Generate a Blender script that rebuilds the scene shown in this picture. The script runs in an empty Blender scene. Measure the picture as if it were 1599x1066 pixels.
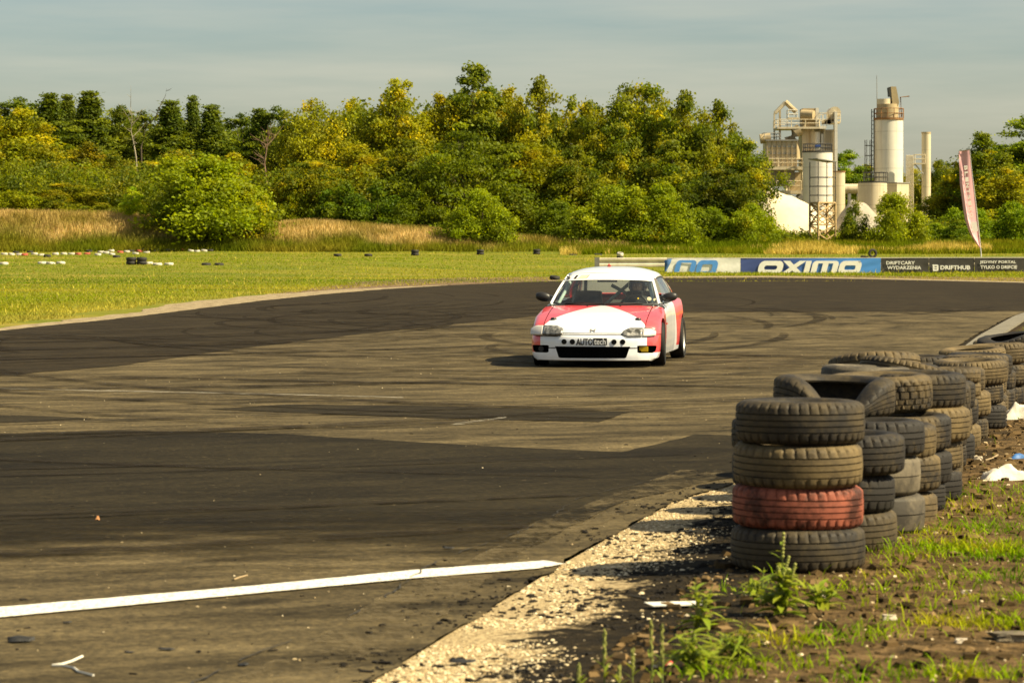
import bpy, bmesh, math, random
import numpy as np
from mathutils import Vector, Matrix

# ------------------------------------------------------------------ camera, sky, sun, exposure
SC = bpy.context.scene
COL = SC.collection
R = math.radians
PI = math.pi
CAMZ, FPX, HY = 1.6, 4330.0, 382.0      # eye height, focal length in photo pixels, horizon row

cam_d = bpy.data.cameras.new('camera')
cam = bpy.data.objects.new('camera', cam_d)
COL.objects.link(cam)
cam.location = (0, 0, CAMZ)
cam.rotation_euler = (PI / 2, 0, 0)
cam_d.sensor_width = 36
cam_d.lens = 36 * FPX / 1599
cam_d.shift_y = -151 / 1599
cam_d.clip_start, cam_d.clip_end = 0.1, 9000
cam_d.dof.use_dof = True
cam_d.dof.focus_distance = 35.5
cam_d.dof.aperture_fstop = 7.5
SC.camera = cam

SUN_AZ, SUN_EL = R(16), R(45)
SDIR = Vector((math.cos(SUN_EL) * math.cos(SUN_AZ), -math.cos(SUN_EL) * math.sin(SUN_AZ), math.sin(SUN_EL)))
sun_d = bpy.data.lights.new('sun', 'SUN')
sun_d.energy = 5.0
sun_d.angle = R(0.5)
sun_d.color = (1.0, 0.86, 0.56)
sun = bpy.data.objects.new('sun', sun_d)
COL.objects.link(sun)
sun.rotation_euler = SDIR.to_track_quat('Z', 'Y').to_euler()

W = bpy.data.worlds.new('World')
SC.world = W
W.use_nodes = True
wt = W.node_tree
wt.nodes.clear()
def wn(t, **kw):
    n = wt.nodes.new(t)
    for k, v in kw.items():
        setattr(n, k, v)
    return n
w_out = wn('ShaderNodeOutputWorld')
w_bg = wn('ShaderNodeBackground')
w_bg.inputs[1].default_value = 0.054
w_sky = wn('ShaderNodeTexSky', sky_type='NISHITA')
w_sky.sun_disc = False
w_sky.sun_elevation = SUN_EL
w_sky.sun_rotation = math.atan2(SDIR.x, SDIR.y)
w_sky.air_density, w_sky.dust_density, w_sky.ozone_density = 1.0, 1.6, 1.5
w_tint = wn('ShaderNodeMix', data_type='RGBA', blend_type='MULTIPLY')
w_tint.inputs[0].default_value = 1.0
w_tint.inputs[7].default_value = (1.02, 1.02, 0.93, 1)
wt.links.new(w_sky.outputs[0], w_tint.inputs[6])
# thin cirrus: streaks that lie flat along the horizon
w_tc = wn('ShaderNodeTexCoord')
w_map = wn('ShaderNodeMapping')
w_map.inputs['Scale'].default_value = (3.0, 3.0, 30)
w_map.inputs['Rotation'].default_value = (0, R(1.6), 0)
w_map.inputs['Location'].default_value = (1.3, 0.4, 2.6)
w_noise = wn('ShaderNodeTexNoise')
w_noise.inputs['Scale'].default_value = 1.6
w_noise.inputs['Detail'].default_value = 5
w_noise.inputs['Roughness'].default_value = 0.55
w_ramp = wn('ShaderNodeValToRGB')
w_ramp.color_ramp.elements[0].position = 0.34
w_ramp.color_ramp.elements[1].position = 0.80
w_cl = wn('ShaderNodeMix', data_type='RGBA')
w_cl.inputs[7].default_value = (6.9, 6.4, 5.0, 1)
w_fac = wn('ShaderNodeMath', operation='MULTIPLY')
w_fac.inputs[1].default_value = 0.58
wt.links.new(w_tc.outputs['Generated'], w_map.inputs[0])
wt.links.new(w_map.outputs[0], w_noise.inputs['Vector'])
wt.links.new(w_noise.outputs[0], w_ramp.inputs[0])
wt.links.new(w_ramp.outputs[0], w_fac.inputs[0])
wt.links.new(w_fac.outputs[0], w_cl.inputs[0])
wt.links.new(w_tint.outputs[2], w_cl.inputs[6])
wt.links.new(w_cl.outputs[2], w_bg.inputs[0])
wt.links.new(w_bg.outputs[0], w_out.inputs[0])

SC.render.engine = 'CYCLES'
SC.view_settings.view_transform = 'Standard'
SC.view_settings.look = 'None'
SC.view_settings.exposure = 1.05
SC.view_settings.gamma = 1.0
SC.view_settings.use_curve_mapping = False
SC.cycles.max_bounces = 7
SC.cycles.transparent_max_bounces = 12
SC.cycles.use_denoising = True

rng = random.Random(11)
nr = np.random.default_rng(11)

# ------------------------------------------------------------------ small helpers
def gx(px, D):                        # world X of a photo column at distance D
    return (px - 799.5) * D / FPX
def gz(py, D):                        # world Z of a photo row at distance D
    return CAMZ - (py - HY) * D / FPX
def gp(px, py, z=0.0):                # ground point seen at a photo position
    D = FPX * (CAMZ - z) / (py - HY)
    return gx(px, D), D

def smooth(a, b, x):
    t = np.clip((x - a) / (b - a), 0, 1)
    return t * t * (3 - 2 * t)

def tag(o, label=None, cat=None, group=None, kind=None):
    if label: o['label'] = label
    if cat: o['category'] = cat
    if group: o['group'] = group
    if kind: o['kind'] = kind
    return o

def link(o, parent=None):
    COL.objects.link(o)
    if parent is not None:
        o.parent = parent
    return o

def empty(name, loc=(0, 0, 0), rz=0.0, label=None, cat=None, group=None):
    o = bpy.data.objects.new(name, None)
    o.empty_display_size = 0.2
    o.location = loc
    o.rotation_euler = (0, 0, rz)
    link(o)
    return tag(o, label, cat, group)

def np_mesh(name, verts, quads=None, tris=None, smooth_=False):
    """mesh from numpy arrays; quads (n,4) and tris (m,3)"""
    me = bpy.data.meshes.new(name)
    verts = np.asarray(verts, dtype=np.float32).reshape(-1, 3)
    loops, starts, n = [], [], 0
    nq = 0 if quads is None else len(quads)
    nt = 0 if tris is None else len(tris)
    parts = []
    if nq: parts.append(np.asarray(quads, dtype=np.int32).ravel())
    if nt: parts.append(np.asarray(tris, dtype=np.int32).ravel())
    lv = np.concatenate(parts)
    st = np.concatenate([np.arange(nq) * 4, nq * 4 + np.arange(nt) * 3]).astype(np.int32)
    me.vertices.add(len(verts))
    me.vertices.foreach_set('co', verts.ravel())
    me.loops.add(len(lv))
    me.loops.foreach_set('vertex_index', lv)
    me.polygons.add(nq + nt)
    me.polygons.foreach_set('loop_start', st)
    me.polygons.foreach_set('use_smooth', np.full(nq + nt, smooth_, dtype=bool))
    me.update(calc_edges=True)
    me.validate()
    return me

def mesh_obj(name, me, mat=None, parent=None):
    o = bpy.data.objects.new(name, me)
    if mat is not None and not me.materials:
        me.materials.append(mat)
    return link(o, parent)

class MB:
    """collects boxes, tubes, lathes and polygons, links them as ONE mesh object"""
    def __init__(self):
        self.v, self.f = [], []
    def add(self, vs, fs):
        k = len(self.v)
        self.v += [tuple(p) for p in vs]
        self.f += [tuple(i + k for i in f) for f in fs]
        return self
    def box(self, c, s, rz=0.0, tilt=None):
        cx, cy, cz = c
        hx, hy, hz = s[0] / 2, s[1] / 2, s[2] / 2
        M = Matrix.Rotation(rz, 3, 'Z')
        if tilt is not None:
            M = M @ Matrix.Rotation(tilt[1], 3, tilt[0])
        vs = []
        for x, y, z in ((-1,-1,-1),(1,-1,-1),(1,1,-1),(-1,1,-1),(-1,-1,1),(1,-1,1),(1,1,1),(-1,1,1)):
            p = M @ Vector((x * hx, y * hy, z * hz))
            vs.append((p.x + cx, p.y + cy, p.z + cz))
        return self.add(vs, [(0,3,2,1),(4,5,6,7),(0,1,5,4),(1,2,6,5),(2,3,7,6),(3,0,4,7)])
    def tube(self, pts, r, n=8, cap=True):
        pts = [Vector(p) for p in pts]
        rs = r if isinstance(r, (list, tuple)) else [r] * len(pts)
        vs, fs = [], []
        up = Vector((0, 0, 1))
        for i, p in enumerate(pts):
            d = (pts[min(i + 1, len(pts) - 1)] - pts[max(i - 1, 0)]).normalized()
            a = d.cross(up if abs(d.z) < 0.95 else Vector((1, 0, 0))).normalized()
            b = a.cross(d)
            for k in range(n):
                t = 2 * PI * k / n
                q = p + (a * math.cos(t) + b * math.sin(t)) * rs[i]
                vs.append(q[:])
        for i in range(len(pts) - 1):
            for k in range(n):
                k2 = (k + 1) % n
                fs.append((i*n + k, i*n + k2, (i+1)*n + k2, (i+1)*n + k))
        if cap:
            fs.append(tuple(range(n))[::-1])
            fs.append(tuple(range((len(pts)-1)*n, len(pts)*n)))
        return self.add(vs, fs)
    def lathe(self, prof, c=(0, 0, 0), n=24, close=False):
        """profile of (radius, z) turned about the z axis through c"""
        vs, fs = [], []
        m = len(prof)
        for k in range(n):
            t = 2 * PI * k / n
            for r, z in prof:
                vs.append((c[0] + r * math.cos(t), c[1] + r * math.sin(t), c[2] + z))
        for k in range(n):
            k2 = (k + 1) % n
            for i in range(m if close else m - 1):
                j = (i + 1) % m
                fs.append((k*m + i, k2*m + i, k2*m + j, k*m + j))
        return self.add(vs, fs)
    def grid(self, P):
        """P[i][j] points -> quads"""
        ni, nj = len(P), len(P[0])
        vs = [p for row in P for p in row]
        fs = [(i*nj + j, i*nj + j + 1, (i+1)*nj + j + 1, (i+1)*nj + j) for i in range(ni-1) for j in range(nj-1)]
        return self.add(vs, fs)
    def prism(self, poly, axis_vec):
        """polygon (3d points) swept along a vector"""
        n = len(poly)
        a = Vector(axis_vec)
        vs = [tuple(p) for p in poly] + [tuple(Vector(p) + a) for p in poly]
        fs = [tuple(range(n))[::-1], tuple(range(n, 2*n))]
        fs += [(i, (i+1) % n, n + (i+1) % n, n + i) for i in range(n)]
        return self.add(vs, fs)
    def mesh(self, name, smooth_deg=None):
        me = bpy.data.meshes.new(name)
        me.from_pydata(self.v, [], self.f)
        bm = bmesh.new()
        bm.from_mesh(me)
        bmesh.ops.remove_doubles(bm, verts=bm.verts, dist=1e-5)
        bmesh.ops.recalc_face_normals(bm, faces=bm.faces)
        if smooth_deg:
            for f in bm.faces: f.smooth = True
            for e in bm.edges:
                if len(e.link_faces) == 2 and e.calc_face_angle(0) > R(smooth_deg):
                    e.smooth = False
        bm.to_mesh(me)
        bm.free()
        return me
    def build(self, name, mat, parent=None, smooth_deg=None):
        me = self.mesh(name, smooth_deg)
        return mesh_obj(name, me, mat, parent)

def copy_tree(o, parent=None):
    c = o.copy()
    COL.objects.link(c)
    if parent is not None:
        c.parent = parent
    for ch in list(o.children):
        copy_tree(ch, c)
    return c

# ------------------------------------------------------------------ materials
class NT:
    def __init__(self, name):
        self.m = bpy.data.materials.new(name)
        self.m.use_nodes = True
        self.t = self.m.node_tree
        self.t.nodes.clear()
        self.out = self.t.nodes.new('ShaderNodeOutputMaterial')
    def n(self, typ, ins=None, **props):
        nd = self.t.nodes.new('ShaderNode' + typ)
        for k, v in props.items():
            setattr(nd, k, v)
        for k, v in (ins or {}).items():
            self.s(nd.inputs[k], v)
        return nd
    def s(self, sock, v):
        if isinstance(v, bpy.types.NodeSocket):
            self.t.links.new(v, sock)
        elif isinstance(v, (tuple, list)) and len(v) == 3 and sock.type == 'RGBA':
            sock.default_value = (*v, 1)
        else:
            sock.default_value = v
    def math(self, op, a, b=0.0, c=None):
        nd = self.n('Math', operation=op)
        self.s(nd.inputs[0], a); self.s(nd.inputs[1], b)
        if c is not None: self.s(nd.inputs[2], c)
        return nd.outputs[0]
    def vmath(self, op, a, b=None):
        nd = self.n('VectorMath', operation=op)
        self.s(nd.inputs[0], a)
        if b is not None: self.s(nd.inputs[1], b)
        return nd
    def mix(self, f, a, b, blend='MIX'):
        nd = self.n('Mix', data_type='RGBA', blend_type=blend)
        self.s(nd.inputs[0], f); self.s(nd.inputs[6], a); self.s(nd.inputs[7], b)
        return nd.outputs[2]
    def coords(self, kind='Object', scale=(1, 1, 1), rot=(0, 0, 0), loc=(0, 0, 0)):
        tc = self.n('TexCoord')
        mp = self.n('Mapping', {'Scale': scale, 'Rotation': rot, 'Location': loc})
        self.t.links.new(tc.outputs[kind], mp.inputs[0])
        return mp.outputs[0]
    def noise(self, vec, scale=5.0, detail=4.0, rough=0.55, dist=0.0):
        return self.n('TexNoise', {'Vector': vec, 'Scale': scale, 'Detail': detail, 'Roughness': rough, 'Distortion': dist}).outputs[0]
    def ramp(self, f, stops, interp='LINEAR'):
        nd = self.n('ValToRGB')
        nd.color_ramp.interpolation = interp
        e = nd.color_ramp.elements
        while len(e) < len(stops): e.new(0.5)
        for i, (p, c) in enumerate(stops):
            e[i].position = p
            e[i].color = (*c, 1) if isinstance(c, (tuple, list)) else (c, c, c, 1)
        self.s(nd.inputs[0], f)
        return nd.outputs[0]
    def bump(self, h, strength=0.3, dist=0.02):
        return self.n('Bump', {'Height': h, 'Strength': strength, 'Distance': dist}).outputs[0]
    def princ(self, **kw):
        p = self.n('BsdfPrincipled')
        for k, v in kw.items():
            self.s(p.inputs[k.replace('_', ' ')], v)
        return p.outputs[0]
    def done(self, shader):
        self.t.links.new(shader, self.out.inputs[0])
        return self.m

def plain(name, col, rough=0.6, metal=0.0, var=0.12, scale=6.0, bump=0.0, spec=0.5, coat=0.0, kind='Object'):
    """one colour with wear: a little lighter and darker in patches"""
    t = NT(name)
    v = t.coords(kind)
    f = t.noise(v, scale, 5, 0.6)
    dark = tuple(c * (1 - var * 1.6) for c in col)
    lite = tuple(min(1, c * (1 + var)) for c in col)
    c = t.ramp(f, [(0.3, dark), (0.7, lite)])
    kw = dict(Base_Color=c, Roughness=rough, Metallic=metal, Specular_IOR_Level=spec)
    p = t.n('BsdfPrincipled')
    for k, val in kw.items():
        t.s(p.inputs[k.replace('_', ' ')], val)
    p.inputs['Coat Weight'].default_value = coat
    p.inputs['Coat Roughness'].default_value = 0.06
    if bump:
        t.s(p.inputs['Normal'], t.bump(t.noise(v, scale * 6, 4), bump, 0.02))
    return t.done(p.outputs[0])
# ------------------------------------------------------------------ ground heights
_H = np.random.default_rng(5).random((256, 256))
def vn(x, y, s=1.0, seed=0):
    """smooth value noise 0..1 at wavelength s"""
    x = np.asarray(x, float) / s + 17.3 * seed + 100
    y = np.asarray(y, float) / s + 9.1 * seed + 100
    xi, yi = np.floor(x).astype(int), np.floor(y).astype(int)
    fx, fy = x - xi, y - yi
    fx, fy = fx * fx * (3 - 2 * fx), fy * fy * (3 - 2 * fy)
    g = lambda a, b: _H[a % 256, b % 256]
    return (g(xi, yi) * (1 - fx) + g(xi + 1, yi) * fx) * (1 - fy) + (g(xi, yi + 1) * (1 - fx) + g(xi + 1, yi + 1) * fx) * fy
def fbm(x, y, s=1.0, seed=0):
    return (vn(x, y, s, seed) * 4 + vn(x, y, s / 2.1, seed + 1) * 2 + vn(x, y, s / 4.3, seed + 2)) / 7

XE_Y = [0, 4, 10.13, 13.9, 17.2, 18.6, 27, 46.8, 60, 69, 90]
XE_X = [-2.55, -1.75, -0.51, 0.26, 1.0, 1.5, 3.5, 7.7, 10.7, 13.0, 18]
def xe(Y): return np.interp(Y, XE_Y, XE_X)          # right edge of the asphalt

BANK_X = [-90, -44, -30, -24, -18, -8, -3, 5, 20, 60]
BANK_H = [3.6, 2.9, 2.3, 1.6, 1.9, 1.5, 0.9, 0.5, 0.35, 0.3]
def zg(X, Y):
    """terrain: flat track area, a gentle rise behind it and a bank along the woods"""
    X, Y = np.asarray(X, float), np.asarray(Y, float)
    left = np.interp(Y, [0, 135, 165, 228, 236, 400, 3500], [0, 0, 0.42, 0.92, 1.15, 2.2, 8])
    right = np.interp(Y, [0, 163, 175, 228, 236, 400, 3500], [0, 0, 0.15, 0.85, 1.2, 2.2, 8])
    k = smooth(-12, 3, X)
    z = left * (1 - k) + right * k
    z = z + np.interp(X, BANK_X, BANK_H) * smooth(231, 241, Y) * (0.85 + 0.3 * vn(X, Y, 9, 3))
    z = z + (fbm(X, Y, 6, 4) - 0.5) * 0.22 * smooth(138, 175, Y) * (1 - smooth(300, 500, Y))
    return z
def zv(X, Y):
    """verge beside the track, a little higher than the asphalt"""
    X, Y = np.asarray(X, float), np.asarray(Y, float)
    d = X - xe(Y)
    z = 0.003 + 0.055 * smooth(0.1, 1.3, d) + (fbm(X, Y, 0.9, 7) - 0.45) * 0.05 * smooth(0.5, 1.5, d)
    z = z + (fbm(X, Y, 0.22, 8) - 0.5) * 0.02 * smooth(0.2, 1.0, d)
    return z

xs = np.concatenate([[-3500, -1800, -700, -300, -160, -110], np.arange(-84, 85, 1.5), [110, 160, 300, 700, 1800, 3500]])
ys = np.concatenate([[-300, -60, -10], np.arange(0, 130, 5.0), np.arange(130, 262, 1.0), [268, 280, 300, 340, 400, 700, 1500, 3500]])
GX, GY = np.meshgrid(xs, ys)
GZ = zg(GX, GY)
V = np.stack([GX, GY, GZ], -1).reshape(-1, 3)
ni, nj = GX.shape
idx = np.arange(ni * nj).reshape(ni, nj)
Q = np.stack([idx[:-1, :-1], idx[:-1, 1:], idx[1:, 1:], idx[1:, :-1]], -1).reshape(-1, 4)

t = NT('field')
v = t.coords('Object')
big = t.noise(t.coords('Object', (0.05, 0.10, 0.05)), 2.2, 4, 0.6)
fine = t.noise(v, 2.5, 6, 0.65)
c1 = t.ramp(big, [(0.36, (0.105, 0.145, 0.008)), (0.52, (0.17, 0.175, 0.010)), (0.68, (0.28, 0.225, 0.035))])
c2 = t.mix(t.math('MULTIPLY', fine, 0.6), c1, (0.12, 0.10, 0.012))
m_field = t.done(t.princ(Base_Color=c2, Roughness=0.9, Specular_IOR_Level=0.15, Normal=t.bump(t.noise(v, 6, 5), 0.6, 0.12)))
g = mesh_obj('grass_field', np_mesh('grass_field', V, Q, smooth_=True), m_field)
tag(g, kind='structure')

# ------------------------------------------------------------------ asphalt
def asphalt(name, dark, lite, bias=0.5, brown=0.0, rubber=0.6):
    """asphalt with rubber laid down along two families of curved racing lines"""
    t = NT(name)
    v = t.coords('Object')
    def lines(cx, cy, kr, ka, s):
        q = t.n('Combine' 'XYZ')
        sep = t.n('SeparateXYZ', {0: v})
        dx = t.math('SUBTRACT', sep.outputs[0], cx)
        dy = t.math('SUBTRACT', sep.outputs[1], cy)
        rr = t.math('SQRT', t.math('ADD', t.math('MULTIPLY', dx, dx), t.math('MULTIPLY', dy, dy)))
        an = t.math('ARCTAN2', dy, dx)
        t.s(q.inputs[0], t.math('MULTIPLY', rr, kr)); t.s(q.inputs[1], t.math('MULTIPLY', an, ka)); t.s(q.inputs[2], s)
        return q.outputs[0]
    a = t.noise(lines(-20, 58, 1.2, 15, 1.0), 1.0, 7, 0.72, 0.7)
    b = t.noise(lines(-34, 78, 2.0, 26, 4.0), 1.0, 6, 0.74, 0.9)
    cc = t.noise(lines(6, 92, 1.5, 20, 8.0), 1.0, 6, 0.72, 0.9)
    s = t.math('ADD', t.math('MULTIPLY', a, 0.42), t.math('ADD', t.math('MULTIPLY', b, 0.34), t.math('MULTIPLY', cc, 0.24)))
    mid = tuple((x + y) / 2 for x, y in zip(dark, lite))
    col = t.ramp(s, [(bias - 0.085, dark), (bias - 0.0, mid), (bias + 0.085, lite)])
    grain = t.noise(v, 26, 5, 0.85)
    col = t.mix(0.7, col, t.ramp(grain, [(0.38, (0.35, 0.34, 0.33)), (0.5, (0.95, 0.93, 0.9)), (0.63, (1.9, 1.78, 1.5))]), 'MULTIPLY')
    blotch = t.noise(v, 0.35, 4, 0.6)
    col = t.mix(0.5, col, t.ramp(blotch, [(0.35, (0.72, 0.70, 0.66)), (0.65, (1.15, 1.12, 1.05))]), 'MULTIPLY')
    dust = t.math('GREATER_THAN', t.noise(v, 22, 2, 0.5), 0.735)
    col = t.mix(t.math('MULTIPLY', dust, 0.5), col, (0.20, 0.155, 0.085))
    bmp = t.bump(t.noise(v, 120, 3, 0.7), 0.35, 0.01)
    return t.done(t.princ(Base_Color=col, Roughness=0.93, Specular_IOR_Level=0.10, Normal=bmp))

m_old = asphalt('asphalt_worn', (0.024, 0.0192, 0.0108), (0.128, 0.102, 0.057), 0.490)
m_new = asphalt('asphalt_dark', (0.015, 0.0122, 0.0074), (0.032, 0.026, 0.015), 0.50)
m_far = asphalt('asphalt_far_lane', (0.014, 0.0105, 0.0060), (0.034, 0.026, 0.0140), 0.49)

def ragged(pts, amp, step=0.5, seed=0, amp_s=0.6):
    """closed outline with small uneven steps along its edges"""
    out = []
    n = len(pts)
    for i in range(n):
        a, b = np.array(pts[i], float), np.array(pts[(i + 1) % n], float)
        L = np.linalg.norm(b - a)
        k = int(min(160, max(1, L / step)))
        nrm = np.array([-(b - a)[1], (b - a)[0]]) / max(L, 1e-6)
        for j in range(k):
            p = a + (b - a) * j / k
            off = 0 if j == 0 else amp * (float(fbm(p[0], p[1], amp_s, seed)) - 0.5) * 2
            out.append(tuple(p + nrm * off))
    return out
def ragged_line(pts, amp, step, seed, amp_s):
    out = ragged(pts, amp, step, seed, amp_s)
    k = out.index(tuple(np.array(pts[-1], float)))
    return out[:k + 1]
def sheet(name, pts, z, mat, amp=0.0, step=0.5, seed=0, kind='structure', amp_s=0.6):
    """flat outline filled as ears (works for concave outlines)"""
    if amp: pts = ragged(pts, amp, step, seed, amp_s)
    bm = bmesh.new()
    f = bm.faces.new([bm.verts.new((p[0], p[1], z)) for p in pts])
    f.normal_update()
    if f.normal.z < 0: f.normal_flip()
    bmesh.ops.triangulate(bm, faces=[f], ngon_method='EAR_CLIP')
    me = bpy.data.meshes.new(name)
    bm.to_mesh(me); bm.free()
    o = mesh_obj(name, me, mat)
    return tag(o, kind=kind)
def px_poly(pp): return [gp(*p) for p in pp]

outer_px = [(0, 517), (60, 511), (150, 502), (230, 493), (300, 484), (400, 471), (500, 460.5), (600, 452), (700, 446),
            (800, 441.5), (870, 439), (950, 436), (1050, 434), (1200, 433.5), (1350, 436), (1500, 439.5), (1599, 442)]
outer = [(-14.5, 0), (-12.6, 14), (-11.2, 30), (-10.2, 42)] + px_poly(outer_px) + [(33, 108), (60, 101), (110, 92)]
inner = [(110, 62), (40, 69), (18, 71.5), (14, 70.6), (13, 69)]
right_edge = [(float(xe(y)), y) for y in (60, 53, 46.8, 40, 33, 27, 23, 20, 18.6, 17.2, 15.5, 13.9, 12.2, 10.13, 7, 4, 0)]
sheet('asphalt_track', outer + inner + ragged_line(right_edge, 0.05, 0.12, 3, 0.35), 0.012, m_old, 0)
far_lane = px_poly([(-60, 523), (0, 518)] + outer_px[1:]) + [(33, 107.5), (60, 100.5), (60, 67.5)] + px_poly(
    [(1640, 486), (1400, 487.5), (1250, 488), (1100, 487.5), (1000, 489), (830, 495), (700, 508), (547, 524.5), (350, 548.6), (184, 573), (0, 588), (-60, 594)])
sheet('dark_asphalt_lane', far_lane, 0.0165, m_far, 0.09, 0.3, 5)
near_lane = px_poly([(-120, 684), (0, 680), (180, 675), (300, 676), (440, 680), (600, 690), (800, 701), (970, 708.5), (1085, 681), (1135, 682)]) + \
    [(float(xe(y)) - 0.04, y) for y in (22.6, 21, 20, 19)] + [(float(xe(18.2)) - .2, 18.2)] + [(float(xe(y)) - 0.3, y) for y in (17.2, 16, 15, 14.2)] + px_poly([(800, 905), (650, 930), (400, 960), (0, 1002), (-140, 1016)])
# the dark near lane wears out towards the white line
m_near = asphalt('asphalt_dark_near_lane', (0.0105, 0.0084, 0.0050), (0.029, 0.0235, 0.0130), 0.5)
def node_fade(m, y0, y1, sc=(0.35, 1.4, 1)):
    """worn-through paint or asphalt: holes get more common towards y0"""
    nt = m.node_tree
    p = [n for n in nt.nodes if n.type == 'BSDF_PRINCIPLED'][0]
    tc = nt.nodes.new('ShaderNodeTexCoord')
    mp = nt.nodes.new('ShaderNodeMapping'); mp.inputs['Scale'].default_value = sc
    ns = nt.nodes.new('ShaderNodeTexNoise'); ns.inputs['Scale'].default_value = 2.6; ns.inputs['Detail'].default_value = 8; ns.inputs['Roughness'].default_value = 0.72
    sp = nt.nodes.new('ShaderNodeSeparateXYZ')
    mr = nt.nodes.new('ShaderNodeMapRange'); mr.inputs[1].default_value = y0; mr.inputs[2].default_value = y1
    mr.inputs[3].default_value = 0.9; mr.inputs[4].default_value = -0.2
    nt.links.new(tc.outputs['Object'], mp.inputs[0]); nt.links.new(mp.outputs[0], ns.inputs['Vector'])
    nt.links.new(tc.outputs['Object'], sp.inputs[0]); nt.links.new(sp.outputs[1], mr.inputs[0])
    sb = nt.nodes.new('ShaderNodeMath'); sb.operation = 'SUBTRACT'
    nt.links.new(ns.outputs[0], sb.inputs[0]); nt.links.new(mr.outputs[0], sb.inputs[1])
    ml = nt.nodes.new('ShaderNodeMath'); ml.operation = 'MULTIPLY_ADD'; ml.use_clamp = True
    ml.inputs[1].default_value = 2.4; ml.inputs[2].default_value = 0.5
    nt.links.new(sb.outputs[0], ml.inputs[0]); nt.links.new(ml.outputs[0], p.inputs['Alpha'])
node_fade(m_near, 11.8, 20.5)
sheet('dark_asphalt_strip', near_lane, 0.0165, m_near, 0.05, 0.12, 9, amp_s=0.4)
wedge = px_poly([(325, 641), (450, 633.5), (700, 636.5), (985, 645), (935, 661), (700, 655.5), (500, 648)])
sheet('asphalt_repair_patch', wedge, 0.0165, m_new, 0.05, 0.15, 12, amp_s=0.4)
sheet('asphalt_repair_patch', px_poly([(-60, 650), (40, 651), (150, 655.5), (40, 661), (-60, 664)]), 0.0165, m_new, 0.03, 0.3, 13)

# painted lines
t = NT('white_line_paint')
v = t.coords('Object')
wear = t.noise(v, 42, 6, 0.8)
col = t.ramp(wear, [(0.40, (0.42, 0.35, 0.24)), (0.49, (0.80, 0.76, 0.66))])
alpha = t.math('GREATER_THAN', wear, 0.41)
m_line = t.done(t.princ(Base_Color=col, Roughness=0.7, Alpha=alpha))
line = px_poly([(-60, 959), (0, 954), (400, 920), (650, 895), (851, 880.5), (883, 885.5), (840, 893), (650, 908), (400, 932), (0, 970), (-60, 976)])
sheet('white_track_line', line, 0.0200, m_line, 0.008, 0.04, 4, amp_s=0.07)
t = NT('faded_line_paint')
v = t.coords('Object', (0.6, 3, 1))
wear = t.noise(v, 5, 6, 0.75)
m_fade = t.done(t.princ(Base_Color=(0.55, 0.5, 0.4), Roughness=0.8, Alpha=t.math('MULTIPLY', t.math('GREATER_THAN', wear, 0.50), 0.42)))
sheet('faded_white_line', px_poly([(-40, 608), (0, 608.3), (240, 613.2), (480, 618.4), (630, 622.5), (630, 624), (480, 619.9), (240, 615), (0, 610.2), (-40, 610)]), 0.0205, m_fade)
sheet('faded_white_line', px_poly([(700, 667.5), (715, 663), (790, 653.5), (792, 655), (718, 666)]), 0.0205, m_fade)

# dusty seam and cracks along the right edge of the asphalt
t = NT('pale_seam')
v = t.coords('Object')
w1 = t.noise(v, 26, 6, 0.75)
w2 = t.noise(v, 2.2, 4, 0.6)
al = t.math('MULTIPLY', t.n('Clamp', {0: t.math('MULTIPLY', t.math('SUBTRACT', t.math('ADD', t.math('MULTIPLY', w1, 0.55), t.math('MULTIPLY', w2, 0.45)), 0.47), 9.0)}).outputs[0], 0.6)
m_seam = t.done(t.princ(Base_Color=(0.155, 0.12, 0.066), Roughness=0.95, Alpha=al, Specular_IOR_Level=0.1))
seam = [(float(xe(y)) - 0.18 - 0.06 * math.sin(y), y) for y in np.arange(9, 20, 0.5)] + [(float(xe(y)) - 0.52 - 0.04 * math.cos(2 * y), y) for y in np.arange(19.5, 8.8, -0.5)]
sheet('pale_asphalt_seam', seam, 0.0183, m_seam, 0.04, 0.1, 15, amp_s=0.2)
m_crack = plain('crack_fill', (0.022, 0.018, 0.013), 0.95)
def ribbon(name, pts, w, z, mat, kind='structure', jit=0.0):
    P = []
    for i, p in enumerate(pts):
        a, b = np.array(pts[max(i-1, 0)]), np.array(pts[min(i+1, len(pts)-1)])
        d = (b - a) / max(np.linalg.norm(b - a), 1e-6)
        nn = np.array([-d[1], d[0]])
        ww = w * (0.5 + 0.5 * math.sin(PI * (i + 0.6) / (len(pts) + 0.2))) * (1 + jit * (rng.random() - 0.5))
        P.append([(*(np.array(p) - nn * ww / 2), z), (*(np.array(p) + nn * ww / 2), z)])
    return MB().grid(P), name, mat, kind
cr = MB()
y = 9.0
crk = []
while y < 19:
    crk.append((float(xe(y)) - 0.57 + 0.05 * math.sin(1.7 * y) + rng.uniform(-0.012, 0.012), y)); y += 0.07
mbk = MB()
i = 0
while i < len(crk) - 6:
    n = rng.randint(4, 14)
    m_, *_ = ribbon('crack', crk[i:i + n], rng.uniform(0.005, 0.012), 0.0215, m_crack, jit=1.2)
    mbk.add(m_.v, m_.f); i += n + rng.randint(0, 9)
tag(mbk.build('asphalt_cracks', m_crack), kind='structure')

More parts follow.
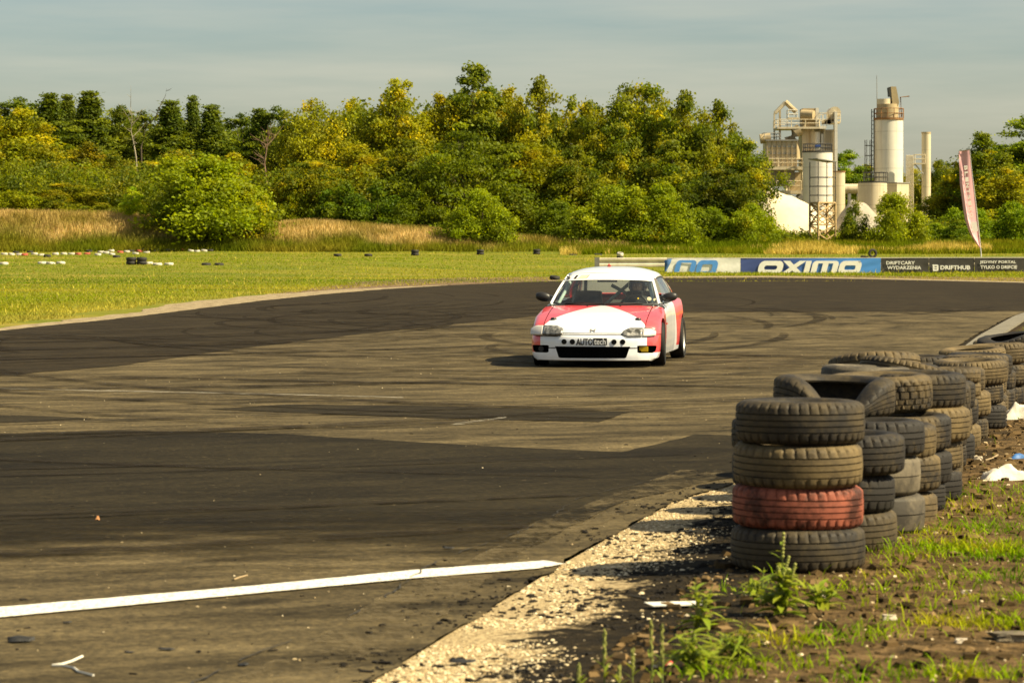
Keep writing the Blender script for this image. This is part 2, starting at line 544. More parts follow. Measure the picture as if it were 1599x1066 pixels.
# tyre marks: dark arcs swept by drifting cars
t = NT('rubber_marks')
v = t.coords('Object')
wv = t.noise(t.coords('Object', (1, 1, 1)), 3.0, 6, 0.75)
m_mark = t.done(t.princ(Base_Color=(0.024, 0.019, 0.014), Roughness=0.95, Specular_IOR_Level=0.05,
                        Alpha=t.math('MULTIPLY', t.n('Clamp', {0: t.math('MULTIPLY_ADD', wv, 4.0, -1.35)}).outputs[0], 0.58)))
sk = MB()
def arc(cx, cy, r, a0, a1, n=26):
    return [(cx + r * math.cos(a0 + (a1 - a0) * i / n), cy + r * math.sin(a0 + (a1 - a0) * i / n)) for i in range(n + 1)]
k = 0
for i in range(300):
    fam = rng.random()
    if fam < 0.34:
        a0 = R(rng.uniform(-110, -5)); a1 = a0 + R(rng.uniform(10, 40))
        pts = arc(-20 + rng.uniform(-6, 6), 58 + rng.uniform(-8, 8), rng.uniform(18, 44), a0, a1)
    elif fam < 0.50:
        a0 = R(rng.uniform(-110, 10)); a1 = a0 + R(rng.uniform(12, 35))
        pts = arc(-34 + rng.uniform(-5, 5), 78 + rng.uniform(-6, 6), rng.uniform(30, 66), a0, a1)
    else:
        a0 = R(rng.uniform(150, 330)); a1 = a0 + R(rng.uniform(25, 80))
        pts = arc(rng.uniform(0, 12), rng.uniform(36, 80), rng.uniform(5, 22), a0, a1)
    run, best = [], []
    for p in pts:
        good = (-13 < p[0] < float(xe(p[1])) - 0.5 and 13 < p[1] < 118 and (p[1] < 66 or p[0] < 12)
                and p[0] > np.interp(p[1], [12, 51, 68, 88, 108, 121], [-12, -8.8, -7.2, -5.4, -1.8, 4]))
        run = run + [p] if good else []
        if len(run) > len(best): best = run
    if len(best) < 9: continue
    pts = best
    w = rng.choice([0.10, 0.14, 0.18, 0.22, 0.3])
    z = 0.0213 + 0.00008 * k; k += 1
    mbk, *_ = ribbon('m', pts, w, z, None)
    sk.add(mbk.v, mbk.f)
    if rng.random() < 0.35:
        pts2 = [(p[0] + 1.35 * math.cos(a0), p[1] + 0.2) for p in pts]
        mbk, *_ = ribbon('m', pts2, w, z + 0.00004, None)
        sk.add(mbk.v, mbk.f)
tag(sk.build('tyre_marks', m_mark), kind='stuff')

# pale gravel along the outer edge, brown soil beyond it
t = NT('pale_gravel')
v = t.coords('Object')
w1 = t.noise(v, 3.0, 8, 0.75)
col = t.ramp(w1, [(0.34, (0.09, 0.07, 0.04)), (0.5, (0.27, 0.21, 0.125)), (0.66, (0.40, 0.33, 0.21))])
m_pale = t.done(t.princ(Base_Color=col, Roughness=0.95, Specular_IOR_Level=0.1, Normal=t.bump(w1, 0.6, 0.06)))
m_soil_far = plain('brown_soil_far', (0.17, 0.115, 0.065), 0.95, var=0.5, scale=2.5, bump=0.6, spec=0.1)
pg = px_poly([(-80, 526), (0, 519), (150, 504), (230, 495), (300, 486), (400, 473), (500, 462), (600, 453.5), (720, 446.5), (700, 444.5), (600, 449.5), (530, 452), (470, 457), (420, 459), (360, 466), (300, 471), (240, 481), (200, 490), (100, 502), (0, 513), (-80, 519)])
sheet('pale_gravel_edge', pg, 0.008, m_pale, 0.35, 0.7, 21, amp_s=2.2)
bs = px_poly([(500, 461), (600, 453), (700, 447), (800, 442.5), (880, 440), (870, 432.5), (800, 432.5), (700, 434), (600, 438), (520, 446), (440, 456), (440, 464)])
sheet('brown_soil_edge', bs, 0.004, m_soil_far, 0.9, 1.2, 22, amp_s=4)
kb = px_poly([(860, 440.5), (950, 436.5), (1050, 434.4), (1200, 433.9), (1350, 436.4), (1500, 440), (1640, 443.6), (1640, 441.5), (1500, 437.6), (1350, 434), (1200, 431.2), (1050, 431.6), (950, 434), (860, 438.5)])
sheet('pale_gravel_edge', kb, 0.014, m_pale, 0.3, 0.8, 23, amp_s=2)
bs2 = px_poly([(1100, 433), (1300, 433), (1500, 437), (1660, 441), (1660, 434), (1500, 432.5), (1300, 429.5), (1100, 430.5)])
sheet('brown_soil_edge', bs2, 0.006, m_soil_far, 0.9, 1.2, 24, amp_s=4)

# ------------------------------------------------------------------ near verge (soil, gravel, tufts)
yv = [3.0]
while yv[-1] < 75:
    yv.append(yv[-1] + max(0.05, 0.0052 * yv[-1] * (1 if yv[-1] < 30 else 2.5)) if yv[-1] > 8.5 else yv[-1] + 0.4)
dv = np.concatenate([np.arange(-0.12, 4.6, 0.055), np.arange(4.7, 30, 0.9), [40, 60]])
DY, DD = np.meshgrid(np.array(yv), dv, indexing='ij')
DX = xe(DY) + DD
DZ = zv(DX, DY)
DZ = np.where(DD < 0, 0.0, DZ)
ni, nj = DX.shape
idx = np.arange(ni * nj).reshape(ni, nj)
Q = np.stack([idx[:-1, :-1], idx[:-1, 1:], idx[1:, 1:], idx[1:, :-1]], -1).reshape(-1, 4)
me = np_mesh('dirt_verge', np.stack([DX, DY, DZ], -1).reshape(-1, 3), Q, smooth_=True)
at_ = me.attributes.new('edge_dist', 'FLOAT', 'POINT')
at_.data.foreach_set('value', (DD + 0.7 * smooth(27, 38, DY)).astype(np.float32).ravel())
t = NT('verge_soil')
v = t.coords('Object')
att = t.n('Attribute', attribute_name='edge_dist').outputs['Fac']
n1 = t.noise(v, 1.3, 5, 0.6)
n2 = t.noise(v, 9, 6, 0.7)
n3 = t.noise(v, 45, 4, 0.7)
soil = t.ramp(n2, [(0.36, (0.040, 0.026, 0.010)), (0.5, (0.105, 0.066, 0.026)), (0.64, (0.19, 0.12, 0.052))])
black = t.ramp(n2, [(0.36, (0.010, 0.0075, 0.0045)), (0.58, (0.028, 0.020, 0.009)), (0.74, (0.085, 0.060, 0.028))])
rub = t.math('SUBTRACT', t.math('MULTIPLY_ADD', n1, 2.0, 0.55), att)          # rubber-black soil close to the track; its black also stands in for tyre shade
soil = t.mix(t.n('Clamp', {0: t.math('MULTIPLY_ADD', rub, 2.0, 0.2)}).outputs[0], soil, black)
grav = t.ramp(n3, [(0.30, (0.08, 0.055, 0.025)), (0.44, (0.34, 0.25, 0.13)), (0.62, (0.56, 0.44, 0.25))])
gm = t.math('SUBTRACT', t.math('MULTIPLY_ADD', n1, 1.0, t.math('MULTIPLY_ADD', n2, 1.0, -0.52)), att)
col = t.mix(t.n('Clamp', {0: t.math('MULTIPLY', gm, 9.0)}).outputs[0], soil, grav)
m_verge = t.done(t.princ(Base_Color=col, Roughness=0.95, Specular_IOR_Level=0.12,
                         Normal=t.bump(t.math('ADD', n2, t.math('MULTIPLY', n3, 0.6)), 0.9, 0.035)))
tag(mesh_obj('dirt_verge', me, m_verge), kind='structure')

def scatter(tv, tq, P, S, rot=True, flat=1.0):
    """many small copies of a template joined into one vertex/face array"""
    n = len(P)
    a = nr.random(n) * 2 * PI
    b = (nr.random(n) - 0.5) * 1.2
    ca, sa, cb, sb = np.cos(a), np.sin(a), np.cos(b), np.sin(b)
    tv = np.asarray(tv)
    jit = 1 + (nr.random((n, len(tv), 3)) - 0.5) * 0.5
    v = tv[None] * jit * S[:, None, :]
    x, y, z = v[..., 0], v[..., 1], v[..., 2]
    y2, z2 = y * cb[:, None] - z * sb[:, None], y * sb[:, None] + z * cb[:, None]
    x3, y3 = x * ca[:, None] - y2 * sa[:, None], x * sa[:, None] + y2 * ca[:, None]
    out = np.stack([x3, y3, z2 * flat], -1) + P[:, None, :]
    q = np.asarray(tq)[None] + (np.arange(n) * len(tv))[:, None, None]
    return out.reshape(-1, 3), q.reshape(-1, len(tq[0]))
CUBE_V = np.array([(-1,-1,-1),(1,-1,-1),(1,1,-1),(-1,1,-1),(-.7,-.7,1),(.7,-.7,1),(.7,.7,1),(-.7,.7,1)], float) * 0.5
CUBE_Q = [(0,3,2,1),(4,5,6,7),(0,1,5,4),(1,2,6,5),(2,3,7,6),(3,0,4,7)]
def stones(name, n, ylo, yhi, dfun, smin, smax, mat, flat=0.7, asym=1.0, keep=None):
    u = nr.random(n)
    Y = ylo * (yhi / ylo) ** u
    d = dfun(n)
    X = xe(Y) + d
    if keep is not None:
        k = keep(X, Y, d)
        X, Y, d = X[k], Y[k], d[k]
    s = smin * (smax / smin) ** (nr.random(len(X)) ** 2.2)
    S = s[:, None] * np.stack([1 + asym * nr.random(len(X)), 0.7 + 0.6 * nr.random(len(X)), np.full(len(X), flat)], -1)
    Z = np.where(d > 0, zv(X, Y), 0.014) + s * flat * 0.18
    vv, qq = scatter(CUBE_V, CUBE_Q, np.stack([X, Y, Z], -1), S)
    return tag(mesh_obj(name, np_mesh(name, vv, qq), mat), kind='stuff')
t = NT('limestone_chips')
isl = t.n('NewGeometry').outputs['Random Per Island']
m_stone = t.done(t.princ(Base_Color=t.ramp(isl, [(0, (0.28, 0.20, 0.10)), (0.5, (0.58, 0.46, 0.27)), (1, (0.76, 0.64, 0.43))]), Roughness=0.9, Specular_IOR_Level=0.2))
m_rubber_bit = plain('rubber_crumb', (0.016, 0.013, 0.010), 0.9, spec=0.15)
t = NT('soil_clod')
isl = t.n('NewGeometry').outputs['Random Per Island']
m_clod = t.done(t.princ(Base_Color=t.ramp(isl, [(0, (0.030, 0.020, 0.008)), (0.6, (0.10, 0.063, 0.026)), (1, (0.20, 0.13, 0.058))]), Roughness=0.95, Specular_IOR_Level=0.1))
stones('gravel', 17000, 9.2, 27, lambda n: np.abs(nr.normal(0.20, 0.26, n)), 0.004, 0.016, m_stone, 0.5,
       keep=lambda X, Y, d: (fbm(X, Y, 0.45, 31) > 0.36 + 0.22 * d) & (d < 1.1))
stones('gravel', 2200, 9.2, 30, lambda n: 0.6 + nr.random(n) * 5.0, 0.005, 0.022, m_stone, 0.55)
stones('rubber_debris', 9000, 9.2, 26, lambda n: nr.normal(0.55, 0.40, n), 0.005, 0.024, m_rubber_bit, 0.5, 2.0,
       keep=lambda X, Y, d: fbm(X, Y, 0.45, 33) > 0.40)
stones('rubber_debris', 380, 9.6, 26, lambda n: -nr.random(n) ** 1.5 * 6, 0.004, 0.020, m_rubber_bit, 0.35, 2.6)
stones('pale_grit', 700, 9.6, 40, lambda n: -nr.random(n) * 9, 0.004, 0.012, m_stone, 0.5, 0.6)
stones('dirt_clods', 10000, 9.2, 34, lambda n: 0.8 + nr.random(n) ** 1.2 * 5.2, 0.010, 0.055, m_clod, 0.6)

# ------------------------------------------------------------------ grass
def grass_mat(name, rough=0.7, trans=0.35, mul=(1.34, 1.34, 0.42)):
    t = NT(name)
    col = t.mix(1.0, t.n('Attribute', attribute_name='tint').outputs['Color'], mul, 'MULTIPLY')
    d = t.n('BsdfDiffuse', {'Color': col})
    tr = t.n('BsdfTranslucent', {'Color': t.mix(1.0, col, (1.15, 1.1, 0.6), 'MULTIPLY')})
    mx = t.n('MixShader', {0: trans, 1: d.outputs[0], 2: tr.outputs[0]})
    return t.done(mx.outputs[0])
m_grass = grass_mat('grass_blades')
m_straw = grass_mat('straw_blades', trans=0.3, mul=(1.32, 1.24, 0.62))
def set_tint(me, cols, per):
    c = np.repeat(np.concatenate([cols, np.ones((len(cols), 1))], 1), per, 0).astype(np.float32)
    a = me.color_attributes.new('tint', 'FLOAT_COLOR', 'POINT')
    a.data.foreach_set('color', c.ravel())
def blades(name, P, H, Wd, cols, lean=0.45, segs=1, mat=None, kind='stuff', parent=None, dirs=None):
    """grass blades: segs quads ending in a point, each bent over to one side"""
    n = len(P)
    a = nr.random(n) * 2 * PI if dirs is None else dirs
    b = nr.random(n) * 2 * PI
    L = lean * (0.3 + nr.random(n)) * H
    k = 2 * segs + 1
    out = np.zeros((n, k, 3))
    for s in range(segs + 1):
        f = s / segs
        cx = P[:, 0] + np.cos(a) * L * f ** 1.8
        cy = P[:, 1] + np.sin(a) * L * f ** 1.8
        cz = P[:, 2] + H * (f - 0.18 * lean * f ** 2.5)
        w = Wd * (1 - 0.35 * f)
        if s < segs:
            out[:, 2*s] = np.stack([cx - np.cos(b) * w / 2, cy - np.sin(b) * w / 2, cz], -1)
            out[:, 2*s+1] = np.stack([cx + np.cos(b) * w / 2, cy + np.sin(b) * w / 2, cz], -1)
        else:
            out[:, 2*s] = np.stack([cx, cy, cz], -1)
    base = (np.arange(n) * k)[:, None]
    tris = base + np.array([[2*segs-2, 2*segs-1, 2*segs]])
    quads = None
    if segs > 1:
        quads = np.concatenate([base + np.array([[2*s, 2*s+1, 2*s+3, 2*s+2]]) for s in range(segs - 1)])
    me = np_mesh(name, out.reshape(-1, 3), quads, tris)
    set_tint(me, cols, k)
    o = mesh_obj(name, me, mat or m_grass, parent)
    return tag(o, kind=kind) if kind else o
def tints(n, X, Y, pal, s=6.0, seed=0, jit=0.25):
    """blade colours: patches from a palette plus blade to blade variation"""
    f = np.clip((fbm(X, Y, s, seed) - 0.28) / 0.44, 0, 0.999)
    pal = np.asarray(pal, float)
    p = f * (len(pal) - 1)
    i = np.minimum(p.astype(int), len(pal) - 2)
    w = (p - i)[:, None]
    c = pal[i] * (1 - w) + pal[i + 1] * w
    return c * (1 + (nr.random((n, 1)) - 0.5) * 2 * jit)
GREEN = [(0.085, 0.135, 0.010), (0.125, 0.165, 0.014), (0.18, 0.195, 0.025), (0.30, 0.255, 0.075)]
LUSH = [(0.095, 0.165, 0.010), (0.13, 0.19, 0.013), (0.165, 0.20, 0.018)]
STRAW = [(0.22, 0.18, 0.08), (0.36, 0.275, 0.20), (0.50, 0.385, 0.32), (0.32, 0.25, 0.15)]
OLIVE = [(0.085, 0.115, 0.012), (0.115, 0.135, 0.016), (0.165, 0.155, 0.03)]

LX = np.array([p[0] for p in outer]); LY = np.array([p[1] for p in outer])
def left_edge(Y):
    k = np.argsort(LY[:20])
    return np.interp(Y, LY[:20][k], LX[:20][k])
def far_field(n, ylo, yhi, pw=1.0):
    u = nr.random(n)
    Y = (ylo ** (1 - pw) + u * (yhi ** (1 - pw) - ylo ** (1 - pw))) ** (1 / (1 - pw)) if pw != 1 else ylo * (yhi / ylo) ** u
    X = (nr.random(n) - 0.5) * 2 * (0.205 * Y + 3)
    return X, Y
# field on the far side of the track
X, Y = far_field(330000, 44, 236, 1.7)
edge = np.where(Y < 133, left_edge(np.minimum(Y, 133)), 999)
edgeY = np.interp(X, [2, 7.7, 12.4, 15, 18, 21.3, 33], [123, 134, 136, 132.5, 126, 116.5, 109])
inside = ((Y < 133) & (X < edge - 0.9 - 0.7 * fbm(X, Y, 3, 41))) | ((X > -1) & (Y > edgeY + 2.4 + 2.5 * fbm(X, Y, 4, 42))) | ((X <= -1) & (Y >= 133))
bare = ((X > -7.5) & (X < 2.5) & (Y > 84) & (Y < 138) & (X > edge - 3.5 * fbm(X, Y, 5, 43)))
inside &= ~((Y > 62) & (Y < 108) & (X > edge - 1.5 - 0.9 * fbm(X, Y, 4, 46)) & (X < edge + 1))
k = inside & ~bare
X, Y = X[k], Y[k]
n = len(X)
Z = zg(X, Y)
H = (0.035 + 0.075 * nr.random(n) ** 2) * (1 + 0.5 * smooth(120, 200, Y))
tall = nr.random(n) < 0.022
H = np.where(tall, H * 2.2, H)
H = np.where((Y > 139) & (Y < 160) & (X > 3), H * 1.7, H)
cols = tints(n, X * 0.35, Y, GREEN, 9, 44)
ban = np.exp(-((Y - 84) / 9) ** 2) * (X < -8) + np.exp(-((Y - 185) / 22) ** 2)
cols = cols * (1 - ban[:, None] * 0.7) + tints(n, X, Y, LUSH, 5, 45) * ban[:, None] * 0.7
near_edge = np.clip(1 - (edge[k] - 0.9 - X) / (2.0 + 4.5 * fbm(X, Y, 4, 47)), 0, 1)[:, None] * (Y < 130)[:, None]
cols = cols * (1 - near_edge * .8) + near_edge * .8 * np.array([[0.34, 0.27, 0.17]]) * (0.75 + 0.5 * nr.random((n, 1)))
cols = np.where(tall[:, None], np.array([[0.36, 0.30, 0.16]]) * (0.8 + 0.4 * nr.random((n, 1))), cols)
blades('field_grass', np.stack([X, Y, Z - 0.01], -1), H, 0.018 + 0.0002 * Y, cols, 0.8)
# tall dry grass on the bank
n = 90000
Y = 231 + nr.random(n) * 16
X = -62 + nr.random(n) * 72
k = (np.interp(X, BANK_X, BANK_H) > 0.9) | (nr.random(n) < 0.4)
X, Y = X[k], Y[k]; n = len(X)
cols = tints(n, X, Y, STRAW, 5, 51, 0.3)
low = 1 - smooth(233.5, 237.5, Y + (fbm(X, Y, 4, 52) - 0.5) * 6)
cols = cols * (1 - low[:, None]) + tints(n, X, Y, OLIVE, 4, 53) * low[:, None]
blades('tall_dry_grass', np.stack([X, Y, zg(X, Y) - 0.02], -1), 0.30 + 0.55 * nr.random(n), np.full(n, 0.08), cols, 0.45, mat=m_straw)
# rough grass in front of the plant and woods on the right
n = 60000
Y = 226 + nr.random(n) * 26
X = 4 + nr.random(n) * 52
cols = tints(n, X, Y, OLIVE, 4, 55, 0.3)
dry = (fbm(X, Y, 6, 56) > 0.60)[:, None]
cols = np.where(dry, tints(n, X, Y, STRAW, 3, 57), cols)
blades('rough_grass', np.stack([X, Y, zg(X, Y) - 0.02], -1), 0.25 + 0.5 * nr.random(n), np.full(n, 0.09), cols, 0.4)
# grass beyond the concrete edge at the far right
n = 16000
Y = 36 + nr.random(n) * 34
X = xe(Y) + 1.05 + nr.random(n) ** 1.5 * 6
blades('infield_grass', np.stack([X, Y, zv(X, Y) - 0.005], -1), 0.08 + 0.2 * nr.random(n) ** 1.5, np.full(n, 0.035), tints(n, X, Y, LUSH, 2, 58, 0.3), 0.7)

def patch_points(pts, per):
    """points inside soft ellipses given on the ground: (px, py, half width m, half depth m, density)"""
    PX = []
    for (px, py, a, b, dens) in pts:
        cx, cy = gp(px, py, 0.05)
        m = int(per * dens * a * b * PI)
        u = nr.normal(0, 0.36, (m, 2))
        PX.append(np.stack([cx + u[:, 0] * a, cy + u[:, 1] * b], -1))
    P = np.concatenate(PX)
    return P[:, 0], P[:, 1]
near_patches = [(1500, 862, .75, .55, 1.0), (1590, 868, .6, .6, 1.0), (1450, 835, .35, .4, .5), (1560, 800, .7, .7, .35), (1400, 880, .3, .35, .3),
                (1360, 1000, .28, .22, 1.1), (1480, 985, .42, .2, 1.3), (1585, 985, .35, .25, 1.2), (1570, 940, .4, .2, 1.1), (1420, 955, .35, .15, .8),
                (1480, 1062, .30, .18, 1.6), (1560, 1064, .35, .16, 1.2), (1330, 1070, .3, .15, .8), (1240, 1010, .35, .28, 1.1), (1180, 1045, .3, .2, 1.0),
                (1120, 1060, .25, .15, 1.1), (1310, 927, .3, .07, 1.1), (1150, 926, .22, .05, 1.3), (1230, 925, .35, .07, 1.4), (1530, 770, .9, .9, .25),
                (1580, 830, .6, .6, .6), (1440, 925, .5, .2, .45), (1300, 1045, .35, .2, .5), (1400, 900, .5, .25, .3), (1550, 905, .6, .35, .5)]
X, Y = patch_points(near_patches, 560)
k = X > xe(Y) + 0.5
X, Y = X[k], Y[k]; n = len(X)
cols = tints(n, X, Y, [(0.10, 0.19, 0.010), (0.15, 0.24, 0.014), (0.20, 0.26, 0.018), (0.28, 0.27, 0.04)], 0.35, 61, 0.35)
H = 0.022 + 0.075 * nr.random(n) ** 2
blades('verge_grass', np.stack([X, Y, zv(X, Y) - 0.004], -1), H, 0.0042 + 0.004 * nr.random(n), cols, 0.9, 3)
# single broader blades and seedlings over the soil
n = 800
Y = 9.6 * (26 / 9.6) ** nr.random(n)
X = xe(Y) + 1.0 + nr.random(n) * 4
k = fbm(X, Y, 0.8, 63) > 0.5
X, Y = X[k], Y[k]; n = len(X)
blades('verge_grass', np.stack([X, Y, zv(X, Y) - 0.004], -1), 0.03 + 0.05 * nr.random(n), np.full(n, 0.007), tints(n, X, Y, LUSH, 0.5, 64, 0.3), 0.9, 2)
# ------------------------------------------------------------------ tyres
def tyre_material(name, rubber=(0.020, 0.017, 0.014), dust=(0.155, 0.110, 0.048), amount=0.5, paint=None):
    t = NT(name)
    oi = t.n('ObjectInfo')
    tc = t.n('TexCoord')
    off = t.n('CombineXYZ', {0: t.math('MULTIPLY', oi.outputs['Random'], 37.0), 1: t.math('MULTIPLY', oi.outputs['Random'], 91.0)})
    v = t.vmath('ADD', tc.outputs['Object'], off.outputs[0]).outputs[0]
    n1 = t.noise(v, 4.5, 6, 0.65)
    n2 = t.noise(v, 40, 4, 0.7)
    f = t.math('ADD', t.math('MULTIPLY', n1, 0.72), t.math('MULTIPLY', n2, 0.28))
    f = t.math('ADD', f, t.math('MULTIPLY_ADD', oi.outputs['Random'], 0.22, -0.11))
    lo = 0.66 - amount * 0.40
    c = t.ramp(f, [(lo, rubber), (lo + 0.12, tuple((a + b) / 2.2 for a, b in zip(rubber, dust))), (lo + 0.30, dust)])
    if paint:
        p = t.ramp(f, [(0.36, tuple(x * 0.16 for x in paint)), (0.47, tuple(x * 0.7 for x in paint)), (0.66, paint)])
        c = t.mix(0.9, c, p)
    return t.done(t.princ(Base_Color=c, Roughness=t.math('MULTIPLY_ADD', n1, 0.35, 0.52), Specular_IOR_Level=0.28,
                          Normal=t.bump(n2, 0.25, 0.008)))
m_tyre = tyre_material('tyre_rubber', amount=0.66)
m_tyre_dark = tyre_material('tyre_rubber_dark', dust=(0.095, 0.070, 0.034), amount=0.46)
m_tyre_grey = tyre_material('tyre_rubber_bald', rubber=(0.05, 0.043, 0.033), dust=(0.20, 0.165, 0.11), amount=0.6)
m_tyre_red = tyre_material('tyre_red_paint', paint=(0.37, 0.105, 0.060), amount=0.4)
m_track_tyre = plain('race_tyre', (0.014, 0.013, 0.012), 0.75, var=0.25, scale=14, spec=0.3)

def tyre_profile(Ro, hw, grooves, bead=0.60, depth=0.011):
    p = [(bead * Ro, hw * 0.70), (bead * Ro + 0.012, hw * 0.86), (0.70 * Ro, hw * 0.98), (0.80 * Ro, hw * 1.0), (0.89 * Ro, hw * 0.95), (0.945 * Ro, hw * 0.86)]
    tag_ = ['b', 'b', 's', 's', 's', 'k']
    p += [(0.975 * Ro, hw * 0.77), (0.985 * Ro, hw * 0.70)]; tag_ += ['k', 'k']
    gw = 0.035
    for g in grooves:
        e = 1 - 0.02 * abs(g)
        p += [(Ro * e, hw * (g + gw)), (Ro * e - depth, hw * (g + gw * 0.7)), (Ro * e - depth, hw * (g - gw * 0.7)), (Ro * e, hw * (g - gw))]
        tag_ += ['t', 'g', 'g', 't']
    m = [(r, -z) for r, z in p[:8]][::-1]
    tail_tags = ['b', 'b', 's', 's', 's', 'k', 'k', 'k'][::-1]
    p += m; tag_ += tail_tags
    p += [(bead * Ro + 0.004, -hw * 0.60), (0.80 * Ro, -hw * 0.80), (0.92 * Ro, -hw * 0.70), (0.945 * Ro, 0), (0.92 * Ro, hw * 0.70), (0.80 * Ro, hw * 0.80), (bead * Ro + 0.004, hw * 0.60)]
    tag_ += ['i'] * 7
    return p, tag_
def make_tyre_mesh(name, Ro, h, grooves=(0.45, 0.15, -0.15, -0.45), n=96, sipe=3, directional=False, dent=None, wob=0.010, seed=0):
    hw = h / 2
    prof, tg = tyre_profile(Ro, hw, grooves)
    m = len(prof)
    r0 = random.Random(seed)
    ph = [r0.uniform(0, 6.3) for _ in range(4)]
    vs = []
    for k in range(n):
        a = 2 * PI * k / n
        wb = wob * (math.sin(2 * a + ph[0]) + 0.6 * math.sin(3 * a + ph[1]))
        for (r, z), q in zip(prof, tg):
            rr, zz = r, z
            ks = k + (int(abs(z) / hw * 9) if directional else 0)
            if sipe and ((q == 'k') or (directional and q == 't')) and ks % sipe == 0:
                rr -= 0.010
                if q == 'k': zz *= 0.965
            rr += wb * (r / Ro)
            zz += 0.4 * wob * math.sin(a + ph[2])
            if dent:
                d = (a - dent[0] + PI) % (2 * PI) - PI
                w = math.exp(-(d / dent[1]) ** 2)
                zz = -hw + (zz + hw) * (1 - dent[2] * w)
                rr *= 1 + 0.05 * w
            vs.append((rr * math.cos(a), rr * math.sin(a), zz + hw))
    q = []
    for k in range(n):
        k2 = (k + 1) % n
        for i in range(m):
            j = (i + 1) % m
            q.append((k*m + i, k*m + j, k2*m + j, k2*m + i))
    me = np_mesh(name, vs, q, smooth_=True)
    bm = bmesh.new(); bm.from_mesh(me)
    bmesh.ops.recalc_face_normals(bm, faces=bm.faces)
    for e in bm.edges:
        if len(e.link_faces) == 2 and e.calc_face_angle(0) > R(38): e.smooth = False
    bm.to_mesh(me); bm.free()
    return me
TM = {
    'big':   make_tyre_mesh('tyre', 0.322, 0.205, (0.42, 0.14, -0.14, -0.42), 200, 5, seed=1),
    'rib':   make_tyre_mesh('tyre', 0.295, 0.205, (0.45, 0.15, -0.15, -0.45), 180, 5, seed=2),
    'rib3':  make_tyre_mesh('tyre', 0.290, 0.190, (0.34, 0.0, -0.34), 180, 6, seed=3),
    'dir':   make_tyre_mesh('tyre', 0.300, 0.215, (0.5, 0.2, -0.2, -0.5), 180, 6, directional=True, seed=4),
    'fine':  make_tyre_mesh('tyre', 0.285, 0.180, (0.55, 0.28, 0.0, -0.28, -0.55), 180, 4, seed=5),
    'bald':  make_tyre_mesh('tyre', 0.290, 0.210, (0.02,), 96, 0, seed=6),
    'dent':  make_tyre_mesh('tyre', 0.330, 0.215, (0.4, 0.1, -0.2, -0.45), 180, 5, dent=(R(-88), 0.62, 0.90), seed=7),
    'flat':  make_tyre_mesh('tyre', 0.318, 0.115, (0.3, -0.3), 180, 5, dent=(R(-60), 0.8, 0.5), wob=0.012, seed=8),
}
TH = {'big': .205, 'rib': .205, 'rib3': .19, 'dir': .215, 'fine': .18, 'bald': .21, 'dent': .215, 'flat': .115}
BARRIER = 'tyres stacked in the barrier beside the track'
def put_tyre(kind, x, y, z, label, mat=None, rz=None, tilt=(0, 0), sc=1.0, group=BARRIER):
    o = bpy.data.objects.new('tyre', TM[kind])
    if not TM[kind].materials: TM[kind].materials.append(m_tyre)
    link(o)
    o.location = (x, y, z)
    o.rotation_euler = (tilt[0], tilt[1], rng.uniform(0, 6.28) if rz is None else rz)
    o.scale = (sc, sc, 1)
    if mat is not None:
        o.material_slots[0].link = 'OBJECT'
        o.material_slots[0].material = mat
    return tag(o, label, 'tyre', group)
ORD = ['first', 'second', 'third', 'fourth', 'fifth', 'sixth', 'seventh', 'eighth', 'ninth', 'tenth', 'eleventh', 'twelfth', 'thirteenth',
       'fourteenth', 'fifteenth', 'sixteenth', 'seventeenth', 'eighteenth', 'nineteenth', 'twentieth', 'twenty first', 'twenty second', 'twenty third', 'twenty fourth']
LEVEL = {1: ['only'], 2: ['bottom', 'top'], 3: ['bottom', 'middle', 'top'], 4: ['bottom', 'second from bottom', 'third from bottom', 'top']}
# A: the stack nearest the camera
z0 = float(zv(1.37, 13.1)) - 0.012
A_spec = [('big', 'wide black tyre at the foot of the nearest stack, behind the tall weed', m_tyre_dark, 1.04, 0.0, 0.0),
          ('big', 'faded red painted tyre, second from the ground in the nearest stack', m_tyre_red, 1.0, 0.005, 0.004),
          ('rib', 'dusty brown tyre directly on top of the red painted tyre', m_tyre, 1.07, 0.0, -0.01),
          ('big', 'dark topmost tyre of the nearest stack with a mud stained tread', m_tyre_dark, 0.985, 0.018, -0.004)]
for i, (kd, lb, mt, sc, dx, ty) in enumerate(A_spec):
    put_tyre(kd, 1.372 + dx, 13.36 + rng.uniform(-.01, .01), z0, lb, mt, tilt=(rng.uniform(-.01, .01), ty), sc=sc)
    z0 += TH[kd] - 0.004
# verge-side row, near to far: x, y, kinds bottom to top
ROW_R = [
    (1.69, 14.20, ['rib', 'rib3', 'rib']), (1.93, 14.95, ['bald', 'bald', 'rib3']), (2.075, 15.55, ['rib3', 'rib', 'rib3']),
    (2.25, 16.10, ['fine', 'rib3', 'rib']), (2.43, 16.66, ['rib3', 'fine', 'rib', 'rib']), (2.62, 18.0, ['rib', 'fine', 'rib3']),
    (2.76, 18.66, ['rib', 'rib3', 'fine']), (2.885, 19.30, ['fine', 'rib', 'dir']), (3.03, 20.05, ['rib', 'rib3', 'rib']),
    (3.25, 21.0, ['rib3', 'rib', 'flat', 'flat']), (3.50, 22.1, ['fine', 'rib', 'rib3']), (3.88, 23.4, ['rib', 'fine', 'big']),
    (4.02, 24.2, ['rib3', 'rib', 'rib']), (4.22, 25.2, ['rib', 'fine', 'rib3']), (4.45, 26.1, ['rib', 'rib3']), (4.70, 27.0, ['rib3', 'rib', 'rib']),
    (4.95, 28.0, ['rib', 'fine', 'rib']), (5.2, 29.0, ['rib', 'rib3', 'rib'])]
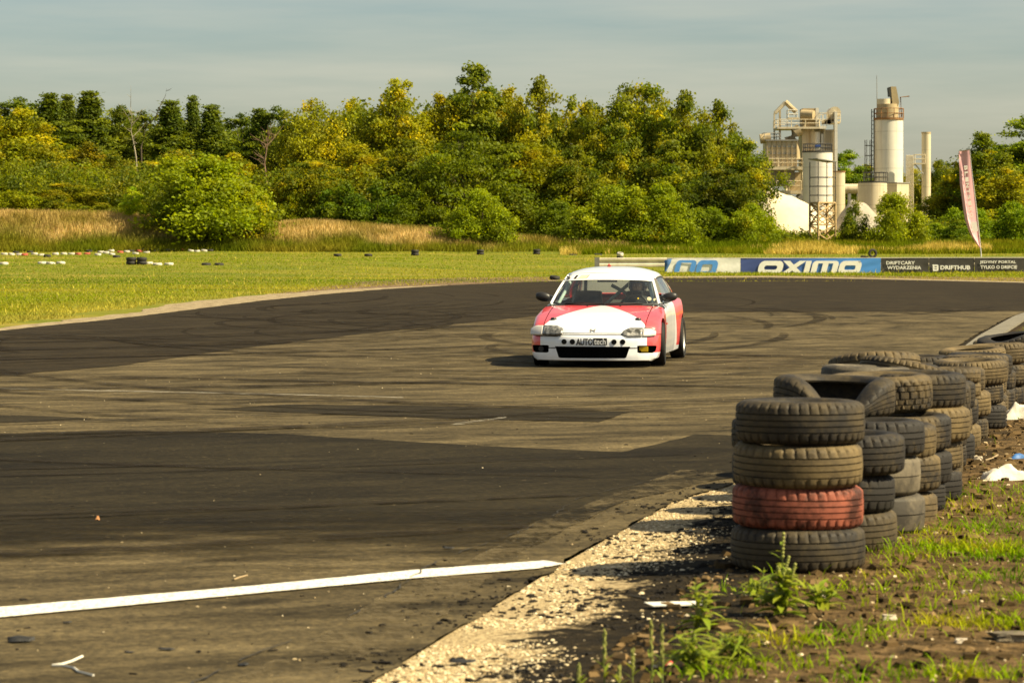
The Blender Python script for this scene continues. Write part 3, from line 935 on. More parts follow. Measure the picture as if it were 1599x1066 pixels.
ROW_L = [
    (1.52, 15.66, ['rib', 'rib', 'rib3']), (1.76, 16.5, ['rib3', 'rib', 'fine']), (2.215, 17.25, ['rib', 'rib3', 'rib', 'bald']),
    (2.05, 18.05, ['rib', 'fine', 'rib']), (2.28, 18.95, ['rib', 'rib', 'rib3']), (2.47, 19.85, ['rib', 'rib3', 'rib3']),
    (2.68, 20.8, ['fine', 'rib', 'rib']), (2.92, 21.8, ['rib', 'rib', 'fine']), (3.2, 22.8, ['rib', 'rib3', 'rib']), (3.42, 23.8, ['rib', 'fine', 'rib3']),
    (3.62, 24.7, ['rib', 'rib', 'rib3']), (3.9, 25.7, ['rib', 'rib3']), (4.15, 26.7, ['rib', 'rib3'])]
LOOK = {'bald': 'smooth grey bald tyre', 'dir': 'tyre with a chevron tread', 'flat': 'thin flattened tyre', 'fine': 'narrow finely ribbed tyre',
        'rib': 'dusty ribbed tyre', 'rib3': 'worn three groove tyre', 'big': 'large dusty open tyre'}
for row, side in ((ROW_R, 'verge side'), (ROW_L, 'track side')):
    for i, (x, y, kinds) in enumerate(row):
        z = float(zv(x, y - 0.2)) - 0.012
        for j, kd in enumerate(kinds):
            lv = LEVEL[len(kinds)][j]
            lb = '%s, %s in the %s %s stack of the barrier' % (LOOK[kd], lv, ORD[i + (1 if side == 'verge side' else 0)], side)
            mt = m_tyre_grey if kd == 'bald' else rng.choice([None, None, None, m_tyre_dark])
            put_tyre(kd, x + rng.uniform(-.022, .022), y + rng.uniform(-.022, .022), z, lb, mt,
                     tilt=(rng.uniform(-.035, .035), rng.uniform(-.035, .035)), sc=rng.uniform(0.975, 1.02))
            z += TH[kd] - 0.004
put_tyre('dent', 1.787, 15.42, 0.655, 'crumpled tyre with a caved in side resting above the nearest stacks', m_tyre_dark, rz=0.0, tilt=(0, 0.015))
put_tyre('dir', 2.165, 16.32, 0.625, 'fat tyre lying open to the sky right beside the crumpled tyre', m_tyre, tilt=(-0.02, 0.02), sc=1.02)
put_tyre('fine', 2.50, 17.62, 0.66, 'tilted tyre sloping down to the right behind the fat open tyre', m_tyre, tilt=(-0.05, 0.235), sc=1.12)
put_tyre('rib3', 2.47, 18.85, 0.66, 'leaning tyre propped up behind the tilted tyre', m_tyre, tilt=(0.16, 0.08), sc=1.05)
put_tyre('fine', 4.32, 26.0, 0.455, 'slanted tyre lying near the far end of the barrier, low left edge', m_tyre, tilt=(0.02, -0.10), sc=1.08)
put_tyre('flat', 5.0, 27.7, 0.60, 'tilted topmost tyre where the barrier leaves the picture', m_tyre_dark, tilt=(0.10, -0.05), sc=1.1)

# ------------------------------------------------------------------ litter on the verge and track
m_rag = plain('white_fabric', (0.72, 0.66, 0.56), 0.9, var=0.15, scale=8, bump=0.2)
m_sack = plain('white_sack', (0.62, 0.57, 0.48), 0.9, var=0.2, scale=9, bump=0.2)
m_card = plain('white_card', (0.78, 0.74, 0.64), 0.6, var=0.05)
m_blue = plain('blue_plastic', (0.05, 0.16, 0.42), 0.4)
m_redbit = plain('red_plastic', (0.6, 0.06, 0.05), 0.5)
m_rock = plain('grey_rock', (0.17, 0.135, 0.085), 0.95, var=0.4, scale=9, bump=0.6)
m_twig = plain('dry_twig', (0.30, 0.22, 0.12), 0.9, var=0.3)
m_cable = plain('white_cable', (0.74, 0.70, 0.60), 0.6, var=0.08)
m_scrap = plain('black_rubber_scrap', (0.014, 0.013, 0.011), 0.6, var=0.3, scale=20, bump=0.4)
def crumple(name, x, y, z, sx, sy, sz, mat, label, cat, seed=0, n=22, rz=0):
    P = []
    for i in range(n):
        row = []
        for j in range(n):
            u, w = i / (n - 1) * 2 - 1, j / (n - 1) * 2 - 1
            e = 1 - 0.25 * float(vn(i, j, 6, seed))
            rr = max(abs(u), abs(w))
            h = (1 - rr ** 2.2) * (0.35 + 0.9 * float(fbm(i, j, 5, seed + 2))) + 0.12 * float(vn(i, j, 2.2, seed + 5)) * (1 - rr)
            row.append((u * sx * e, w * sy * e * (0.7 + 0.5 * float(vn(i, 3, 5, seed + 7))), max(0.002, h * sz)))
        P.append(row)
    o = MB().grid(P).build(name, mat, smooth_deg=45)
    o.location = (x, y, z); o.rotation_euler = (0, 0, rz)
    return tag(o, label, cat)
x, y = gp(1572, 748, 0.06); crumple('cloth_rag', x, y, float(zv(x, y)) - .003, 0.20, 0.12, 0.10, m_rag, 'crumpled white rag lying on the dirt at the right edge', 'rag', 1)
x, y = gp(1584, 672, 0.06); crumple('sack', 4.50, 24.55, float(zv(4.5, 24.55)) - .005, 0.19, 0.13, 0.14, m_sack, 'white sack standing against the far tyre stacks', 'sack', 3)
x, y = gp(1590, 716, 0.05); crumple('plastic_scrap', x, y, float(zv(x, y)) - .003, 0.07, 0.05, 0.05, m_blue, 'small blue plastic scrap on bare dirt above the white rag', 'litter', 5, 10)
x, y = gp(1046, 1043, 0.04); crumple('plastic_scrap', x, y, float(zv(x, y)) - .002, 0.02, 0.02, 0.02, m_redbit, 'tiny red plastic scrap beside the weed clump at the bottom', 'litter', 6, 8)
x, y = gp(1052, 951, 0.03)
zc = float(zv(x, y)) + 0.012
mb = MB().prism([(x - .125, y + .05, zc), (x - .09, y - .045, zc - .004), (x + .03, y - .05, zc), (x + .15, y - .02, zc + .004), (x + .14, y + .05, zc + .006)], (0, 0, .004))
tag(mb.build('card_scrap', m_card), 'flat white card scrap lying on black soil near the nearest tyre stack', 'litter')
def rock(x, y, s, label, mat, cat='stone', name='stone', seed=1, grp=None):
    bm = bmesh.new()
    bmesh.ops.create_icosphere(bm, subdivisions=3, radius=1)
    for vtx in bm.verts:
        c = vtx.co
        k = 1 + 0.35 * (float(fbm(c.x * 2 + seed * 9, c.y * 2 + c.z * 3, 1.4, seed)) - 0.5) * 2
        vtx.co = Vector((max(-.8, min(.8, c.x * 1.1)) * s[0] * k, max(-.8, min(.8, c.y * 1.1)) * s[1] * k, max(-.6, min(.62, c.z)) * s[2] * k))
    me = bpy.data.meshes.new(name); bm.to_mesh(me); bm.free()
    o = mesh_obj(name, me, mat)
    o.location = (x, y, float(zv(x, y)) + s[2] * 0.3)
    return tag(o, label, cat, grp)
x, y = gp(1582, 1003, 0.06); rock(x + .03, y, (0.13, 0.07, 0.035), 'flat brown stone slab in the grass at the lower right edge', m_rock, seed=3)
m_pebble = plain('pale_pebble', (0.52, 0.44, 0.33), 0.9, var=0.2, scale=20)
for (px, py, s, lb) in [(1389, 975, .034, 'pale rounded pebble above the middle grass tuft'), (1500, 1013, .026, 'pale pebble left of the flat stone slab'),
                        (1509, 929, .026, 'white pebble beside the thin grass at mid right'), (1283, 940, .03, 'grey pebble right of the tall weed'),
                        (1337, 716, .05, 'pale stone at the foot of the far tyre stacks'), (1525, 718, .05, 'cream stone beside the twig near the tyres')]:
    x, y = gp(px, py, 0.05)
    if px == 1337: continue
    rock(x, y, (s, s * .8, s * .62), lb, m_pebble, seed=int(px))
def strand(name, pp, r, mat, label, cat, z=0.018, verge=False, n=5):
    P = []
    for q in pp:
        x, y = gp(q[0], q[1], 0.05 if verge else 0.014)
        zz = (float(zv(x, y)) + r * 0.8 if verge else z) + (q[2] if len(q) > 2 else 0)
        P.append((x, y, zz))
    return tag(MB().tube(P, r, n).build(name, mat, smooth_deg=60), label, cat)
o = strand('cable', [(129, 1027, .004), (112, 1033), (96, 1038), (82, 1039.5), (100, 1040), (115, 1043.5), (122, 1049), (146, 1055)], 0.0045, m_cable, 'bent white cable lying on the asphalt at the lower left', 'cable')
strand('twig', [(365, 905.5), (375, 902), (386, 899)], 0.005, m_twig, 'pale dry twig on the asphalt just above the white line', 'twig')
strand('twig', [(983, 921), (1000, 926), (1012, 929.5)], 0.006, m_twig, 'thin grey twig at the tip of the tyre shadow', 'twig', verge=True)
strand('twig', [(1538, 720), (1550, 716), (1558, 713)], 0.008, m_twig, 'dry twig on the soil near the blue scrap', 'twig', verge=True)
def scrap(px, py, w, d, h, label, seed):
    x, y = gp(px, py, 0.014)
    P = []
    n = 9
    for i in range(n):
        row = []
        for j in range(4):
            u, ww = i / (n - 1) * 2 - 1, j / 3 * 2 - 1
            t_ = (1 - abs(u) ** 3) * (0.6 + 0.6 * float(vn(i, j, 2, seed)))
            row.append((x + u * w, y + ww * d * t_, 0.0155 + h * (0.2 + float(vn(i, j, 3, seed + 1))) * (1 - abs(ww) * 0.8)))
        P.append(row)
    return tag(MB().grid(P).build('rubber_scrap', m_scrap, smooth_deg=50), label, 'rubber scrap', 'torn rubber scraps on the asphalt')
scrap(33, 1001, .055, .045, .03, 'largest curled black rubber scrap, at the far left below the white line', 2)
scrap(260, 1014, .032, .02, .012, 'long thin black rubber scrap right of the bent cable', 4)
scrap(105, 972, .02, .015, .008, 'small black rubber scrap just under the white line', 6)
scrap(202, 1018, .02, .014, .008, 'small black rubber scrap directly above the right end of the cable', 7)
scrap(700, 856, .03, .03, .02, 'dark rubber scrap above the right part of the white line', 8)
scrap(722, 1034, .05, .04, .02, 'black rubber scrap on the pale gravel at the bottom', 9)
scrap(380, 1038, .02, .03, .012, 'stubby black rubber scrap at the bottom centre left', 10)
x, y = gp(152, 812, .014)
leaf = MB().grid([[(x + .013 * u, y + .018 * w, 0.017 + .026 * (1 - u * u) * (0.6 + w * .4)) for w in (-1, 0, 1)] for u in (-1, -.3, .4, 1)])
tag(leaf.build('dead_leaf', plain('orange_leaf', (0.34, 0.15, 0.05), 0.8)), 'curled orange dead leaf alone on the dark asphalt', 'leaf')

# ------------------------------------------------------------------ concrete edge at the far right
conc = plain('grey_concrete', (0.17, 0.15, 0.11), 0.9, var=0.2, scale=3, bump=0.2)
mb = MB()
yy = np.arange(38, 70, 1.6)
for a, b in zip(yy[:-1], yy[1:]):
    x0, x1 = float(xe(a)) + .16, float(xe(b)) + .16
    mb.prism([(x0, a + .01, -.05), (x0 + .34, a + .01, -.05), (x1 + .34, b - .01, -.05), (x1, b - .01, -.05)], (0, 0, .11))
tag(mb.build('concrete_kerb', conc), kind='structure')

# ------------------------------------------------------------------ weeds beside the nearest stack
t = NT('weed_leaf')
f = t.noise(t.coords('Object'), 14, 3)
ori = t.n('ObjectInfo').outputs['Random']
lc = t.mix(t.math('MULTIPLY', ori, 0.7), t.ramp(f, [(0.3, (0.19, 0.28, 0.012)), (0.7, (0.30, 0.38, 0.018))]), (0.34, 0.33, 0.025))
m_leaf = t.done(t.n('MixShader', {0: 0.4, 1: t.princ(Base_Color=lc, Roughness=0.5), 2: t.n('BsdfTranslucent', {'Color': lc}).outputs[0]}).outputs[0])
m_stem = plain('weed_stem', (0.16, 0.19, 0.03), 0.7, var=0.2)
m_seed = plain('weed_seed', (0.28, 0.29, 0.06), 0.8, var=0.3, scale=60)
def leaf_mesh(L, w, droop):
    P = []
    for i in range(5):
        f = i / 4
        ww = w * math.sin(PI * min(1, f * 0.92 + 0.06)) ** 0.8
        P.append([(-ww / 2, L * f, -droop * L * f * f + 0.12 * ww), (0, L * f, -droop * L * f * f), (ww / 2, L * f, -droop * L * f * f + 0.12 * ww)])
    return MB().grid(P).mesh('leaf', 60)
LEAF = [leaf_mesh(0.11, 0.030, 0.5), leaf_mesh(0.085, 0.022, 0.25), leaf_mesh(0.13, 0.012, 0.7)]
for me in LEAF: me.materials.append(m_leaf)
def weed(px, py, h, nstem, nleaf, label, spread=0.05, heads=True, kinds=(0, 1), name='weed'):
    x, y = gp(px, py, 0.05)
    root = empty(name, (x, y, float(zv(x, y)) - 0.005), 0, label, 'weed')
    for s in range(nstem):
        a = rng.uniform(0, 6.28)
        hh = h * (1 if s == 0 else rng.uniform(0.5, 0.9))
        bx, by = rng.uniform(-.02, .02), rng.uniform(-.02, .02)
        top = Vector((bx + spread * math.cos(a) * hh / h * (0.2 if s == 0 else 1), by + spread * math.sin(a) * hh / h, hh))
        mid = Vector((bx * .6 + top.x * .3, by * .6 + top.y * .3, hh * .5))
        pts = [Vector((bx, by, 0)), mid, top]
        MB().tube(pts, [0.0035, 0.0028, 0.0016], 5).build('stem', m_stem, root, 60)
        if heads:
            sp = MB()
            for q in range(7):
                f = 1 - q * 0.045
                p = mid.lerp(top, max(0, f * 2 - 1))
                sp.lathe([(0.0005, .008), (.006, .004), (.0075, 0), (.005, -.006), (.001, -.008)], p[:], 6)
            sp.build('seed_head', m_seed, root, 60)
        for q in range(nleaf):
            f = rng.uniform(0.05, 0.9)
            p = pts[0].lerp(mid, f * 2) if f < .5 else mid.lerp(top, f * 2 - 1)
            o = bpy.data.objects.new('leaf', LEAF[rng.choice(kinds)])
            link(o, root)
            o.location = p
            sc = (1.15 - 0.6 * f) * rng.uniform(0.7, 1.25)
            o.scale = (sc, sc, sc)
            o.rotation_euler = (rng.uniform(0.1, 0.9), rng.uniform(-.3, .3), rng.uniform(0, 6.28))
    return root
weed(1222, 968, 0.35, 8, 19, 'tall leafy green weed in front of the nearest tyre stack', 0.07)
weed(1188, 952, 0.16, 5, 11, 'short leafy weed left of the tall weed by the tyres', 0.06, False)
weed(1282, 955, 0.13, 5, 12, 'low bushy weed right of the tall weed by the tyres', 0.08, False)
weed(1094, 985, 0.225, 4, 15, 'upright green weed behind the flat white card', 0.05, False)
weed(1085, 1048, 0.19, 6, 14, 'spreading weed with long blades below the flat white card', 0.09, False, (2, 0))
weed(1150, 1030, 0.15, 7, 13, 'wide low weed between the upright weed and the tall weed', 0.10, False, (2, 2, 1))
for (px, py, h, lb) in [(944, 1062, .19, 'slender seed spike weed, tallest at the bottom left of the soil'), (988, 1064, .12, 'slender seed spike weed between two taller spikes'),
                        (1017, 1075, .235, 'slender seed spike weed rising beside its twin at bottom centre'), (1034, 1074, .215, 'slender seed spike weed just right of its twin at bottom centre'),
                        (904, 1078, .10, 'short seed spike weed at the bottom edge, leftmost of the spikes'), (967, 1080, .09, 'shortest seed spike weed at the bottom edge')]:
    x, y = gp(px, py, 0.05)
    root = empty('seed_spike_weed', (x, y, float(zv(x, y)) - .005), rng.uniform(0, 6), lb, 'weed')
    MB().tube([(0, 0, 0), (.004, 0, h * .5), (rng.uniform(-.01, .01), .003, h)], [.003, .0025, .0012], 5).build('stem', m_stem, root, 60)
    sp = MB()
    for q in range(16):
        f = 0.42 + 0.58 * q / 15
        a = q * 2.4
        sp.lathe([(.0004, .011), (.0042, .004), (.0045, -.002), (.0005, -.008)], (.004 * math.cos(a), .004 * math.sin(a), h * f), 5)
    sp.build('seed_head', m_seed, root, 60)
    for q in range(4):
        o = bpy.data.objects.new('leaf', LEAF[1]); link(o, root)
        o.location = (0, 0, h * (0.12 + .1 * q)); o.rotation_euler = (0.9, 0, q * 2.3); o.scale = (.6, .6, .6)
# ------------------------------------------------------------------ tyres out in the field
def ground_at(px, py, lo=60, hi=262):
    """first ground point the eye meets at a photo position beyond the flat track"""
    D = lo
    while D < hi:
        X = gx(px, D)
        if HY + (CAMZ - float(zg(X, D))) * FPX / D <= py: break
        D += 0.5
    return gx(px, D), D
m_kw = plain('white_tyre_paint', (0.50, 0.46, 0.37), 0.7, var=0.3, scale=5)
m_kr = plain('red_tyre_paint', (0.42, 0.085, 0.05), 0.75, var=0.25, scale=5)
m_kb = plain('old_black_tyre', (0.020, 0.018, 0.014), 0.8, var=0.35, scale=5)
mb = MB()
mb.lathe([(.15, .02), (.17, .0), (.24, .0), (.275, .04), (.285, .11), (.275, .18), (.24, .22), (.17, .22), (.15, .20), (.22, .18), (.235, .11), (.22, .04)], n=20, close=True)
KT = mb.mesh('tyre', 50)
KT.materials.append(m_kb)
def field_tyre(X, Y, z, mat, label, rot=(0, 0, 0), sc=(1, 1, 1), group=None):
    o = bpy.data.objects.new('tyre', KT)
    link(o)
    o.location, o.rotation_euler, o.scale = (X, Y, z), rot, sc
    if mat is not m_kb:
        o.material_slots[0].link = 'OBJECT'; o.material_slots[0].material = mat
    return tag(o, label, 'tyre', group)
KG = 'painted tyres lining the kart track'
karts = [(25, 98, 'w'), (68, 100, 'w'), (95, 86, 'b'), (115, 101, 'w'), (148, 101, 'r'), (178, 84, 'b'), (205, 96, 'w'), (245, 103, 'w'), (280, 110, 'b'), (330, 97, 'w'),
         (380, 96, 'w'), (425, 96, 'w'), (465, 97, 'r'), (518, 94, 'r'), (530, 80, 'b'), (562, 76, 'b'), (600, 86, 'w'), (582, 101, 'w'), (630, 89, 'w'), (662, 78, 'w'),
         (665, 97, 'w'), (692, 114, 'b'), (715, 86, 'r'), (755, 82, 'w'), (782, 78, 'b'), (805, 93, 'w'), (828, 80, 'r'), (845, 70, 'b'), (872, 86, 'w'), (885, 78, 'b'),
         (920, 79, 'b'), (947, 75, 'w'), (990, 75, 'w'), (1040, 76, 'w'), (1090, 71, 'r'), (1135, 77, 'w'), (1172, 79, 'w'), (1213, 77, 'w'), (1250, 76, 'b')]
WORD = {'w': 'white', 'r': 'red', 'b': 'black'}
cnt = {'w': 0, 'r': 0, 'b': 0}
for (zx, zy, c) in karts:
    px, py = zx / 3.807, 370 + zy / 3.807
    X, Y = ground_at(px, py + 2.5)
    Y = min(Y, 232)
    X = gx(px, Y)
    z = max(float(zg(X, Y)), gz(py + 2.6, Y)) - 0.05
    lb = '%s %s painted tyre from the left in the kart track line' % (ORD[cnt[c]], WORD[c]) if c != 'b' else '%s black tyre from the left in the kart track line' % ORD[cnt[c]]
    cnt[c] += 1
    field_tyre(X, Y, z, {'w': m_kw, 'r': m_kr, 'b': m_kb}[c], lb, (rng.uniform(-.1, .1), rng.uniform(-.12, .12), rng.uniform(0, 6)), (.92, .92, rng.uniform(.8, 1.1)), KG)
# double pair of black tyres in the left of the field
X0, Y0 = ground_at(213, 413.5)
for i, (dx, dz, w) in enumerate([(-.31, 0, 'lower left'), (.31, 0, 'lower right'), (-.30, .22, 'upper left'), (.32, .22, 'upper right')]):
    field_tyre(X0 + dx, Y0, float(zg(X0, Y0)) + dz, m_kb, '%s tyre of the black block of four in the left field' % w, (0, 0, i), (1.08, 1.08, 1.02), 'black block of four tyres')
row2 = [(66, 412, 'w', 'left of two pale tyres sunk in grass, far left of the black block'), (79, 412.5, 'w', 'right of two pale tyres sunk in grass, far left of the black block'),
        (95, 412, 'w', 'lone pale tyre in the grass halfway between the sunk pair and the black block'), (232, 412.5, 'w', 'small white tyre touching the right side of the black block'),
        (246, 414, 'w', 'nearer grey white tyre lying right of the black block'), (264, 414, 'w', 'farther right grey white tyre lying beside the black block'),
        (6, 413, 'w', 'pinkish white tyre sunk in grass at the left picture edge'), (322, 414, 'b', 'left of two flat dark tyres in the grass below the big bush'), (342, 414.5, 'b', 'right of two flat dark tyres in the grass below the big bush')]
for px, py, c, lb in row2:
    X, Y = ground_at(px, py)
    field_tyre(X, Y, float(zg(X, Y)) - 0.07, {'w': m_kw, 'b': m_kb}[c], lb, (rng.uniform(-.1, .1), rng.uniform(-.1, .1), 0), (1.0, 1.0, .9))
mids = [(527, 400.5, 1, 'lone low black tyre in the field, leftmost of the middle five'), (575, 400.5, 1, 'lone low black tyre in the field, second of the middle five'),
        (648, 399, 2, 'tyre of the small dark stack at field centre'), (750, 398, 2, 'tyre of the dark stack left of the one nearest the car roof'),
        (838, 397.5, 2, 'tyre of the dark stack in the field just left above the car')]
for px, py, nn, lb in mids:
    X, Y = ground_at(px, py)
    for i in range(nn):
        field_tyre(X, Y, float(zg(X, Y)) + .22 * i - 0.02, m_kb, (('lower ' if i == 0 else 'upper ') if nn > 1 else '') + lb, (0, 0, i), (1.05, 1.05, 1), 'dark tyres marking the field')
for px, py, lb in [(895, 398.5, 'flat dark tyre in the grass left of the guard rail end'), (934, 398, 'flat dark tyre in the grass behind the guard rail end')]:
    X, Y = ground_at(px, py); field_tyre(X, Y, float(zg(X, Y)) - .1, m_kb, lb, (.1, .05, 0), (1.2, 1.2, .8))
X, Y = ground_at(968, 404)
field_tyre(X, Y, float(zg(X, Y)) + .02, m_kb, 'dark tyre under the white one behind the guard rail', (0, 0, 0), (.85, .85, .8))
field_tyre(X, Y, float(zg(X, Y)) + .19, m_kw, 'white tyre showing above the guard rail left of the banners', (0.25, 0.1, 0), (.9, .9, 1.2))
X, Y = ground_at(1362, 404.5)
field_tyre(X, Y, float(zg(X, Y)) + .42, m_kb, 'black tyre standing upright behind the blue banner end', (R(88), 0, R(12)), (1.25, 1.25, .8))
field_tyre(X - .55, Y + .3, float(zg(X, Y)) + .0, m_kb, 'black tyre lying left of the upright tyre behind the banner', (0.05, 0.1, 0), (1.1, 1.1, 1.1))
X, Y = gp(866, 437)
field_tyre(X, Y, .01, m_kb, 'black tyre lying at the far track edge left of the car roof', (0.1, 0.1, 0), (.85, .85, .8))

# ------------------------------------------------------------------ guard rail and banners
BD = 161.0
m_rail = plain('rail_cream', (0.66, 0.58, 0.42), 0.6, var=0.15, scale=2)
m_post = plain('rail_post', (0.20, 0.19, 0.16), 0.7, var=0.15)
rail = empty('guard_rail', (gx(929, BD), BD, 0), 0, 'cream steel guard rail with a dark groove carrying the banners', 'guard rail')
xL, xR = gx(929, BD), gx(1800, BD)
def rail_z(X): return 0.835 + 0.0016 * (X - xL)
prof = [(0, .0), (-.05, .02), (-.05, .15), (0, .20), (.035, .24), (.035, .31), (0, .35), (-.05, .40), (-.05, .50), (0, .53), (.02, .53), (.02, .0)]
xp = xL
while xp < xR - 0.5:
    x1 = min(xp + 4.3, xR)
    z0_ = rail_z(xp) - .53
    mb = MB()
    mb.prism([(xp - xL + .01, py_, z0_ + pz_) for py_, pz_ in prof], (x1 - xp - .02, 0, rail_z(x1) - rail_z(xp)))
    mb.build('beam', m_rail, rail)
    mb = MB(); mb.box((xp - xL + .15, .10, .42), (.16, .12, .86)); mb.build('post', m_post, rail)
    xp = x1
mb = MB(); mb.box((.12, -.06, rail_z(xL) - .27), (.28, .16, .60)); mb.build('end_cap', m_post, rail)

def text_mesh(s, h, mat, parent, x, y, z, width=None, bold=0.0, rot=(PI / 2, 0, 0), name='lettering', shear=0.0, ax='CENTER', depth=0.004):
    cu = bpy.data.curves.new('text_src', 'FONT')
    cu.body = s; cu.size = 1.0; cu.align_x = ax; cu.align_y = 'CENTER'
    cu.offset = bold; cu.shear = shear; cu.extrude = 0.01; cu.resolution_u = 2
    tmp = bpy.data.objects.new('text_src', cu)
    COL.objects.link(tmp)
    bpy.context.view_layer.update()
    dg = bpy.context.evaluated_depsgraph_get()
    me = bpy.data.meshes.new_from_object(tmp.evaluated_get(dg))
    bpy.data.objects.remove(tmp); bpy.data.curves.remove(cu)
    co = np.empty(len(me.vertices) * 3, np.float32); me.vertices.foreach_get('co', co); co = co.reshape(-1, 3)
    w0, h0 = np.ptp(co[:, 0]), np.ptp(co[:, 1])
    cy = (co[:, 1].max() + co[:, 1].min()) / 2
    co[:, 1] = (co[:, 1] - cy) * h / h0
    co[:, 0] *= (width / w0) if width else h / h0
    co[:, 2] *= depth / 0.01
    me.vertices.foreach_set('co', co.ravel()); me.update()
    me.materials.clear(); me.materials.append(mat)
    o = bpy.data.objects.new(name, me); link(o, parent)
    o.location = (x, y, z); o.rotation_euler = rot
    return o
m_bwhite = plain('banner_white', (0.86, 0.84, 0.77), 0.75, var=0.06)
m_bblack = plain('banner_black', (0.050, 0.045, 0.038), 0.55, var=0.2, scale=1.5)
m_bink = plain('banner_print', (0.86, 0.84, 0.77), 0.7, var=0.04)
m_bblue_ink = plain('banner_blue_print', (0.09, 0.30, 0.75), 0.7, var=0.08)
t = NT('banner_blue')
sx = t.n('SeparateXYZ', {0: t.coords('Object')}).outputs[0]
c = t.ramp(t.math('DIVIDE', sx, 8.2), [(0.30, (0.045, 0.075, 0.25)), (0.44, (0.06, 0.15, 0.45)), (0.78, (0.07, 0.27, 0.70))])
m_bblue = t.done(t.princ(Base_Color=c, Roughness=0.6))
m_tie = plain('banner_hem', (0.70, 0.65, 0.53), 0.7)
def banner(px0, px1, mat, label, seed, name='banner'):
    x0, x1 = gx(px0, BD), gx(px1, BD)
    root = empty(name, (x0, BD - 0.16, 0), 0, label, 'banner', 'advertising banners along the guard rail')
    w = x1 - x0
    n = int(w / 0.16) + 2
    def wob(x, f): return -0.02 - .02 * (float(vn(x, f * 1.2, 0.7, seed)) - .5) * (1 + f) - 0.05 * abs(float(vn(x * .8 + f * 1.4, f, .5, seed + 4)) - .5)
    P = []
    for i in range(n + 1):
        x = w * i / n
        top = rail_z(x0 + x) - .035 - .012 * float(vn(x, 0, 1.1, seed + 1))
        P.append([(x, wob(x, f), top * (1 - f) - 0.05 * f) for f in np.linspace(0, 1, 9)])
    MB().grid(P).build('cloth', mat, root, 60)
    q = MB()
    q.prism([(0, -.028, rail_z(x0) - .03), (w, -.028, rail_z(x1) - .03), (w, -.028, rail_z(x1)), (0, -.028, rail_z(x0))], (0, -.012, 0))
    q.build('hem', m_tie, root)
    return root, w
FY = -0.085
def letter_ring(mb, x, w, z0, z1, th, shear=0.26, open_bottom=False, rad=0.4, y=FY, n=6):
    """rounded slanted letter outline: O closed, or open at the bottom like an arch"""
    def rr(x0, x1, a0, a1, r, cs):
        pts = []
        for (cx, cz, s) in ((x1 - r, a1 - r, 0), (x0 + r, a1 - r, 90), (x0 + r, a0 + r, 180), (x1 - r, a0 + r, 270)):
            for k in range(n + 1):
                a = R(s + 90 * k / n)
                pts.append((cx + r * math.cos(a), cz + r * math.sin(a)))
        return pts
    o_ = rr(x, x + w, z0, z1, rad * w * .55, 0)
    i_ = rr(x + th, x + w - th, z0 + th * .8, z1 - th * .8, max(.02, rad * w * .55 - th * .6), 0)
    S = lambda p: (p[0] + shear * (p[1] - z0), y, p[1])
    N = len(o_)
    vs = [S(p) for p in o_] + [S(p) for p in i_]
    rngk = range(N) if not open_bottom else [k for k in range(N) if not (o_[k][1] < z0 + rad * w * .56 and o_[(k + 1) % N][1] < z0 + rad * w * .56 and False)]
    mb.add(vs, [(k, (k + 1) % N, N + (k + 1) % N, N + k) for k in rngk])
def bar(mb, x0, x1, z0, z1, shear=0.26, y=FY, base=None):
    b = z0 if base is None else base
    mb.add([(x0 + shear * (z0 - b), y, z0), (x1 + shear * (z0 - b), y, z0), (x1 + shear * (z1 - b), y, z1), (x0 + shear * (z1 - b), y, z1)], [(0, 1, 2, 3)])
def arch(mb, x, w, z0, z1, th, legs=2, shear=.26, y=FY):
    n = 8
    pts_o = [(x, z0)] + [(x + .22 - .22 * math.cos(R(90) * k / n), z1 - .22 + .22 * math.sin(R(90) * k / n)) for k in range(n + 1)] + [(x + w - .22 + .22 * math.sin(R(90) * k / n), z1 - .22 + .22 * math.cos(R(90) * k / n)) for k in range(n + 1)] + [(x + w, z0)]
    g = th
    pts_i = [(x + g, z0)] + [(x + g, z1 - .15)] * (n + 1) + [(x + w - g, z1 - .15)] * (n + 1) + [(x + w - g, z0)]
    S = lambda p: (p[0] + shear * (p[1] - z0), y, p[1])
    N = len(pts_o)
    mb.add([S(p) for p in pts_o] + [S(p) for p in pts_i], [(k, k + 1, N + k + 1, N + k) for k in range(N - 1)])
    if legs == 3:
        bar(mb, x + w / 2 - g / 2, x + w / 2 + g / 2, z0, z1 - .149, shear, y)
# white banner with blue letters, left end folded over
b1, w1_ = banner(1041, 1155.6, m_bwhite, 'white banner with two blue letters, its left end folded over', 3)
Lx = lambda px: (px - 1041) * BD / FPX
mb = MB()
arch(mb, Lx(1052), 1.18, 0.02, .70, .30, 2)
letter_ring(mb, Lx(1084), 1.20, -0.18, .70, .30)
mb.build('lettering', m_bblue_ink, b1)
mb = MB()
mb.grid([[(Lx(1040) + .02 * j + .35 * (1 - i / 5) * j / 4 - .1, -.10 - .10 * math.sin(2.2 * j / 4 * PI / 2) - .03 * math.sin(i * 1.3), .70 - i * .14 + (.08 * j / 4 if i == 0 else 0)) for j in range(5)] for i in range(6)])
mb.build('folded_corner', plain('banner_blue_back', (0.06, 0.16, 0.40), .7, var=.3, scale=3), b1, 60)
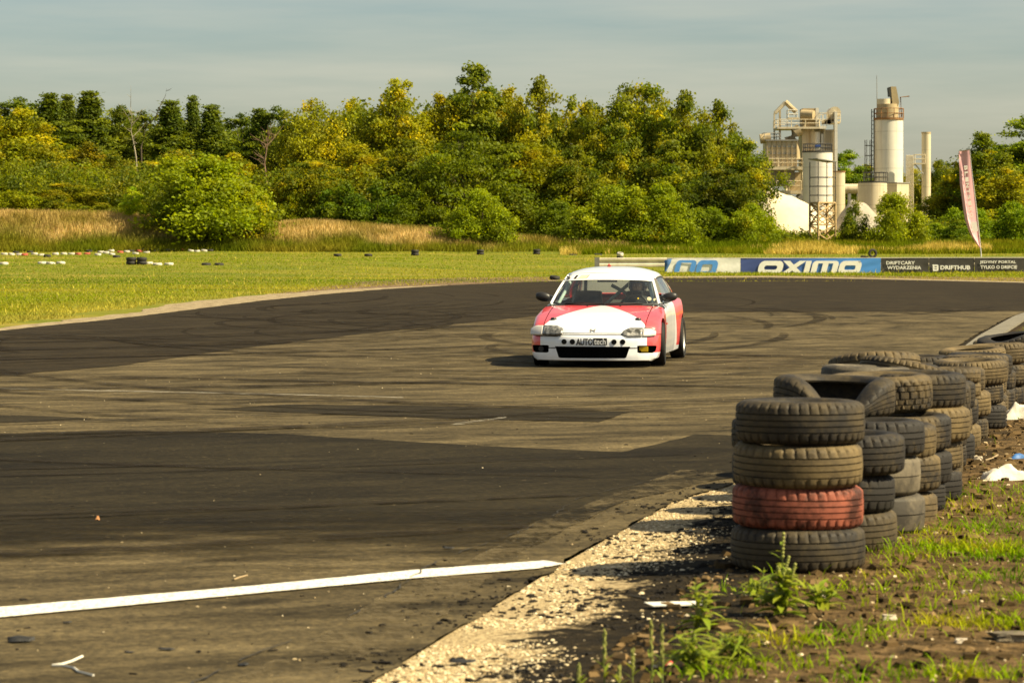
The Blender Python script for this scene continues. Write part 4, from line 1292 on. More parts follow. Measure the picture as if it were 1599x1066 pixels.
# blue banner
b2, w2_ = banner(1156, 1374.6, m_bblue, 'long blue banner with big white OXIMO lettering', 11)
Lx = lambda px: (px - 1156) * BD / FPX
mb = MB()
zb, zt_ = -.12, .665
letter_ring(mb, Lx(1181), 1.42, zb, zt_, .34)
S = lambda x, z: (x + .26 * (z - zb), FY, z)
x = Lx(1217)
for a, b in (((x, zb), (x + .95, zt_)), ((x + .95, zb), (x + .0, zt_))):
    mb.add([(a[0] + .26 * 0, FY - .002 * (a[0] > x), a[1]), (a[0] + .40, FY - .002 * (a[0] > x), a[1]), (b[0] + .40 + .20, FY - .002 * (a[0] > x), b[1]), (b[0] + .20, FY - .002 * (a[0] > x), b[1])], [(0, 1, 2, 3)])
bar(mb, Lx(1253), Lx(1253) + .32, zb, zt_)
arch(mb, Lx(1264), 1.52, zb, zt_, .33, 3)
letter_ring(mb, Lx(1306.5), 1.28, zb, zt_, .33)
mb.build('lettering', m_bink, b2)
mb = MB(); mb.lathe([(.03, 0), (.055, 0)], (0, 0, 0), 10)
for k in range(3): mb.add([(-.07 * math.cos(k * PI / 3) , -.07 * math.sin(k * PI / 3), .002 * k), (.07 * math.cos(k * PI / 3), .07 * math.sin(k * PI / 3), .002 * k), (.07 * math.cos(k * PI / 3) - .015, .07 * math.sin(k * PI / 3) + .02, .002 * k), (-.07 * math.cos(k * PI / 3) - .015, -.07 * math.sin(k * PI / 3) + .02, .002 * k)], [(0, 1, 2, 3)])
o = mb.build('star_mark', m_bink, b2); o.location = (Lx(1341.5), FY, .60); o.rotation_euler = (PI / 2, 0, 0)
# black banners
b3, _ = banner(1375, 1449.5, m_bblack, 'black banner reading DRIFTCARY WYDARZENIA beside the blue banner', 21)
Lx = lambda px: (px - 1375) * BD / FPX
text_mesh('DRIFTCARY', .20, m_bink, b3, Lx(1405), FY, .545, Lx(1428) - Lx(1383.5), .02)
text_mesh('WYDARZENIA', .20, m_bink, b3, Lx(1411), FY, .265, Lx(1437.5) - Lx(1384.5), .02)
b4, _ = banner(1450, 1520.5, m_bblack, 'black banner with white DRIFTHUB lettering and round logo', 31)
Lx = lambda px: (px - 1450) * BD / FPX
text_mesh('DRIFTHUB', .245, m_bink, b4, Lx(1490.5), FY, .275, Lx(1514.3) - Lx(1467.5), .035)
mb = MB()
letter_ring(mb, Lx(1455.6), .33, .08, .44, .10, .0)
bar(mb, Lx(1455.2), Lx(1457.5), .36, .455, 0, FY - .002); bar(mb, Lx(1457), Lx(1463), .215, .285, .2, FY - .002); bar(mb, Lx(1456), Lx(1459), .07, .13, 0, FY - .002)
mb.build('logo', m_bink, b4)
b5, _ = banner(1521, 1660, m_bblack, 'black banner reading JEDYNY PORTAL TYLKO O DRIFCIE at the right edge', 41)
Lx = lambda px: (px - 1521) * BD / FPX
text_mesh('JEDYNY PORTAL', .20, m_bink, b5, Lx(1557.5), FY, .575, Lx(1586) - Lx(1529.5), .02)
text_mesh('TYLKO O DRIFCIE', .20, m_bink, b5, Lx(1558.5), FY, .30, Lx(1587.5) - Lx(1530.5), .02)

# ------------------------------------------------------------------ pink feather flag
FD = 162.2
m_flag = plain('flag_pink', (0.66, 0.36, 0.38), 0.8, var=0.06, scale=2)
nt_ = m_flag.node_tree
m_fprint = plain('flag_print', (0.82, 0.75, 0.68), 0.8, var=0.03)
m_pole = plain('flag_pole', (0.62, 0.60, 0.56), 0.4, metal=0.3)
Fg = lambda px, py, dy=0: (gx(px, FD) , FD + dy, gz(py, FD))
gxb = gx(1532.5, FD)
flag = empty('feather_flag', (gxb, FD, float(zg(gxb, FD))), 0, 'tall pink feather flag with white vertical lettering on a thin pole', 'flag')
rows = [(236.5, 1497, 1514), (245, 1497.8, 1515), (265, 1498.3, 1517), (285, 1499, 1519.3), (305, 1501.5, 1522), (325, 1504, 1524.5), (343, 1507, 1526.7), (358, 1511.5, 1528.2), (368, 1516, 1529.2), (377, 1522, 1530), (383, 1526, 1530.6), (387.5, 1530, 1531.2)]
bz = float(zg(gxb, FD))
def flag_pt(py, f, off=0.0):
    a = np.interp(py, [r[0] for r in rows], [r[1] for r in rows]); b = np.interp(py, [r[0] for r in rows], [r[2] for r in rows])
    px = a + (b - a) * f
    yy = 0.10 * math.sin(f * 5.0 + (py - 236) * 0.022) * (1 - f * .7) - 0.22 * math.exp(-((f - .16) / .13) ** 2) * smooth(238, 300, py) + off
    p = Fg(px, py - (2.5 * f if py < 240 else 0))
    return (p[0] - gxb, p[1] - FD + float(yy), p[2] - bz)
P = [[flag_pt(py, f) for f in np.linspace(0, 1, 13)] for py in np.concatenate([np.linspace(236.5, 377, 34), [380, 383, 386, 387.5]])]
o = MB().grid(P).build('cloth', m_flag, flag, 60)
pole_pts = [flag_pt(py, 1.01) for py in (236, 265, 300, 330, 360, 387.5)] + [(gx(1532, FD) - gxb, 0, gz(396, FD) - bz), (0, 0, 0)]
MB().tube(pole_pts, [.015, .018, .022, .025, .028, .03, .035, .038], 8).build('pole', m_pole, flag, 60)
mb = MB(); mb.tube([flag_pt(236.2, 0.0), flag_pt(236.2, 1.0)], .025, 6); mb.build('top_spar', m_post, flag)
for i, ch in enumerate('BLINTSIRO'):
    py = 262 + i * 9.2
    p, p2 = flag_pt(py, .52, -.06), flag_pt(py + 5, .52, -.06)
    an = math.atan2(p2[0] - p[0], -(p2[2] - p[2]))
    text_mesh(ch, .20, m_fprint, flag, p[0], p[1] - .03, p[2], .27, .03).rotation_euler = (PI / 2, R(90) - an, 0)
p = flag_pt(355, .55, -.08)
mb = MB()
mb.prism([(p[0] - .18, p[1] - .04, p[2] + .32), (p[0] + .15, p[1] - .04, p[2] + .32), (p[0] + .24, p[1] - .04, p[2] - .22), (p[0] - .02, p[1] - .04, p[2] - .30), (p[0] - .14, p[1] - .04, p[2] - .16)], (0, -.008, 0))
mb.build('logo_box', m_fprint, flag)

# ------------------------------------------------------------------ asphalt plant
PD = 290.0
K = PD / FPX
PX = lambda px, D=PD: gx(px, D)
PZ = lambda py, D=PD: gz(py, D)
def streaked(name, col, amount):
    """painted sheet steel with rust and cement dust that ran down it"""
    t = NT(name)
    a = t.noise(t.coords('Object', (2.2, 2.2, 0.10)), 1.3, 5, 0.7)
    b = t.noise(t.coords('Object'), 0.9, 5, 0.6)
    c = t.mix(t.ramp(b, [(0.3, 0.0), (0.7, 1.0)]), tuple(x * .86 for x in col), col)
    c = t.mix(t.math('MULTIPLY', t.ramp(a, [(0.52, 0.0), (0.72, 1.0)]), amount), c, (0.27, 0.17, 0.075))
    seam = t.math('LESS_THAN', t.math('FRACT', t.math('MULTIPLY', t.n('SeparateXYZ', {0: t.coords('Object')}).outputs[2], 0.52)), 0.035)
    c = t.mix(t.math('MULTIPLY', seam, 0.35), c, (0.22, 0.18, 0.11))
    return t.done(t.princ(Base_Color=c, Roughness=0.6))
m_cream = streaked('plant_cream_paint', (0.62, 0.53, 0.36), 0.55)
m_white = streaked('plant_white_paint', (0.70, 0.66, 0.56), 0.38)
m_tan = plain('plant_tan_steel', (0.40, 0.31, 0.17), 0.7, var=0.15, scale=1)
m_grey = plain('plant_grey_steel', (0.24, 0.23, 0.21), 0.7, var=0.15, scale=1)
m_dark = plain('plant_dark_steel', (0.045, 0.042, 0.038), 0.7, var=0.2)
m_rust = plain('plant_rust', (0.26, 0.13, 0.045), 0.85, var=0.4, scale=2.5)
m_blue2 = plain('plant_blue_motor', (0.03, 0.07, 0.25), 0.5)
GZ0 = float(zg(30, PD)) - 0.1
def pthing(name, px, label, cat='plant building', D=PD):
    z = float(zg(PX(px, D), D)) - 0.05
    return empty(name, (PX(px, D), D, z), 0, label, cat), PX(px, D), z
class PB:
    """builds parts of one plant structure from photo rows and columns turned to metres about its own foot"""
    def __init__(s, root, x0, z0, D=PD): s.r, s.x, s.z, s.D = root, x0, z0, D
    def box(s, name, pl, pr, pt, pb, dep, mat, dy=0.0, parent=None, bev=0):
        mb = MB(); x0, x1, zt, zb = PX(pl, s.D) - s.x, PX(pr, s.D) - s.x, PZ(pt, s.D) - s.z, PZ(pb, s.D) - s.z
        mb.box(((x0 + x1) / 2, dy, (zt + zb) / 2), (x1 - x0, dep, zt - zb)); return mb.build(name, mat, parent or s.r)
    def cyl(s, name, pl, pr, pt, pb, mat, dy=0.0, top=None, n=32, parent=None):
        x0, x1 = PX(pl, s.D) - s.x, PX(pr, s.D) - s.x
        r, cx = (x1 - x0) / 2, (x0 + x1) / 2
        zt, zb = PZ(pt, s.D) - s.z, PZ(pb, s.D) - s.z
        prof = [(0.001, zb), (r, zb), (r, zt)] + (top(r, zt) if top else []) + [(0.001, zt + (0.0 if not top else top(r, zt)[-1][1] - zt))]
        return MB().lathe(prof, (cx, dy, 0), n).build(name, mat, parent or s.r, 40)
    def tube(s, name, pts, r, mat, n=8, parent=None):
        P = [(PX(p[0], s.D) - s.x, p[2] if len(p) > 2 else 0, PZ(p[1], s.D) - s.z) for p in pts]
        return MB().tube(P, r, n).build(name, mat, parent or s.r, 40)
    def rail(s, pl, pr, pt, pb, dep, mat, dy=0.0, step=1.1, name='railing', parent=None):
        x0, x1, zt, zb = PX(pl, s.D) - s.x, PX(pr, s.D) - s.x, PZ(pt, s.D) - s.z, PZ(pb, s.D) - s.z
        mb = MB()
        for y in (dy - dep / 2, dy + dep / 2):
            for z in (zt, (zt + zb) / 2): mb.tube([(x0, y, z), (x1, y, z)], .035, 4)
            k = max(2, int((x1 - x0) / step) + 1)
            for i in range(k):
                x = x0 + (x1 - x0) * i / (k - 1)
                mb.tube([(x, y, zb), (x, y, zt)], .035, 4)
        for x in (x0, x1):
            for z in (zt, (zt + zb) / 2): mb.tube([(x, dy - dep / 2, z), (x, dy + dep / 2, z)], .035, 4)
        return mb.build(name, mat, parent or s.r)
    def ring_rail(s, px, rad_px, pt, pb, mat, dy=0.0, name='railing', n=14):
        cx, r, zt, zb = PX(px, s.D) - s.x, rad_px * s.D / FPX, PZ(pt, s.D) - s.z, PZ(pb, s.D) - s.z
        mb = MB()
        for z in (zt, (zt + zb) / 2):
            mb.tube([(cx + r * math.cos(2*PI*i/24), dy + r * math.sin(2*PI*i/24), z) for i in range(25)], .035, 4, cap=False)
        for i in range(n):
            a = 2 * PI * i / n
            mb.tube([(cx + r * math.cos(a), dy + r * math.sin(a), zb), (cx + r * math.cos(a), dy + r * math.sin(a), zt)], .035, 4)
        return mb.build(name, mat, s.r)
# mixing tower
rt, x0, z0 = pthing('mixing_tower', 1280, 'cream mixing tower with platforms, drum and pipes, tallest left structure')
p = PB(rt, x0, z0)
dep = 3.6
p.box('tower_body', 1251, 1305, 203, 356, dep, m_cream, 1.0)
for pl, pr in ((1264, 1270), (1284, 1287), (1296, 1299)): p.box('column', pl, pr, 203, 300, .4, m_cream, -0.98)
p.box('screen_house', 1252, 1276.5, 170, 200, 3.0, m_tan, .6)
p.box('pale_panel', 1271.8, 1276.6, 169.5, 198.5, 3.4, m_white, .5)
o = p.cyl('drum', 1251, 1264.5, 174, 185, m_tan, 0)
bpy.data.objects.remove(o)
cxx, czz = PX(1250) - x0, PZ(179.5) - z0
MB().tube([(cxx, -1.1, czz), (PX(1268) - x0, -1.7, czz - .1)], .48, 18).build('drum', m_tan, rt, 40)
p.box('platform', 1211, 1276, 199.5, 202.5, 4.6, m_cream, .2)
p.box('platform', 1276.5, 1287, 198, 202.5, 4.0, m_white, 0)
p.rail(1211, 1276, 188, 199.5, 4.4, m_cream, .2)
p.rail(1277, 1288, 178, 198, 3.6, m_cream, 0)
p.rail(1229, 1243, 173, 185, 1.8, m_white, -.6, .7)
p.box('platform', 1229, 1246, 184.5, 186.5, 2.0, m_cream, -.6)
p.box('strut', 1209.6, 1212, 176, 222, .25, m_cream, 1.2); p.box('strut', 1215.2, 1218, 173, 221, .3, m_tan, -.8)
p.tube('roof_pipe', [(1210, 177), (1226.5, 160)], .20, m_cream); p.tube('roof_pipe', [(1226, 159), (1243, 175)], .26, m_tan)
p.tube('duct', [(1247, 203, -1.5), (1238, 208, -1.5), (1231.5, 217, -1.5), (1237, 222, -1.2), (1239, 250, -1.2)], .60, m_tan, 14)
p.box('hopper', 1286, 1302, 188, 193, 3, m_cream, .3)
mb = MB(); mb.prism([(PX(1284) - x0, -1.2, PZ(193) - z0), (PX(1303) - x0, -1.2, PZ(176) - z0), (PX(1303) - x0, -1.2, PZ(193) - z0)], (0, 2.4, 0)); mb.build('chute', m_tan, rt)
p.tube('elevator_head', [(1301, 177, -1.6), (1301, 177, .9)], .62, m_cream, 16)
p.box('elevator', 1299.6, 1304, 176, 356, 1.2, m_white, -1.6)
p.rail(1295, 1309, 180, 192, 3.2, m_cream, -.2, .8)
p.box('platform', 1296, 1309, 191, 194, 3.4, m_cream, -.2)
p.tube('vent_pipe', [(1274.2, 207, -1.2), (1274.2, 236, -1.2)], .3, m_white, 10)
p.tube('vent_pipe', [(1281.8, 210, -1.2), (1281.8, 236, -1.2)], .14, m_white, 8)
# filter house
rt, x0, z0 = pthing('filter_house', 1213, 'greyish filter house with ribbed walls left of the mixing tower')
p = PB(rt, x0, z0)
p.box('filter_body', 1191, 1238, 222.5, 262, 4.0, m_cream, -2.2)
for i in range(7): p.box('rib', 1191.5 + i * 7.6, 1192.5 + i * 7.6, 223, 261.5, .2, m_tan, -4.27)
for py in (231.5, 242): p.box('rib', 1191, 1238, py, py + .9, .16, m_grey, -4.25)
p.box('roof_edge', 1190, 1239.5, 220.6, 222.6, 4.6, m_grey, -2.2)
p.rail(1188, 1212, 210, 220, 3.6, m_grey, -2.2, 1.3)
p.tube('fan_pipe', [(1183, 219, -3), (1199, 217, -3)], .5, m_tan, 12)
p.box('platform', 1188, 1250, 262, 267, 5.0, m_cream, -2.4)
p.rail(1188, 1250, 250, 262, 4.8, m_cream, -2.4)
p.box('hopper_body', 1193, 1236, 267, 290, 3.2, m_grey, -1.8)
for pl in (1196, 1220, 1246): p.tube('leg', [(pl, 267, -4.0), (pl + 4, 345, -4.0)], .16, m_cream, 6)
p.box('platform', 1206, 1244, 299, 304, 3.0, m_cream, -3.2)
p.rail(1206, 1244, 284, 299, 2.8, m_cream, -3.2, 1.0)
p.box('machine', 1228, 1246, 270, 299, 2.5, m_tan, -1.5)
p.tube('conveyor', [(1241, 312, -4), (1256, 297, -4)], .45, m_grey, 8)
# white tank with black roof
rt, x0, z0 = pthing('white_tank', 1278, 'white upright tank with black roof and railing before the mixing tower', 'tank', 283)
p = PB(rt, x0, z0, 283)
p.cyl('shell', 1253.5, 1300, 238.5, 372, m_white)
p.cyl('roof_cap', 1252.8, 1300.6, 236.2, 238.4, m_dark)
p.ring_rail(1277, 22.5, 225, 236.5, m_dark)
p.box('motor', 1270.5, 1278.5, 227, 230.5, 1.0, m_blue2, -1.2); p.tube('motor_drum', [(1271, 235, -1.3), (1278, 231.5, -1.3)], .24, m_white, 12)
# small cream silo
rt, x0, z0 = pthing('small_silo', 1310, 'short cream silo standing just right of the white tank', 'silo', 285)
p = PB(rt, x0, z0, 285)
p.cyl('shell', 1301.5, 1319.5, 269, 372, m_cream); p.cyl('roof_cap', 1300.5, 1320.3, 267.2, 268.9, m_rust)
# horizontal vessel
rt, x0, z0 = pthing('horizontal_tank', 1331, 'cream horizontal tank lying between short silo and low tank', 'tank', 288)
p = PB(rt, x0, z0, 288)
MB().tube([(PX(1318, 288) - x0, 0, PZ(295, 288) - z0), (PX(1345, 288) - x0, 0, PZ(295, 288) - z0)], .52, 18).build('shell', m_cream, rt, 40)
for px in (1324, 1338): p.box('saddle', px, px + 4, 302, 372, .8, m_grey)
# low wide tank
rt, x0, z0 = pthing('low_tank', 1363, 'low wide cream tank with black lid and railing under the tall silo', 'tank', 280)
p = PB(rt, x0, z0, 280)
p.cyl('shell', 1339.5, 1385, 286, 372, m_cream); p.cyl('lid', 1341, 1385.5, 283.5, 286, m_dark)
p.ring_rail(1367, 19, 269.5, 284, m_dark, n=9)
# tall silo
rt, x0, z0 = pthing('tall_silo', 1388, 'tall white cylindrical silo with railed top and tan head', 'silo')
p = PB(rt, x0, z0)
p.cyl('shell', 1365.3, 1410, 188, 372, m_white, n=48)
p.cyl('rim', 1364, 1411, 184.5, 188, m_rust)
p.ring_rail(1388, 23, 170, 185, m_rust)
p.cyl('head', 1369.5, 1403, 163, 184.5, m_tan)
p.cyl('head_cover', 1369, 1392, 155, 163, m_cream, -.1)
mb = MB(); mb.prism([(PX(a) - x0, -.7, PZ(b) - z0) for a, b in ((1389.5, 136), (1398, 136), (1402.8, 161), (1396, 176), (1388, 183), (1392, 160))], (0, 1.4, 0)); mb.build('elevator_head', m_tan, rt)
mb = MB(); mb.prism([(PX(a) - x0, -.72, PZ(b) - z0) for a, b in ((1386.5, 137), (1389.4, 136.2), (1390.6, 151), (1387.8, 151))], (0, 1.44, 0)); mb.build('dark_cover', m_dark, rt)
p.tube('davit', [(1408, 183), (1406, 152), (1420, 150.5)], .07, m_rust, 6)
mb = MB()
zt, zb = PZ(171) - z0, PZ(350) - z0
for px in (1360.6, 1364.2):
    mb.tube([(PX(px) - x0, -.25, zt), (PX(px) - x0, -.25, zb)], .055, 5)
z = zb
while z < zt: mb.tube([(PX(1360.6) - x0, -.25, z), (PX(1364.2) - x0, -.25, z)], .03, 4); z += .45
mb.build('ladder', m_dark, rt)
mb = MB()
z = zb + 4
while z < zt - 3.0:
    mb.tube([(PX(1362.3) - x0 - .42 + .42 * math.cos(a) - .0, -.25 - .45 * math.sin(a) * 1.2, z) for a in np.linspace(0, 2 * PI, 11)], .03, 4, cap=False); z += 1.05
for a in (1.2, 2.2, 3.14, 4.1, 5.1): mb.tube([(PX(1362.3) - x0 - .42 + .42 * math.cos(a), -.25 - .54 * math.sin(a), zb + 4), (PX(1362.3) - x0 - .42 + .42 * math.cos(a), -.25 - .54 * math.sin(a), zt - 3.2)], .025, 4)
mb.build('ladder_cage', m_dark, rt)
# shed
rt, x0, z0 = pthing('machine_shed', 1402, 'small cream box shed at the foot of the tall silo', 'shed', 284)
z_t, z_b = PZ(286.5, 284) - z0, PZ(372, 284) - z0
mb = MB(); mb.box((PX(1402, 284) - x0, 0, (z_t + z_b) / 2), (1.75, 1.45, z_t - z_b), rz=R(38)); mb.build('shed_body', m_cream, rt)
mb = MB(); mb.box((PX(1402, 284) - x0, 0, z_t + .05), (1.9, 1.6, .1), rz=R(38)); mb.build('roof', m_grey, rt)
# chimney
rt, x0, z0 = pthing('chimney', 1446, 'slim cream chimney standing alone right of the tall silo', 'chimney')
p = PB(rt, x0, z0)
p.cyl('shaft', 1439.2, 1453.3, 207.5, 372, m_cream, top=lambda r, z: [(r * .8, z), (r * .8, z - .8)]); p.cyl('crown_band', 1438.8, 1453.6, 206.4, 209, m_tan, top=lambda r, z: [(r * .8, z + .001)])
p.box('platform', 1427, 1443, 255, 257, 1.2, m_cream, -.3); p.rail(1427, 1443, 242, 255, 1.1, m_cream, -.3, .6)
p.tube('brace', [(1428, 257, -.4), (1441, 272, -.4)], .06, m_grey, 5); p.tube('brace', [(1414, 265, -.4), (1428, 257, -.4)], .06, m_grey, 5)
rt, x0, z0 = pthing('mesh_panel', 1420, 'pale upright mesh panel between tall silo and chimney', 'panel', 288)
p = PB(rt, x0, z0, 288)
mb = MB()
for i in range(9):
    xx = PX(1415 + i * 1.4, 288) - x0; mb.tube([(xx, 0, PZ(243, 288) - z0), (xx, 0, PZ(372, 288) - z0)], .035, 4)
for i in range(14):
    zz = PZ(243 + i * 7, 288) - z0; mb.tube([(PX(1415, 288) - x0, .01, zz), (PX(1426.2, 288) - x0, .01, zz)], .035, 4)
mb.build('mesh_grille', m_cream, rt)
rt, x0, z0 = pthing('mast', 1368, 'thin tall mast rising behind the tall silo', 'mast', 296)
MB().tube([(0, 0, 0), (.15, 0, 11), (PX(1369, 296) - x0, 0, PZ(118, 296) - z0)], [.09, .06, .03], 6).build('mast_pole', m_grey, rt)
# lattice tower
LD = 248.0
m_lat = plain('lattice_tan_steel', (0.52, 0.36, 0.16), 0.8, var=0.3, scale=2)
rt, x0, z0 = pthing('lattice_tower', 1284.5, 'rusty tan lattice tower with dark canopy in front of the white tank', 'tower', LD)
kk = LD / FPX
an, s_ = R(20), 1.7
cor = []
for a, b in ((-1, -1), (1, -1), (1, 1), (-1, 1)):
    cor.append((s_ / 2 * (a * math.cos(an) - b * math.sin(an)), s_ / 2 * (a * math.sin(an) + b * math.cos(an))))
zz = [0.0] + [gz(py, LD) - z0 for py in (365, 351, 333, 317)]
ztop = gz(253, LD) - z0
for c in cor:
    MB().tube([(c[0], c[1], 0), (c[0], c[1], zz[-1])], .11, 6).build('leg', m_lat, rt)
    MB().tube([(c[0], c[1], zz[-1]), (c[0], c[1], ztop)], .045, 6).build('cabin_post', m_dark, rt)
for i in range(4):
    a, b = cor[i], cor[(i + 1) % 4]
    for j in range(len(zz) - 1):
        q = (a, b) if (i + j) % 2 else (b, a)
        MB().tube([(*q[0], zz[j]), (*q[1], zz[j + 1])], .075, 5).build('brace', m_lat, rt)
        if j in (0, 2, 3): MB().tube([(*q[1], zz[j]), (*q[0], zz[j + 1])], .055, 5).build('brace', m_lat, rt)
    for zq, rr_ in ((zz[2], .06), (zz[-1], .08)):
        MB().tube([(*a, zq), (*b, zq)], rr_, 5).build('crossbar', m_lat, rt)
    for py in (277, 291, 305):
        MB().tube([(*a, gz(py, LD) - z0), (*b, gz(py, LD) - z0)], .035, 5).build('railing', m_dark, rt)
mb = MB(); mb.box((0, 0, zz[-1] + .05), (1.75, 1.75, .08), rz=an); mb.build('floor_plate', m_rust, rt)
mb = MB()
q = [(c[0] * 1.12, c[1] * 1.12) for c in cor]
mb.prism([(*q[0], ztop + .22), (*q[1], ztop - .05), (*q[2], ztop - .05), (*q[3], ztop + .22)], (0, 0, .08)); mb.build('canopy', m_grey, rt)
# stock piles
def pile(name, px, pt, pw, D, label, mat, seed, dep=6, skew=0.0):
    x, zt = gx(px, D), gz(pt, D)
    zb = float(zg(x, D)) - .3
    P = []
    for i in range(33):
        row = []
        for j in range(17):
            u, w = i / 16 - 1, j / 8 - 1
            cone = lambda du, k: max(0.0, 1 - (math.hypot((u - du) * k, w * k)) ** 1.3)
            h = (cone(-.22, 1.2) ** 4 + (cone(.12, 1.15) * .80) ** 4 + (cone(.38, 1.4) * .52) ** 4) ** .25 * (0.92 + .16 * float(fbm(u * 4, w * 4, 1.1, seed)))
            h *= max(0.0, 1 - max(abs(u), abs(w)) ** 8)
            row.append((u * pw * D / FPX / 2, w * dep, h * (zt - zb)))
        P.append(row)
    o = MB().grid(P).build(name, mat, smooth_deg=60)
    o.location = (x, D, zb)
    return tag(o, label, 'pile')
m_sand = plain('pale_sand', (0.66, 0.56, 0.40), 0.95, var=0.08, scale=0.8, bump=0.3)
m_aggr = plain('grey_aggregate', (0.34, 0.30, 0.235), 0.95, var=0.15, scale=0.8, bump=0.4)
pile('sand_pile', 1222, 294, 220, 272, 'big pale sand pile left of the lattice tower', m_sand, 3, skew=.3)
pile('gravel_pile', 1345, 312, 120, 274, 'grey gravel pile between lattice tower and low tank', m_aggr, 8)
pile('gravel_pile', 1468, 340, 74, 274, 'small pale gravel heap right of the chimney foot', m_aggr, 12)
# ------------------------------------------------------------------ trees
t = NT('leaves')
col = t.n('Attribute', attribute_name='tint').outputs['Color']
oc = t.n('ObjectInfo').outputs['Color']
col = t.mix(1.0, t.mix(1.0, col, oc, 'MULTIPLY'), (1.68, 1.78, 0.5), 'MULTIPLY')
df = t.princ(Base_Color=col, Roughness=0.6, Specular_IOR_Level=0.25)
tr = t.n('BsdfTranslucent', {'Color': t.mix(1.0, col, (1.25, 1.15, 0.5), 'MULTIPLY')})
m_leaves = t.done(t.n('MixShader', {0: 0.5, 1: df, 2: tr.outputs[0]}).outputs[0])
m_bark = plain('bark', (0.085, 0.062, 0.040), 0.95, var=0.3, scale=3, bump=0.4)
m_bark_pale = plain('birch_bark', (0.34, 0.29, 0.20), 0.9, var=0.3, scale=2)
m_bark_red = plain('dead_bark', (0.20, 0.125, 0.075), 0.95, var=0.25, scale=2)

def leaf_cloud(C, RAD, per, size, cols, seed, up=0.35, flatten=0.75):
    per, size = int(per * 1.35), size * 0.82
    """leaf sized faces spread through clumps: C centres (n,3), RAD radii, per leaves each"""
    g = np.random.default_rng(seed)
    n = len(C)
    N = n * per
    ci = np.repeat(np.arange(n), per)
    d = g.normal(size=(N, 3)); d /= np.linalg.norm(d, axis=1)[:, None]
    rr = RAD[ci] * (0.25 + 0.85 * g.random(N) ** 0.6 + 0.8 * (g.random(N) < 0.26) * g.random(N))
    P = C[ci] + d * rr[:, None] * np.array([1, 1, flatten])
    nrm = d * 0.6 + g.normal(size=(N, 3)) * 0.7 + np.array([0, 0, up])
    nrm /= np.linalg.norm(nrm, axis=1)[:, None]
    ref = g.normal(size=(N, 3))
    a = np.cross(nrm, ref); a /= np.linalg.norm(a, axis=1)[:, None]
    b = np.cross(nrm, a)
    s = size * (0.6 + 0.8 * g.random(N))
    V = np.stack([P - a * (s * .62)[:, None], P - b * (s * .40)[:, None] + nrm * (s * .1)[:, None], P + a * (s * .62)[:, None], P + b * (s * .40)[:, None]], 1)
    Q = np.arange(N * 4).reshape(N, 4)
    cl = cols[ci] * (1 + (g.random((N, 1)) - 0.5) * 0.5)
    return V.reshape(-1, 3), Q, cl
def crown_shape(kind, f):
    if kind == 'oval': return math.sin(PI * min(1, max(0, f)) ** 0.8) ** 0.55
    if kind == 'round': return math.sqrt(max(0, 1 - (2 * f - 1) ** 2)) ** 0.8
    if kind == 'cone': return (1 - f) ** 0.8 * (0.45 + 0.55 * min(1, f * 6))
    if kind == 'dome': return math.sqrt(max(0, 1 - f * f)) ** 0.9
    return 1
